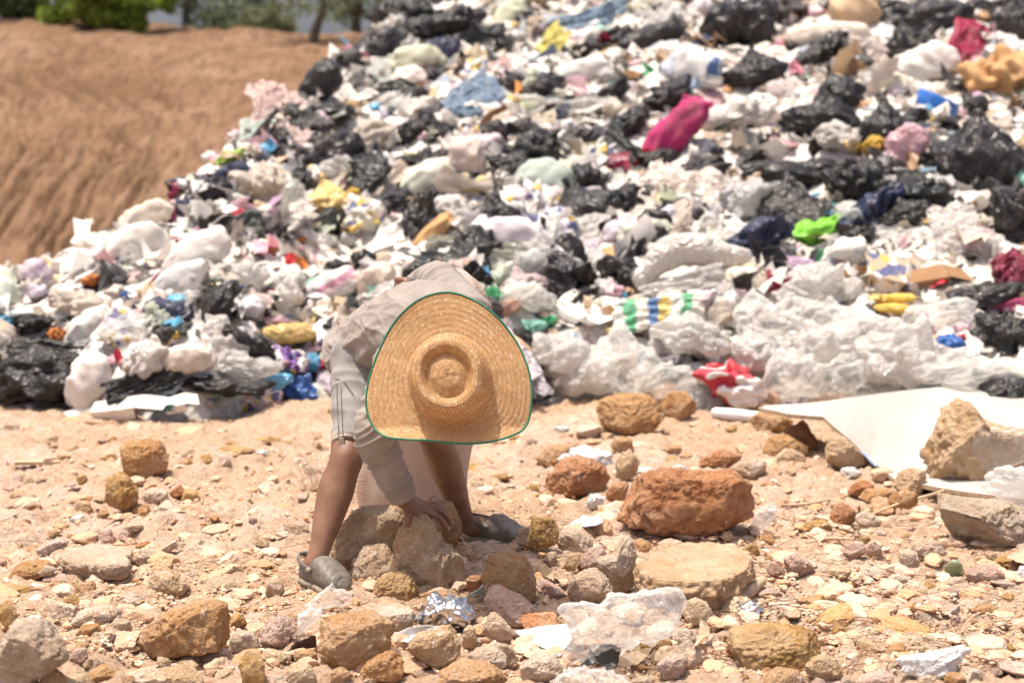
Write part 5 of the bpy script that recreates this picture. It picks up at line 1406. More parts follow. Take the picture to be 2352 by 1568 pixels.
def wads(n, seed):
    r = np.random.default_rng(seed)
    D, F = ico(3)
    y = 6.75 + 8.0 * r.random(n * 2) ** 1.1; x = r.uniform(-1, 1, n * 2) * (.34 * y + .5)
    z = heap_z(x, y); k = np.where((z > 0) & free_of_landmarks(x, y, z))[0][:n]; x, y, z = x[k], y[k], z[k]; n = len(k)
    s = .022 * (.075 / .022) ** (r.random(n) ** 1.3)
    protos = [crump(D * np.array((1, .8, .7)), 3000 + i, .3, .26, .1, 1.3) for i in range(12)]
    V = np.stack([protos[i % 12] for i in range(n)]) * (s[:, None] * r.uniform(.7, 1.3, (n, 3)))[:, None]
    a = r.uniform(0, 6.28, n); ca, sa = np.cos(a)[:, None], np.sin(a)[:, None]
    V = np.stack([V[..., 0] * ca - V[..., 1] * sa, V[..., 0] * sa + V[..., 1] * ca, V[..., 2]], -1) + np.stack([x, y, z + s * .5], 1)[:, None]
    names = ['white', 'white', 'white', 'white', 'cream', 'cream', 'lgrey', 'rose', 'black', 'black', 'tan', 'grey', 'mint', 'pink', 'sky', 'honey', 'kraft']
    cc = np.array([C[names[i]] for i in r.integers(0, len(names), n)]) * r.uniform(.85, 1.05, (n, 1))
    Fa = (F[None] + (np.arange(n) * len(D))[:, None, None]).reshape(-1, 3)
    return mesh_np('litter_wads', V.reshape(-1, 3), Fa, True, col=np.repeat(np.clip(cc, 0, 1), len(D), 0))
tag(obj('litter_wads', wads(800, 52), mat_attr('wad_film', .38, .15)), 'countless small wads of plastic filling the gaps of the heap', 'litter', kind='stuff')
# ================================================================== THE CHILD
b = MB('skin'); c = b.coord()
n1 = b.noise(c, 18, 5, .6); n2 = b.noise(c, 160, 4, .7); n3 = b.noise(c, 7, 4, .6)
k = b.ramp(n1, [(.3, (.165, .080, .046)), (.7, (.265, .138, .082))])
k = b.mix(b.ramp(n3, [(.52, 0.), (.7, .4)]), k, (.36, .22, .14))
M['skin'] = b.done(b.princ(Base_Color=k, Roughness=.48, Specular_IOR_Level=.45, Normal=b.bump(n2, .12, .003), Subsurface_Weight=.08, Subsurface_Radius=(.01, .004, .002)))
M['nail'] = mat_plain('nail', (.45, .27, .2), .35, .1)
M['shirt'] = mat_cloth('heather_jersey', (.34, .295, .26), (.26, .225, .19), 1500)
M['shorts'] = mat_cloth('striped_cotton', (.34, .315, .29), (.28, .265, .25), 900, stripes=80)
M['cuffm'] = mat_cloth('faded_cuff', (.46, .385, .30), (.4, .335, .27), 900)
M['stitch'] = mat_plain('dark_stitching', (.11, .09, .075), .8)
M['hair'] = mat_plain('black_hair', (.012, .010, .009), .5, .3, 60, .6)
M['croc'] = mat_plain('dusty_rubber', (.20, .17, .14), .55, .5, 22, .25)
M['crocsole'] = mat_plain('worn_sole', (.34, .28, .21), .75, .4, 40, .3)

person = empty('person', gpoint(880, 1310))
tag(person, 'child in straw hat, grey top and shorts bent double over a pile of stones', 'person')
PO = np.array(person.location)
def A(u, v, y): return np.array(at(u, v, y))
def local(me): setco(me, vco(me) - PO); return me

# feet and shoes ------------------------------------------------------
def shoe_frame(heel, toe):
    f = toe - heel; f[2] *= 1.0; L = np.linalg.norm(f); f = f / L
    l = np.cross((0, 0, 1.0), f); l /= np.linalg.norm(l); up = np.cross(f, l)
    return f, l, up, L
def shoe_parts(heel, toe):
    f, l, up, L = shoe_frame(heel, toe)
    def loft(ws, hs, zs, n=40, seg=26, power=.75):
        xs = lin(0, 1, n); rings = []
        for x in xs:
            w = np.interp(x, *ws) * L; h = np.interp(x, *hs) * L; z0 = np.interp(x, *zs) * L
            th = np.arange(seg) / seg * 6.28318
            cy = np.sign(np.cos(th)) * np.abs(np.cos(th)) ** power * w; cz = np.sign(np.sin(th)) * np.abs(np.sin(th)) ** power * h / 2 + h / 2 + z0
            rings.append(heel + np.outer(np.full(seg, x * L), f) + np.outer(cy, l) + np.outer(cz, up))
        V = np.concatenate(rings); F = []
        for i in range(n - 1):
            for j in range(seg): F.append([i * seg + j, i * seg + (j + 1) % seg, (i + 1) * seg + (j + 1) % seg, (i + 1) * seg + j])
        V = np.concatenate([V, rings[0].mean(0)[None], rings[-1].mean(0)[None]])
        for j in range(seg): F.append([len(V) - 2, (j + 1) % seg, j]); F.append([len(V) - 1, (n - 1) * seg + j, (n - 1) * seg + (j + 1) % seg])
        return V, F
    sole = loft(([0, .03, .1, .3, .5, .7, .88, .96, 1], [.03, .12, .18, .19, .195, .235, .21, .14, .03]), ([0, 1], [.13, .11]), ([0, .3, .8, 1], [0, 0, 0, .05]))
    upper = loft(([0, .03, .1, .3, .5, .7, .88, .96, 1], [.02, .10, .155, .17, .185, .22, .195, .12, .02]), ([0, .05, .28, .40, .55, .75, .9, 1], [.16, .27, .25, .42, .43, .33, .22, .08]), ([0, .3, .8, 1], [.05, .05, .05, .08]))
    return sole, upper, (f, l, up, L)
def build_shoe(heel, toe):
    sole, upper, (f, l, up, L) = shoe_parts(heel.copy(), toe.copy())
    me = union([upper], .0032, 3)
    V = vco(me); N = vno(me)
    x = (V - heel) @ f / L; y = (V - heel) @ l / L; z = (V - heel) @ up / L
    g = sstep(.58, .66, x) * (1 - sstep(.93, .98, x)) * .6
    V -= N * (g * .0022 * sstep(.55, 1, np.cos((x - .25 * np.abs(y)) * 62)))[:, None]
    V += N * (.0010 * fbm(V * 60, 5, 3))[:, None]
    setco(me, V - PO); up_o = obj('shoe', me, M['croc'], person)
    me = union([sole], .0032, 2); V = vco(me); N = vno(me)
    x = (V - heel) @ f / L; y = (V - heel) @ l / L; z = (V - heel) @ up / L
    an = np.arctan2(y * 1.6, x - .5)
    V -= N * (.0016 * sstep(.2, .8, np.cos(an * 44)) * sstep(.01, .03, z) * (1 - sstep(.075, .09, z)))[:, None]
    setco(me, V - PO); obj('sole', me, M['crocsole'], up_o)
    hh = L * .30
    pts = [heel + f * L * .40 + l * L * .19 + up * hh, heel + f * L * .18 + l * L * .18 + up * hh * 1.15, heel - f * L * .05 + up * hh * 1.35, heel + f * L * .18 - l * L * .18 + up * hh * 1.15, heel + f * L * .40 - l * L * .19 + up * hh]
    V, F = tube(pts, [(.0035, .008)] * 5, 12, 8, ref=np.array(l))
    so = obj('strap', mesh_np('strap', V - PO, F), M['croc'], up_o)
    for s in (1, -1):
        V, F = ball(heel + f * L * .40 + l * s * L * .20 + up * hh, .0075, 3)
        obj('rivet', mesh_np('rivet', V - PO, F), M['crocsole'], up_o)
heelR = np.array(gpoint(692, 1352)) + np.array((.0, .04, .008)); toeR = heelR + np.array((.128, -.135, -.004))
heelL = np.array(gpoint(1078, 1246)) + np.array((0, .03, .0)); toeL = heelL + np.array((.165, -.085, .0))
build_shoe(heelR, toeR); build_shoe(heelL, toeL)
yR, yL = heelR[1], heelL[1]

# body ---------------------------------------------------------------
ankR = A(727, 1285, yR - .035); kneeR = A(797, 1048, 4.45); hipR = A(822, 825, 4.66)
ankL = A(1072, 1205, yL - .03); kneeL = A(990, 985, 4.66); hipL = A(950, 825, 4.76)
footR = heelR + (toeR - heelR) * .30 + np.array((0, 0, .045)); footR2 = heelR + (toeR - heelR) * .8 + np.array((0, 0, .03))
footL = heelL + (toeL - heelL) * .30 + np.array((0, 0, .045)); footL2 = heelL + (toeL - heelL) * .8 + np.array((0, 0, .03))
def leg(hip, knee, ank, foot, foot2, calfoff):
    mid = lambda t: knee * (1 - t) + ank * t
    co = np.array(calfoff)
    return [tube([hip, hip * .5 + knee * .5, knee], [.050, .044, .046], 24),
            tube([hip * .16 + knee * .84, knee, mid(.15) + co * .3, mid(.36) + co, mid(.62) + co * .5, mid(.85), ank, foot * .6 + ank * .4, foot], [.044, .0455, .044, .0485, .039, .030, .028, .03, .026], 26),
            tube([foot + (foot - foot2) * .28, foot, foot * .5 + foot2 * .5, foot2], [(.026, .024), (.028, .026), (.032, .020), (.028, .012)], 18, ref=(1, 0, 0))]
parts = leg(hipR, kneeR, ankR, footR, footR2, (-.004, .016, 0)) + leg(hipL, kneeL, ankL, footL, footL2, (.0, .016, 0))
pel = A(872, 800, 4.70); mid_ = A(935, 748, 4.54); chest = A(992, 752, 4.42); neck = A(1012, 790, 4.31)
parts += [tube([hipR, pel, hipL], [.055, .065, .055], 24), tube([pel, mid_, chest], [(.07, .06), (.085, .07), (.095, .07)], 30, ref=(.87, 0, .49)),
          tube([chest, neck, A(1028, 840, 4.25)], [.06, .038, .038], 20)]
headc = A(1035, 880, 4.245)
hd = np.array((.02, -.42, -.9)); hd /= np.linalg.norm(hd)          # crown to chin points down
fw = np.array((0, .9, -.43)); fw /= np.linalg.norm(fw)           # the face looks down and back at the stones
HX = np.array((1.0, 0, .02)); HUP = np.cross(fw, HX); HUP = -HUP if HUP[1] > 0 else HUP; HUP /= np.linalg.norm(HUP)
HX = np.cross(HUP, fw)
def H(x, y, z): return headc + HX * x + fw * y + HUP * z
parts += [tube([H(0, -.01, .045), H(0, 0, 0), H(0, .018, -.05)], [.068, .076, .055], 26), tube([H(0, .03, -.03), H(0, .06, -.085)], [.045, .03], 20),
          tube([H(0, .078, .012), H(0, .098, -.022)], [.008, .013], 12), ball(H(.078, -.005, -.01), (.012, .02, .026), 3), ball(H(-.078, -.005, -.01), (.012, .02, .026), 3),
          tube([H(-.02, .082, -.055), H(.02, .082, -.055)], [.007, .007], 10), tube([H(-.018, .08, -.063), H(.018, .08, -.063)], [.007, .007], 10)]
# arms
shR = A(928, 815, 4.40); elR = A(857, 995, 4.30); wrR = A(926, 1146, 4.355)
shL = A(1078, 728, 4.43); elL = A(1003, 640, 4.60); wrL = A(950, 652, 4.68)
parts += [tube([chest, shR, shR * .5 + elR * .5, elR], [.06, .046, .038, .034], 20), tube([elR, elR * .6 + wrR * .4, wrR], [.034, .033, .0235], 20),
          tube([chest, shL, shL * .5 + elL * .5, elL], [.06, .046, .038, .034], 20), tube([elL, elL * .6 + wrL * .4, wrL], [.034, .031, .023], 20)]
# right hand: a palm, four fingers spread over the stone, a thumb down its near side
pc = A(957, 1168, 4.385)
parts += [tube([wrR, wrR * .5 + pc * .5, pc, A(984, 1180, 4.40)], [(.023, .021), (.030, .019), (.036, .018), (.032, .014)], 20, ref=(.25, .75, .45))]
FING = [[(984, 1176, 4.375), (1003, 1184, 4.372), (1016, 1198, 4.378), (1025, 1213, 4.39)], [(986, 1170, 4.392), (1008, 1172, 4.395), (1024, 1184, 4.408), (1033, 1200, 4.43)],
        [(984, 1165, 4.41), (1006, 1164, 4.418), (1021, 1173, 4.435), (1029, 1187, 4.455)], [(978, 1161, 4.428), (996, 1158, 4.44), (1008, 1164, 4.455), (1014, 1175, 4.47)]]
for f_, r0 in zip(FING, (.0088, .0090, .0086, .0078)):
    parts.append(tube([pc * .6 + A(*f_[0]) * .4] + [A(*q) for q in f_], [r0 * 1.1, r0 * 1.08, r0, r0 * .95, r0 * .78], 14))
parts.append(tube([A(938, 1166, 4.362), A(938, 1182, 4.345), A(937, 1197, 4.343), A(941, 1210, 4.35)], [.0145, .0115, .010, .008], 14))
# left hand closed on the sack behind the back
pl_ = A(932, 664, 4.72)
parts.append(tube([wrL, wrL * .4 + pl_ * .6, pl_], [(.022, .02), (.03, .018), (.031, .016)], 18))
for i in range(4):
    z = (i - 1.5) * .0165
    q = pl_ + np.array((-.012, .012, z))
    parts.append(tube([pl_ + np.array((0, 0, z)), q + np.array((-.014, .006, 0)), q + np.array((-.012, .03, -.002)), q + np.array((.006, .034, -.004))], [.0088, .0084, .0078, .0066], 12))
parts.append(tube([pl_ + np.array((.01, -.005, -.022)), pl_ + np.array((-.008, .016, -.036)), pl_ + np.array((-.004, .036, -.03))], [.011, .009, .007], 12))
me = union(parts, .0034, 5)
V = vco(me); N = vno(me)
V += N * (.0012 * fbm(V * 22, 401, 2))[:, None]
setco(me, V - PO)
body = obj('body', me, M['skin'], person)
# nails, eyes, hair
for f_ in FING + [[(941, 1210, 4.35)]]:
    p = A(*f_[-1]); q = A(*f_[-2]) if len(f_) > 1 else A(937, 1197, 4.343)
    d = (p - q) / np.linalg.norm(p - q)
    V, F = ball((0, 0, 0), (.0048, .0062, .0016), 3)
    up_ = np.array((.25, -.55, .8)); up_ -= d * (up_ @ d); up_ /= np.linalg.norm(up_); s_ = np.cross(d, up_)
    W = p + d * .003 + up_ * .0064 + V[:, 0:1] * s_ + V[:, 1:2] * d + V[:, 2:3] * up_
    obj('nail', mesh_np('nail', W - PO, np.array(F)), M['nail'], body)
M['eye'] = mat_plain('eye_white', (.7, .68, .65), .2, .05)
for s in (1, -1):
    V, F = ball(H(.03 * s, .072, -.005), .011, 3); obj('eye', mesh_np('eye', V - PO, np.array(F)), M['eye'], body)
V, F = ico(5); W = V * np.array((.083, .08, .085))
W = headc + (W[:, 0:1] * HX + W[:, 1:2] * fw + (W[:, 2:3] + .022) * HUP) - fw * .012
W -= np.outer(np.maximum(0, (W - headc) @ fw - .05), fw)
W += (W - headc) * (.03 * fbm(V * 14, 9, 3))[:, None]
obj('hair', mesh_np('hair', W - PO, F), M['hair'], person)

# shirt ---------------------------------------------------------------
wr2 = A(925, 1141, 4.353); cuffdir = (wr2 - elR) / np.linalg.norm(wr2 - elR)
sp = [tube([A(806, 822, 4.735), A(845, 796, 4.70), A(884, 768, 4.63), A(937, 745, 4.53), A(992, 750, 4.42), A(1012, 785, 4.345)],
           [(.098, .090), (.104, .096), (.110, .100), (.117, .100), (.125, .088), (.062, .055)], 40, 8, ref=(.87, 0, .49), cap=('flat', 'round')),
      tube([chest, shR, shR * .55 + elR * .45, elR, elR * .62 + wr2 * .38, wr2], [.078, .062, .054, .0475, .0425, .0345], 30, 8, cap=('round', 'flat')),
      tube([chest, shL, shL * .5 + elL * .5, elL, elL * .4 + wrL * .6, wrL - (wrL - elL) * .1], [.075, .060, .053, .047, .042, .036], 30, 8, cap=('round', 'flat'))]
me = union(sp, .0042, 4)
V = vco(me); N = vno(me)
def folds(V, axis_from, axis_to, freq, seed):
    t = axis_to - axis_from; t /= np.linalg.norm(t)
    s = (V - axis_from) @ t
    return np.abs(pn(np.stack([s * freq, pn(V * 9, seed) * .9 + (V @ np.array((.4, .5, .3))) * 7, s * 0], 1), seed + 1))
w = fbm(V * 7, 411, 3) * .012 + .012 * (.3 - np.abs(pn(V * np.array((9., 5, 14)), 412)))
dR = np.linalg.norm(V - elR, axis=1); dRf = np.minimum(dR, np.linalg.norm(V - wr2, axis=1) + .03)
armR = (V[:, 2] < A(0, 870, 4.4)[2] + .03) & (V[:, 0] > A(790, 0, 4.4)[0])
w = np.where(armR, fbm(V * 7, 411, 2) * .005 + .016 * (.35 - folds(V, shR, elR, 26, 421)) * np.exp(-(dR / .10) ** 2) * 1.6 + .009 * (.3 - folds(V, elR, wr2, 34, 431)), w)
dL = np.linalg.norm(V - elL, axis=1)
w = w + np.where(dL < .2, .018 * (.35 - folds(V, shL, elL, 24, 441)) * np.exp(-(dL / .12) ** 2), 0)
dh = np.linalg.norm(V - A(790, 800, 4.6), axis=1)
w = w + .022 * (.3 - folds(V, A(760, 770, 4.6), A(850, 860, 4.6), 20, 451)) * np.exp(-(dh / .13) ** 2)
tq = np.stack([V @ np.array((.62, .25, .74)) * 15, V @ np.array((-.7, .55, .45)) * 4.0, V[:, 1] * 3], 1)
cr_ = np.maximum(0, 1 - np.abs(pn(tq, 481)) * 3.2) ** 2 + .6 * np.maximum(0, 1 - np.abs(pn(tq * 1.7, 485)) * 3.5) ** 2
w = w + np.where(armR, 0, .0055 * cr_ * (.35 + .65 * (1 - sstep(-.36, -.18, V[:, 0]))))
ta = (V - elR) @ ((wr2 - elR) / np.linalg.norm(wr2 - elR))
ra_ = np.maximum(0, 1 - np.abs(pn(np.stack([ta * 42 + V[:, 0] * 14, V[:, 1] * 10, V[:, 2] * 5], 1), 491)) * 3.0) ** 2
w = w + np.where(armR, .0050 * ra_, 0)
V += N * w[:, None]
setco(me, V - PO)
shirt = obj('shirt', me, M['shirt'], person)
hd0 = A(806, 822, 4.735); hd1 = A(845, 796, 4.70); hx_ = (hd0 - hd1) / np.linalg.norm(hd0 - hd1)
V, F = tube([hd0 - hx_ * .018, hd0 - hx_ * .004, hd0 + hx_ * .006], [(.101, .094), (.1035, .0955), (.104, .096)], 60, 5, ref=(.87, 0, .49), cap=('flat', 'flat'))
q_ = V - hd0; V = V + q_ * (.07 * fbm(V * 9, 33, 2))[:, None]
obj('shirt_hem', mesh_np('shirt_hem', V - PO, F), M['shirt'], shirt)
V, F = tube([wr2 - cuffdir * .014, wr2 + cuffdir * .002], [.0362, .0352], 30, 3, cap=('flat', 'flat'))
obj('sleeve_cuff', mesh_np('sleeve_cuff', V - PO, F), M['shirt'], shirt)

# shorts --------------------------------------------------------------
hemR = A(806, 1020, 4.475); hdir = np.array(hemR - A(812, 920, 4.56)); hdir /= np.linalg.norm(hdir)
sp = [tube([A(826, 812, 4.67), A(880, 805, 4.71), A(950, 815, 4.76)], [.078, .09, .078], 30),
      tube([A(826, 815, 4.66), A(818, 880, 4.61), A(813, 950, 4.54), hemR], [.079, .067, .060, .0535], 34, 8, cap=('round', 'flat')),
      tube([A(950, 818, 4.75), A(972, 900, 4.71), kneeL + np.array((-.005, 0, .03))], [.077, .062, .052], 34, 8, cap=('round', 'flat'))]
me = union(sp, .0042, 3)
V = vco(me); N = vno(me)
V += N * (.004 * fbm(V * 10, 461, 3) + .014 * (.3 - folds(V, A(826, 815, 4.66), hemR, 22, 471)) * np.clip((hemR[2] + .22 - V[:, 2]) * 0 + .8, 0, 1))[:, None]
setco(me, V - PO)
shorts = obj('shorts', me, M['shorts'], person)
V, F = tube([hemR - hdir * .020, hemR - hdir * .008, hemR + hdir * .004], [.0560, .0555, .0545], 40, 4, cap=('flat', 'flat'))
nd = V - hemR; V = V + nd * (.03 * fbm(V * 30, 5, 2))[:, None]
obj('turn_up', mesh_np('turn_up', V - PO, F), M['cuffm'], shorts)
sm = [A(768, 848, 4.62), A(766, 900, 4.55), A(768, 960, 4.49), A(770, 1000, 4.455)]
for e_ in (0.0, .012):
    V, F = tube([p_ + np.array((.012 + e_, -.028 - e_ * .4, 0)) for p_ in sm], [.0009] * 4, 6, 8); obj('seam', mesh_np('seam', V - PO, F), M['stitch'], shorts)
V, F = tube([A(768, 868, 4.565), A(790, 878, 4.54), A(812, 905, 4.50)], [.0012] * 3, 6, 8); obj('pocket_edge', mesh_np('pocket_edge', V - PO, F), M['stitch'], shorts)
lp = hemR + np.array((-.020, -.0515, .004)) - hdir * .008
V, F = boxm(-.007, .007, -.004, .004, -.016, .016); obj('belt_loop', mesh_np('belt_loop', V + lp - PO, F, False), M['cuffm'], shorts)

# straw hat -----------------------------------------------------------
Hc = A(1036, 878, 4.12)
hn = np.array((-.06, -.93, .36)); hn /= np.linalg.norm(hn)
ha = np.array((1.0, 0, 0)); ha -= hn * (ha @ hn); ha /= np.linalg.norm(ha); hb = np.cross(hn, ha)
def K1(x, y): return (1080 + x / 1.045) / 1.7415, (960 + y / 1.045) / 1.7415
def onplane(u, v):
    d = np.array(ray(u, v)); o = np.array((0, 0, CZ)); t = ((Hc - o) @ hn) / (d @ hn); p = o + d * t - Hc
    return p @ ha, p @ hb
OUT = [(735,217),(640,240),(570,290),(510,355),(465,430),(430,510),(405,590),(395,650),(398,700),(412,750),(440,790),(490,828),(560,838),(650,843),(730,855),(800,860),(880,857),(950,845),(1010,820),(1055,790),(1080,745),(1090,680),(1092,620),(1085,560),(1065,500),(1040,440),(1000,380),(960,330),(900,280),(830,240),(780,222)]
op = np.array([onplane(*K1(*q)) for q in OUT])
ot = np.unwrap(np.arctan2(op[:, 1], op[:, 0])); orr = np.hypot(op[:, 0], op[:, 1])
SEG = 256
th = np.arange(SEG) / SEG * 2 * math.pi
o2 = np.argsort(ot % (2 * math.pi)); tt = (ot % (2 * math.pi))[o2]; rr_ = orr[o2]
RO = np.interp(th, np.concatenate([tt - 2 * math.pi, tt, tt + 2 * math.pi]), np.tile(rr_, 3))
for _ in range(6): RO = (np.roll(RO, 1) + 2 * RO + np.roll(RO, -1)) / 4
crown_prof = [(0.0005, .0985, 0), (.014, .098, .7), (.028, .0955, 1.5), (.041, .090, 2.2), (.048, .0845, 2.7), (.053, .084, 3.0), (.058, .0915, 3.5), (.0635, .1015, 4.0), (.071, .1065, 4.5), (.079, .106, 5.0), (.086, .099, 5.4), (.0915, .083, 6.1), (.0965, .060, 7.0), (.101, .037, 8.0), (.1045, .015, 8.9), (.108, .003, 9.6)]
cp = crom(crown_prof, 6)
def hat_pt(r, cc, ang): return Hc + np.outer(r * np.cos(ang), ha) + np.outer(r * np.sin(ang), hb) + np.outer(cc, hn)
rings = []; uvs = []
ell = 1 + .05 * np.cos(2 * (th - 1.9))
for r, cc, v in cp:
    f = sstep(.02, .05, r) if r < .05 else 1
    rel_ = .0011 * math.sin((v % 1) * math.pi) ** .5 if r > .01 else 0
    wob = .0015 * pn(np.stack([np.cos(th) * 2, np.sin(th) * 2, np.full(SEG, v)], 1), 31)
    rings.append(hat_pt((r + rel_ * (r > .07)) * ell + wob, np.full(SEG, cc + rel_ * (r < .07)) + wob, th)); uvs.append(np.stack([th / 6.28319, np.full(SEG, v)], 1))
ncr = len(rings)
def brim_c(t, ang, r):
    bb = r * np.sin(ang); aa = r * np.cos(ang)
    k = -.012 * t + .050 * sstep(.105, .160, -bb) - .010 * sstep(.10, .2, np.abs(aa)) * t + .012 * sstep(.1, .2, bb) * t
    return k + .004 * np.sin(3 * ang + 1) * t + .0025 * pn(np.stack([np.cos(ang) * 3, np.sin(ang) * 3, t * 2], 1), 33)
NB = 66; rows = 8
brings = []; buv = []
for i in range(NB):
    t = i / (NB - 1); r = .108 * ell * (1 - t) + RO * t
    v = t * rows
    rel_ = .0012 * math.sin((v % 1) * math.pi) ** .5
    cc = brim_c(np.full(SEG, t), th, r) + rel_ + .004 * (1 - sstep(0, .12, t))
    brings.append(hat_pt(r, cc, th)); buv.append(np.stack([th / 6.28319, np.full(SEG, v + 10)], 1))
b = MB('woven_straw')
uv = b.n('SeparateXYZ', None, Vector=b.coord('UV')); c = b.coord()
x, y = uv.outputs[0], uv.outputs[1]
N_ = b.n('Mix', {'data_type': 'FLOAT'}); N_.inputs[2].default_value = 60; N_.inputs[3].default_value = 150
b.set(N_.inputs[0], b.math('GREATER_THAN', y, 9.8)); NN = N_.outputs[0]
fr = b.math('FRACT', y)
vee = b.math('ABSOLUTE', b.math('SUBTRACT', fr, .5))
ph = b.math('ADD', b.math('MULTIPLY', x, NN), b.math('MULTIPLY', vee, 1.5))
ph = b.math('ADD', ph, b.math('MULTIPLY', b.math('FLOOR', y), .37))
strand = b.math('FRACT', ph)
sid = b.n('TexWhiteNoise', {'noise_dimensions': '2D'}, Vector=b.n('CombineXYZ', None, X=b.math('FLOOR', ph), Y=b.math('ADD', b.math('FLOOR', b.math('MULTIPLY', y, 2.0)), 0.5)).outputs[0]).outputs['Value']
edge = b.math('MINIMUM', strand, b.math('SUBTRACT', 1.0, strand))
gap = b.ramp(edge, [(.02, 0.), (.16, 1.)])
seam = b.ramp(b.math('MINIMUM', fr, b.math('SUBTRACT', 1.0, fr)), [(.015, 0.), (.05, 1.)])
fib = b.noise(b.n('Mapping', None, Vector=c, Scale=(1, 1, 1)).outputs[0], 260, 3, .6)
col = b.ramp(sid, [(0., (.55, .315, .135)), (.4, (.62, .375, .175)), (.85, (.675, .435, .22)), (1., (.76, .56, .34))])
col = b.mix(b.ramp(fib, [(.4, .35), (.6, 0.)]), col, (.45, .26, .11))
col = b.mix(gap, b.mix(.6, col, (.28, .14, .05)), col)
col = b.mix(seam, (.40, .225, .095), col)
hgt = b.math('ADD', b.math('ADD', b.math('MULTIPLY', gap, .5), b.math('MULTIPLY', seam, .7)), b.math('ADD', b.math('MULTIPLY', fib, .25), b.math('MULTIPLY', sid, .25)))
nrm = b.bump(hgt, .6, .004)
p = b.princ(Base_Color=col, Roughness=.55, Specular_IOR_Level=.35, Normal=nrm)
t_ = b.n('BsdfTranslucent', None, Color=col, Normal=nrm).outputs[0]
M['straw'] = b.done(b.n('MixShader', None, i0=.30, i1=p, i2=t_).outputs[0])
b = MB('green_binding'); c = b.coord(); wv = b.noise(c, 420, 3, .6)
M['trim'] = b.done(b.princ(Base_Color=b.ramp(wv, [(.35, (.005, .09, .045)), (.65, (.015, .21, .11))]), Roughness=.5, Normal=b.bump(wv, .5, .003)))
def ringmesh(nm, rs, uvl, inner_cap):
    n = len(rs); V = np.concatenate(rs); F = grid_faces(n, SEG)
    extra = np.stack([np.arange(n - 1) * SEG + SEG - 1, np.arange(1, n) * SEG + SEG - 1, np.arange(1, n) * SEG, np.arange(n - 1) * SEG], 1)
    G = np.concatenate([F, extra])
    me = mesh_np(nm, V - PO, G[:, ::-1].copy())
    lay = me.uv_layers.new(name='UVMap'); li = np.zeros(len(me.loops), dtype=np.int32); me.loops.foreach_get('vertex_index', li)
    U = np.concatenate(uvl)[li]
    # the seam faces run to u = 1 instead of back to 0
    L = U.reshape(-1, 4, 2); s = (L[:, :, 0].max(1) - L[:, :, 0].min(1)) > .5
    L[s, :, 0] = np.where(L[s, :, 0] < .5, L[s, :, 0] + 1, L[s, :, 0])
    lay.data.foreach_set('uv', L.astype(np.float32).ravel())
    return me
hat = obj('straw_hat', ringmesh('straw_hat', brings, buv, False), M['straw'], person)
hat['label'] = 'wide brimmed woven straw hat with a green bound edge'
obj('hat_crown', ringmesh('hat_crown', rings, uvs, True), M['straw'], hat)
rim = brings[-1]
V, F = tube([rim[i] for i in range(0, SEG, 4)] + [rim[0]], [(.0034, .0028)] * (SEG // 4 + 1), 10, 4, ref=hn)
obj('brim_binding', mesh_np('brim_binding', V - PO, F), M['trim'], hat)
# a loose thread on the edge
e = rim[np.argmin(np.linalg.norm(rim - np.array(A(*K1(1062, 508), 4.12)), axis=1))]
V, F = tube([e, e + np.array((.006, -.002, .0)), e + np.array((.009, -.003, .004)), e + np.array((.013, 0, .003))], [.0005] * 4, 6, 4)
obj('loose_thread', mesh_np('loose_thread', V - PO, F), M['cuffm'], hat)

# woven sack held behind the back -------------------------------------
secs = [((945, 655, 4.74), 16, .02), ((1040, 640, 4.66), 26, .03), ((1086, 690, 4.62), 34, .04), ((1085, 760, 4.74), 44, .05), ((1050, 860, 4.9), 90, .06), ((990, 960, 4.99), 112, .07), ((955, 1060, 5.02), 128, .075), ((945, 1140, 5.03), 126, .08), ((940, 1205, 5.03), 112, .06)]
path = crom([list(A(*s[0])) + [s[1] / FD * s[0][2], s[2]] for s in secs], 10)
seg = 60; rg = []; uvl = []
tl = np.concatenate([[0], np.cumsum(np.linalg.norm(np.diff(path[:, :3], axis=0), axis=1))])
for i, q in enumerate(path):
    a = np.arange(seg) / seg * 6.28319
    T = path[min(i + 1, len(path) - 1), :3] - path[max(i - 1, 0), :3]; T /= np.linalg.norm(T)
    ax = np.array((1.0, 0, 0)); ax -= T * (ax @ T); ax /= np.linalg.norm(ax); bx_ = np.cross(T, ax)
    r = 1 + .10 * pn(np.stack([np.cos(a) * 2.4, np.sin(a) * 2.4, np.full(seg, tl[i] * 3)], 1), 55) + .05 * np.sin(a * 7 + tl[i] * 4)
    rg.append(q[:3] + np.outer(np.cos(a) * r * q[3], ax) + np.outer(np.sin(a) * r * q[4], bx_)); uvl.append(np.stack([a / 6.28319, np.full(seg, tl[i])], 1))
V = np.concatenate(rg); n = len(rg)
F = np.concatenate([grid_faces(n, seg), np.stack([np.arange(n - 1) * seg + seg - 1, np.arange(1, n) * seg + seg - 1, np.arange(1, n) * seg, np.arange(n - 1) * seg], 1)])
b = MB('pink_net_weave'); uv = b.n('SeparateXYZ', None, Vector=b.coord('UV')); c = b.coord()
wx = b.math('ABSOLUTE', b.math('SINE', b.math('MULTIPLY', uv.outputs[0], 6.28319 * 46))); wy = b.math('ABSOLUTE', b.math('SINE', b.math('MULTIPLY', uv.outputs[1], 400.0)))
g_ = b.math('MINIMUM', b.ramp(wx, [(.1, 0.), (.45, 1.)]), b.ramp(wy, [(.1, 0.), (.45, 1.)]))
n1 = b.noise(c, 12, 4, .6)
col = b.mix(g_, (.54, .38, .31), b.ramp(n1, [(.3, (.62, .51, .43)), (.7, (.70, .60, .52))]))
p = b.princ(Base_Color=col, Roughness=.7, Normal=b.bump(g_, .4, .002)); t_ = b.n('BsdfTranslucent', None, Color=col).outputs[0]
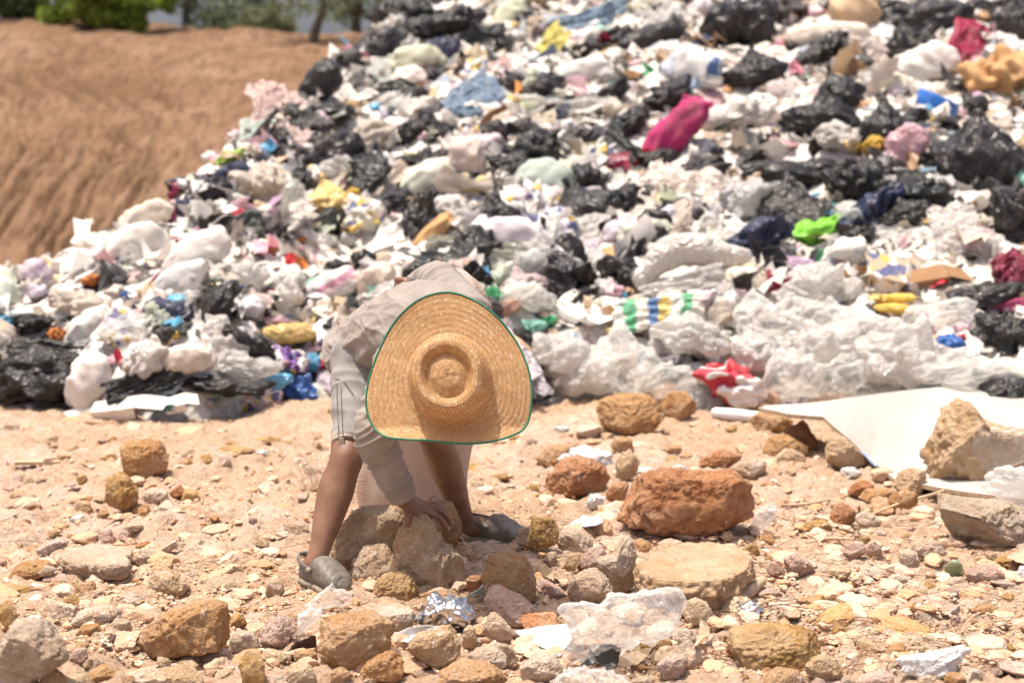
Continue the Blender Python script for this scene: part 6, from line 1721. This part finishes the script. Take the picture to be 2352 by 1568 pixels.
M['net'] = b.done(b.n('MixShader', None, i0=.4, i1=p, i2=t_).outputs[0])
org = np.array(gpoint(940, 1215))
sack = obj('woven_sack', mesh_np('woven_sack', V - org, F, uv=np.concatenate(uvl)), M['net'], None, org)
tag(sack, 'pinkish woven net sack held behind the child and hanging between the legs', 'sack')
M['fray'] = mat_plain('red_thread', (.56, .26, .21), .7)
fr_ = []
frr = random.Random(3)
for i in range(34):
    q = A(826 + frr.uniform(-9, 4), 1085 + i * 2.1, 4.97)
    e = q + np.array((frr.uniform(-.022, -.006), frr.uniform(-.01, .01), frr.uniform(-.012, .008)))
    fr_.append(tube([q + np.array((.02, .01, 0)), (q + e) / 2 + np.array((0, 0, .004)), e], [.0005] * 3, 5, 3))
V, F = join(fr_); obj('frayed_edge', mesh_np('frayed_edge', V - org, F), M['fray'], sack)
# ================================================================== LITTER AND LEAVES IN FRONT
def film(poly, m, name, cat, label, seed, depth=.6, crk=1.0, yc=None, col=None, slope=35, dy=0.0, lev=None):
    us = [p[0] for p in poly]; vs = [p[1] for p in poly]
    uc = (min(us) + max(us)) / 2; g = gpoint(uc, max(vs) - 1)
    global roughen
    keep = roughen
    def soft(V, size, s, amp=1, facets=0, octv=0):
        W = V / size
        W = creases(W, s, .035 * crk, 9)
        return crump(W, s, .08 * crk, .05 * crk, .022 * crk, 1.3) * size
    roughen = soft
    V, F, c = profile_rock(poly, seed, depth=depth, slope=slope, yc=yc, dy=dy)
    roughen = keep
    o = obj(name, mesh_np(name, V, F), m, None, c)
    if col: o.color = (*col, 1)
    tag(o, label, cat)
    return o
def plate(poly, heights, m, name, cat, label, thick=.002, wav=.004, seed=1, col=None, group=None):
    """a sheet lying over the ground: each outline point lifted by its own height"""
    bm = bmesh.new()
    vs = []
    hs = heights if isinstance(heights, (list, tuple)) else [heights] * len(poly)
    for (u, v), h in zip(poly, hs):
        p = gpoint(u, v); p = atz(u, v, gz(p.x, p.y) + h); vs.append(bm.verts.new(p))
    f = bm.faces.new(vs)
    if f.normal.z < 0 or (f.normal_update() or f.normal.z < 0): bmesh.ops.reverse_faces(bm, faces=[f])
    bmesh.ops.triangulate(bm, faces=bm.faces[:])
    for _ in range(4): bmesh.ops.subdivide_edges(bm, edges=bm.edges[:], cuts=1, use_grid_fill=True) if len(bm.faces) < 2500 else None
    bm.verts.ensure_lookup_table()
    P = np.array([v.co[:] for v in bm.verts])
    size = np.ptp(P[:, 0])
    P[:, 2] += wav * (fbm(P * 2.2 / max(size, .05), seed, 3) + .6 * ridged(P * 4 / max(size, .05), seed + 4))
    for v, p in zip(bm.verts, P): v.co = p
    if thick:
        r = bmesh.ops.extrude_face_region(bm, geom=bm.faces[:])
        vv = [g for g in r['geom'] if isinstance(g, bmesh.types.BMVert)]
        bmesh.ops.translate(bm, vec=(0, 0, thick), verts=vv)
        bmesh.ops.recalc_face_normals(bm, faces=bm.faces[:])
    me = bpy.data.meshes.new(name); 
    org = Vector(P.mean(axis=0))
    bmesh.ops.translate(bm, vec=-org, verts=bm.verts[:])
    bm.to_mesh(me); bm.free()
    me.polygons.foreach_set('use_smooth', np.full(len(me.polygons), thick < .003)); me.update()
    o = obj(name, me, m, None, org)
    if col: o.color = (*col, 1)
    tag(o, label, cat, group)
    return o

# white cardboard sheet on the right ----------------------------------
b = MB('white_card_face'); c = b.coord(); n1 = b.noise(c, 3, 4, .6); n2 = b.noise(c, 90, 3, .6)
M['whitecard'] = b.done(b.princ(Base_Color=b.mix(b.ramp(n1, [(.45, 0.), (.75, .35)]), (.42, .385, .34), (.30, .25, .20)), Roughness=.8, Normal=b.bump(n2, .08, .003)))
def hp(u, v, z):
    d = ray(u, v); return np.array((0, 0, CZ)) + np.array(d) * ((z - CZ) / d.z)
def plin(p, n): return np.concatenate([np.array([p[i] * (1 - t) + p[i + 1] * t for t in np.arange(n) / n]) for i in range(len(p) - 1)] + [np.array([p[-1]])])
near = plin([hp(1742, 941, .15), hp(1810, 950, .165), hp(1890, 953, .165), hp(1945, 998, .12), hp(2000, 1055, .055), hp(2054, 1104, .02), hp(2160, 1122, .03), hp(2330, 1145, .04), hp(2600, 1160, .05)], 8)
far = plin([hp(1748, 936, .16), hp(1812, 929, .17), hp(1905, 918, .175), hp(1965, 910, .165), hp(2040, 900, .15), hp(2110, 893, .13), hp(2230, 884, .12), hp(2352, 876, .12), hp(2640, 866, .12)], 8)
nn_ = 24
G = np.array([near * (1 - t) + far * t for t in lin(0, 1, nn_)])             # nn_, m, 3
G[:, :, 2] += .010 * fbm(P2(G[:, :, 0].ravel(), G[:, :, 1].ravel(), 2.2), 77, 2).reshape(G.shape[:2])
m_ = G.shape[1]
top = G.reshape(-1, 3); F = grid_faces(nn_, m_)
botm = top - np.array((0, 0, .014))
V = np.concatenate([top, botm]); F2 = F[:, ::-1] + len(top)
org = top.mean(0)
me = mesh_np('cardboard_sheet', top - org, F[:, ::-1].copy() if True else F)
sheet_o = obj('cardboard_sheet', me, M['whitecard'], None, org)
tag(sheet_o, 'large white cardboard sheet bent over the stones at the right', 'cardboard sheet')
M['kraftedge'] = mat_plain('corrugated_edge', (.46, .33, .21), .9, .4, 60, .3)
und = [(botm - org, F.tolist())]
def strip(ids):
    a = top[ids] - org; b_ = botm[ids] - org; k = len(ids)
    return np.concatenate([a, b_]), [[i, i + 1, k + i + 1, k + i] for i in range(k - 1)]
und.append(strip(np.arange(m_)))
und.append(strip(np.arange(nn_) * m_))
und.append(strip((nn_ - 1) * m_ + np.arange(m_)))
V, F = join(und); obj('corrugated_edge', mesh_np('corrugated_edge', V, F, False), M['kraftedge'], sheet_o)
M['bluetape'] = mat_plain('blue_print', (.25, .38, .55), .6)
e0 = near[8 * 3 + 5]; e1 = near[8 * 4 + 2]
V, F = tube([e0 + np.array((-.002, -.004, -.004)), (e0 + e1) / 2 + np.array((-.002, -.004, -.003)), e1 + np.array((-.002, -.004, -.004))], [(.004, .005)] * 3, 8, 3)
obj('blue_mark', mesh_np('blue_mark', V - org, F), M['bluetape'], sheet_o)

M['foil'] = None
b = MB('aluminium_foil'); c = b.coord(); n1 = b.n('TexNoise', {'noise_type': 'RIDGED_MULTIFRACTAL'}, Vector=c, Scale=34.0, Detail=5).outputs['Fac']
M['foil'] = b.done(b.princ(Base_Color=(.72, .71, .69), Metallic=1.0, Roughness=.33, Normal=b.bump(n1, .7, .02)))
M['paper'] = mat_plain('white_paper', (.66, .65, .635), .7, .12, 8, .1)
M['dryleaf'] = mat_plain('dry_leaf', (.50, .37, .25), .75, .35, 30, .4)
M['dkleaf'] = mat_plain('dark_dry_leaf', (.10, .06, .045), .7, .4, 30, .4)
M['greenleaf'] = mat_plain('green_wrapper', (.42, .52, .34), .5, .35, 24, .2)
M['stick'] = mat_plain('dry_stick', (.56, .42, .27), .85, .3, 40, .3)
M['card_blue'] = mat_plain('pale_blue_card', (.52, .57, .68), .6, .15)
M['dark'] = mat_plain('opening_shade_dark', (.05, .045, .04), .35, .3)  # dark tone painted for the shade inside the opening under the clear bag

film(K6([(315,1180),(350,1120),(440,1140),(560,1130),(565,1085),(650,1095),(700,1080),(780,1075),(840,1060),(900,1055),(975,1040),(1000,1080),(1040,1140),(1035,1220),(1000,1260),(940,1310),(800,1340),(700,1380),(560,1390),(430,1470),(340,1460),(330,1380),(350,1280)]), PN['clear'], 'plastic_bag', 'plastic bag', 'large crumpled clear plastic bag lying in the centre foreground', 501, depth=.45, slope=45, crk=1.2)
plate(K6([(80,1285),(250,1255),(370,1245),(400,1330),(330,1425),(250,1385),(130,1330)]), [.02, .03, .03, .02, .012, .012, .012], M['paper'], 'paper_sheet', 'paper', 'smooth white sheet sticking out left of the large clear bag', seed=2)
plate(K6([(450,1475),(500,1390),(560,1372),(670,1380),(655,1450),(640,1492),(560,1484)]), [.012, .035, .04, .035, .02, .012, .012], M['dark'], 'opening_shade', 'opening_shade', 'dark sheet as painted shade of the open end below the large clear bag', seed=3, wav=.008)  # tinted sheet stands in for the shade inside the dark opening
film(K5([(920,1160),(960,1100),(1010,1060),(1015,980),(1060,970),(1120,995),(1200,985),(1260,1010),(1330,1050),(1355,1100),(1330,1150),(1260,1200),(1200,1180),(1060,1190),(1000,1205),(930,1190)]), M['foil'], 'foil', 'foil', 'crumpled silver foil in front of the tall peaked stone', 502, crk=1.5, slope=30, dy=-.03)
film(K5([(770,1150),(800,1120),(850,1110),(910,1125),(900,1170),(830,1185),(780,1180)]), M['foil'], 'foil', 'foil', 'smaller piece of silver foil on the flat pale slab', 503, crk=1.4, dy=-.05)
plate(K5([(800,1240),(930,1192),(1100,1185),(1080,1215),(960,1240),(900,1300),(810,1290)]), [.03, .035, .035, .03, .02, .015, .015], M['paper'], 'paper_sheet', 'paper', 'white paper lying between the foil and the rounded orange boulder', seed=4)
film(K5([(190,1070),(230,1030),(260,1000),(300,960),(385,900),(400,930),(470,945),(520,980),(525,1030),(460,1045),(340,1055),(280,1080)]), PN['clear'], 'plastic_bag', 'plastic bag', 'clear plastic bag upright beside the near shoe', 504, depth=.4)
film(K5([(115,1260),(140,1200),(170,1110),(230,1060),(310,1050),(320,1090),(270,1150),(230,1190),(150,1255)]), PN['milk'], 'plastic_bag', 'plastic bag', 'white translucent bag below the clear one by the near shoe', 505, depth=.5)
plate(K4([(1590,1400),(1640,1350),(1750,1310),(1758,1372),(1680,1392),(1600,1407)]), [.008, .03, .035, .012, .008, .006], M['dkleaf'], 'dry_leaf', 'leaf', 'dark brown leathery leaf left of the rounded orange boulder', seed=5)
plate(K4([(560,1362),(610,1310),(700,1283),(712,1297),(640,1322),(575,1367)]), [.006, .02, .03, .02, .01, .006], M['dkleaf'], 'dry_leaf', 'leaf', 'thin dark curled leaf left of the sloping orange boulder', seed=6)
plate(K7([(990,985),(1010,960),(1060,942),(1085,975),(1100,1015),(1060,1035),(1000,1015)]), [.02, .035, .04, .035, .012, .008, .012], M['greenleaf'], 'green_leaf', 'leaf', 'pale green leaf on the ground at the right', seed=7, wav=.006)
plate(K7([(1060,1030),(1085,1020),(1115,1062),(1100,1068)]), .01, M['dryleaf'], 'dry_leaf', 'leaf', 'small tan leaf tip below the pale green leaf', seed=8)
film(K7([(750,1460),(790,1435),(900,1420),(1000,1400),(1080,1390),(1115,1380),(1135,1400),(1090,1440),(1060,1500),(980,1530),(860,1548),(780,1500)]), PN['film'], 'plastic_bag', 'plastic bag', 'small white plastic bag flattened on the ground at bottom right', 506, depth=.4, col=(.68, .67, .65), slope=45, crk=.8)
film(K6([(270,1590),(330,1500),(420,1485),(560,1490),(650,1520),(740,1560),(740,1640),(270,1640)]), PN['clear'], 'plastic_bag', 'plastic bag', 'clear plastic bag cut by the bottom edge right of centre', 507, depth=.4)
film(K6([(315,330),(400,270),(490,250),(580,255),(650,290),(655,350),(640,440),(600,445),(560,420),(480,360),(400,350)]), PN['film'], 'plastic_bag', 'plastic bag', 'white plastic bag caught behind the mid sized red boulder', 508, depth=.4, col=(.68, .66, .64), dy=.12)
film(K7([(5,785),(40,700),(80,660),(130,650),(145,700),(110,755),(60,800)]), PN['milk'], 'plastic_bag', 'plastic bag', 'milky plastic scrap at the right foot of the biggest red boulder', 509, depth=.4)
film(K6([(470,590),(500,520),(550,515),(585,550),(570,595),(520,618)]), PN['film'], 'tissue', 'tissue', 'white crumpled tissue left of the biggest red boulder', 510, col=(.68, .66, .64), crk=1.5)
plate(K6([(385,692),(460,650),(550,645),(572,685),(500,706),(420,706)]), [.01, .02, .025, .025, .015, .012], M['card_blue'], 'card', 'card', 'pale blue card lying left of the biggest red boulder', thick=.003, seed=9)
film(K6([(560,640),(580,585),(640,565),(655,600),(620,650)]), PN['clear'], 'plastic_film', 'plastic film', 'small clear film beside the pale blue card', 511)
film(K6([(1300,1205),(1350,1140),(1410,1120),(1470,1165),(1420,1205),(1340,1215)]), M['foil'], 'foil', 'foil', 'tiny ball of silver foil beside the corn cob', 512, crk=1.5)
film(K5([(1290,990),(1350,970),(1430,875),(1490,890),(1480,925),(1410,1005),(1330,1000)]), mat_plain('pale_green_wrapper', (.46, .47, .38), .5, .3, 30, .3), 'wrapper', 'wrapper', 'pleated pale green wrapper beside the pink speckled wedge', 513, depth=.25, crk=1.2)
for i, (q, h, l) in enumerate([(K6([(210,905),(260,940),(320,995),(340,1012),(300,1002),(240,975)]), .03, 'long tan leaf behind the crumbly orange stone'), (K6([(220,1010),(300,990),(385,995),(370,1022),(260,1042)]), .02, 'tan leaf lying flat below the long tan leaf'),
      (K6([(650,1477),(680,1420),(760,1390),(845,1380),(820,1420),(760,1472)]), .02, 'broad pale dry leaf under the large clear bag, left of two'), (K6([(830,1424),(870,1390),(965,1400),(900,1444),(850,1454)]), .015, 'pinkish dry leaf under the large clear bag, right of two'),
      (K6([(1060,1393),(1100,1320),(1110,1222),(1165,1260),(1165,1300),(1110,1345)]), .05, 'curled upright dry leaf right of the large clear bag'), (K7([(515,1045),(560,1005),(580,1003),(545,1050)]), .015, 'narrow dry leaf on the right foreground ground'),
      (K7([(1310,930),(1400,860),(1440,880),(1440,975),(1360,950)]), .04, 'dry tan husk at the right edge below the greyish boulder'), (K5([(1775,800),(1820,770),(1870,830),(1880,880),(1820,860)]), .04, 'dry leaf behind the crumbly orange stone at right'),
      (K4([(1155,655),(1180,635),(1222,650),(1190,668)]), .012, 'orange shard on the left ground before the near shin'), (K4([(770,990),(780,925),(815,930),(825,960),(800,995)]), .02, 'cream leaf chip right of the broad flat slab')]):
    hs = [h * (.3 + .7 * ((k * 37 + i * 11) % 5) / 4) for k in range(len(q))]
    plate(q, hs, M['dryleaf'] if 'orange shard' not in l else R3['orange'], 'dry_leaf' if 'shard' not in l else 'shard', 'leaf' if 'shard' not in l else 'shard', l, thick=.0015, seed=20 + i)
# corn cob with rows of kernels
a, e = np.array(gpoint(*K6([(1290, 1165)])[0])) + np.array((0, 0, .014)), np.array(gpoint(*K6([(1450, 1035)])[0])) + np.array((0, 0, .016))
V, F = tube([a, (a + e) / 2, e], [.0150, .0165, .0125], 48, 40)
ax = (e - a) / np.linalg.norm(e - a); s = (V - a) @ ax; cen = a + np.outer(s, ax); rd = V - cen
x_ = rd @ np.cross(ax, (0, 0, 1.0)); z_ = rd @ np.cross(np.cross(ax, (0, 0, 1.0)), ax)
V = V + rd / (np.linalg.norm(rd, axis=1)[:, None] + 1e-6) * (.0016 * np.sin(np.arctan2(z_, x_) * 9) * np.sin(s * 1050))[:, None]
org = V.mean(0); o = obj('corn_cob', mesh_np('corn_cob', V - org, F), mat_plain('dry_cob', (.58, .43, .28), .85, .4, 90, .3), None, org)
tag(o, 'dry bare corn cob lying by the flat topped slab', 'corn cob')
# lath, stick
p0, p1 = np.array(gpoint(45, 1076)), np.array(gpoint(160, 1074)); L = np.linalg.norm(p1 - p0)
V, F = boxm(-L / 2, L / 2, -.012, .012, 0, .012); V[:, 2] += .006 * np.cos(V[:, 0] * 4)
o = obj('wooden_lath', mesh_np('wooden_lath', V, F, False), M['stick'], None, (p0 + p1) / 2 + np.array((0, 0, .01))); o.rotation_euler = (.1, 0, .05)
tag(o, 'thin wooden lath lying on the ground at the far left', 'lath')
def rod(pts, r, name, cat, label, m=M['stick']):
    V, F = tube(pts, r, 8, 8); org = V.mean(0)
    tag(obj(name, mesh_np(name, V - org, F), m, None, org), label, cat)
rod([np.array(gpoint(*K7([q])[0])) + np.array((0, 0, h)) for q, h in (((630, 715), .006), ((780, 680), .02), ((960, 645), .03), ((1160, 597), .05))], [.0035, .005, .005, .0035], 'dry_stalk', 'stalk', 'long pale stalk reaching under the tall jagged rock')
rod([np.array(gpoint(*K7([q])[0])) + np.array((0, 0, .008)) for q in ((180, 672), (260, 672), (340, 660), (410, 645))], [.003, .006, .005, .003], 'dry_stalk', 'stalk', 'short pale stalk on the ground before the cardboard')
rod([np.array(gpoint(*K7([q])[0])) + np.array((0, 0, .008)) for q in ((300, 865), (400, 845), (540, 848))], [.002, .005, .003], 'dry_stalk', 'stalk', 'flat pale stalk on the ground right of the flat slab')
V, F = tube([np.array(hp(1645, 948, .05)), np.array(hp(1690, 952, .05)), np.array(hp(1738, 957, .05))], [.022, .024, .022], 20, 5); org = V.mean(0)
tag(obj('foam_roll', mesh_np('foam_roll', V - org, F), M['paper'], None, org), 'white foam roll on the earth left of the cardboard flap', 'foam roll')
# film hanging on the jagged rock and by the greyish boulder
film(K7([(1130,270),(1250,262),(1400,300),(1470,420),(1300,470),(1180,490),(1140,420)]), PN['clear'], 'plastic_film', 'plastic film', 'torn clear film draped on the tall jagged rock', 521, depth=.12, yc=float(gpoint(2270, 1150).y) - .02)
film(K7([(1180,570),(1230,490),(1330,460),(1440,480),(1500,560),(1480,700),(1380,710),(1290,650)]), PN['milk'], 'plastic_bag', 'plastic bag', 'whitish film with pink print between jagged rock and greyish boulder', 522, depth=.3, yc=float(gpoint(2310, 1190).y))
film(K7([(1365,1010),(1390,975),(1450,960),(1460,1060),(1385,1070)]), PN['film'], 'plastic_bag', 'plastic bag', 'white plastic scrap cut by the right edge of the ground', 523, col=(.68, .66, .64))
for i, (u, v, w, h, l) in enumerate([(1010, 1090, 50, 16, 'white flake on the ground behind the far leg'), (1480, 1080, 60, 26, 'white film with pink bits right of the white bag'), (1560, 1075, 40, 18, 'white flake near the low red rock'), (1290, 985, 46, 16, 'white flake on the ground under the hat'), (1245, 1045, 30, 14, 'cream flake left of the orange rock'),
      (605, 1038, 40, 14, 'whitish flake left of the shorts'), (180, 1190, 50, 26, 'white pointed scrap on the left ground'), (1950, 1085, 70, 34, 'white film under the cardboard flap'), (2080, 1110, 40, 26, 'white scrap left of the tall jagged rock'), (345, 938, 20, 10, 'white scrap at the toe of the heap')]):
    poly = [(u + w / 2 * math.cos(a) * (.75 + .25 * math.sin(a * 3 + i)), v + h / 2 * math.sin(a) * (.8 + .2 * math.cos(a * 2 + i))) for a in np.arange(10) / 10 * 6.283]
    film(poly, PN['film'], 'plastic_scrap', 'plastic scrap', l, 540 + i, col=(.66, .63, .59), crk=1.1)

# dry grass tuft by the shorts, and the twigs and needles on the ground
gr_ = random.Random(9); bl = []
base = gpoint(745, 1130); base = at(735, 1065, 4.9); gb = gpoint(735, 1130)
for i in range(46):
    s = Vector((gb.x + gr_.uniform(-.05, .05), gb.y + gr_.uniform(-.05, .05), gz(gb.x, gb.y)))
    t = s + Vector((gr_.uniform(-.12, .07), gr_.uniform(-.05, .05), gr_.uniform(.07, .17)))
    bl.append(tube([s, (s + t) / 2 + Vector((gr_.uniform(-.03, .03), 0, .02)), t + Vector((0, 0, -.01))], [.0008, .0006, .0003], 4, 4))
V, F = join(bl); org = np.array(gb)
tag(obj('dry_grass', mesh_np('dry_grass', V - org, F), mat_plain('straw_grass', (.62, .5, .37), .8), None, org), 'wispy tuft of bleached dry grass behind the near leg', 'grass')
tw = []
for i in range(430):
    u = gr_.gauss(1850, 420) if gr_.random() < .7 else gr_.uniform(0, 2352); v = gr_.uniform(1180, 1560)
    g = gpoint(u, v); a = gr_.gauss(.3, .6); L = gr_.uniform(.02, .10)
    d = Vector((math.cos(a), math.sin(a), 0)); nrm = Vector((-d.y, d.x, 0))
    pts = []
    for k in (-1, -.3, .35, 1):
        q = g + d * L * k + nrm * L * .25 * (k * k) * gr_.uniform(-1, 1); pts.append(Vector((q.x, q.y, gz(q.x, q.y) + gr_.uniform(.004, .016))))
    tw.append(tube(pts, [.0006, .0009, .0009, .0005], 4, 3))
V, F = join(tw)
tag(obj('twigs', mesh_np('twigs', V, F), mat_plain('twig', (.20, .105, .06), .8, .4)), 'thin dry twigs and needles scattered over the ground', 'twigs', kind='stuff')
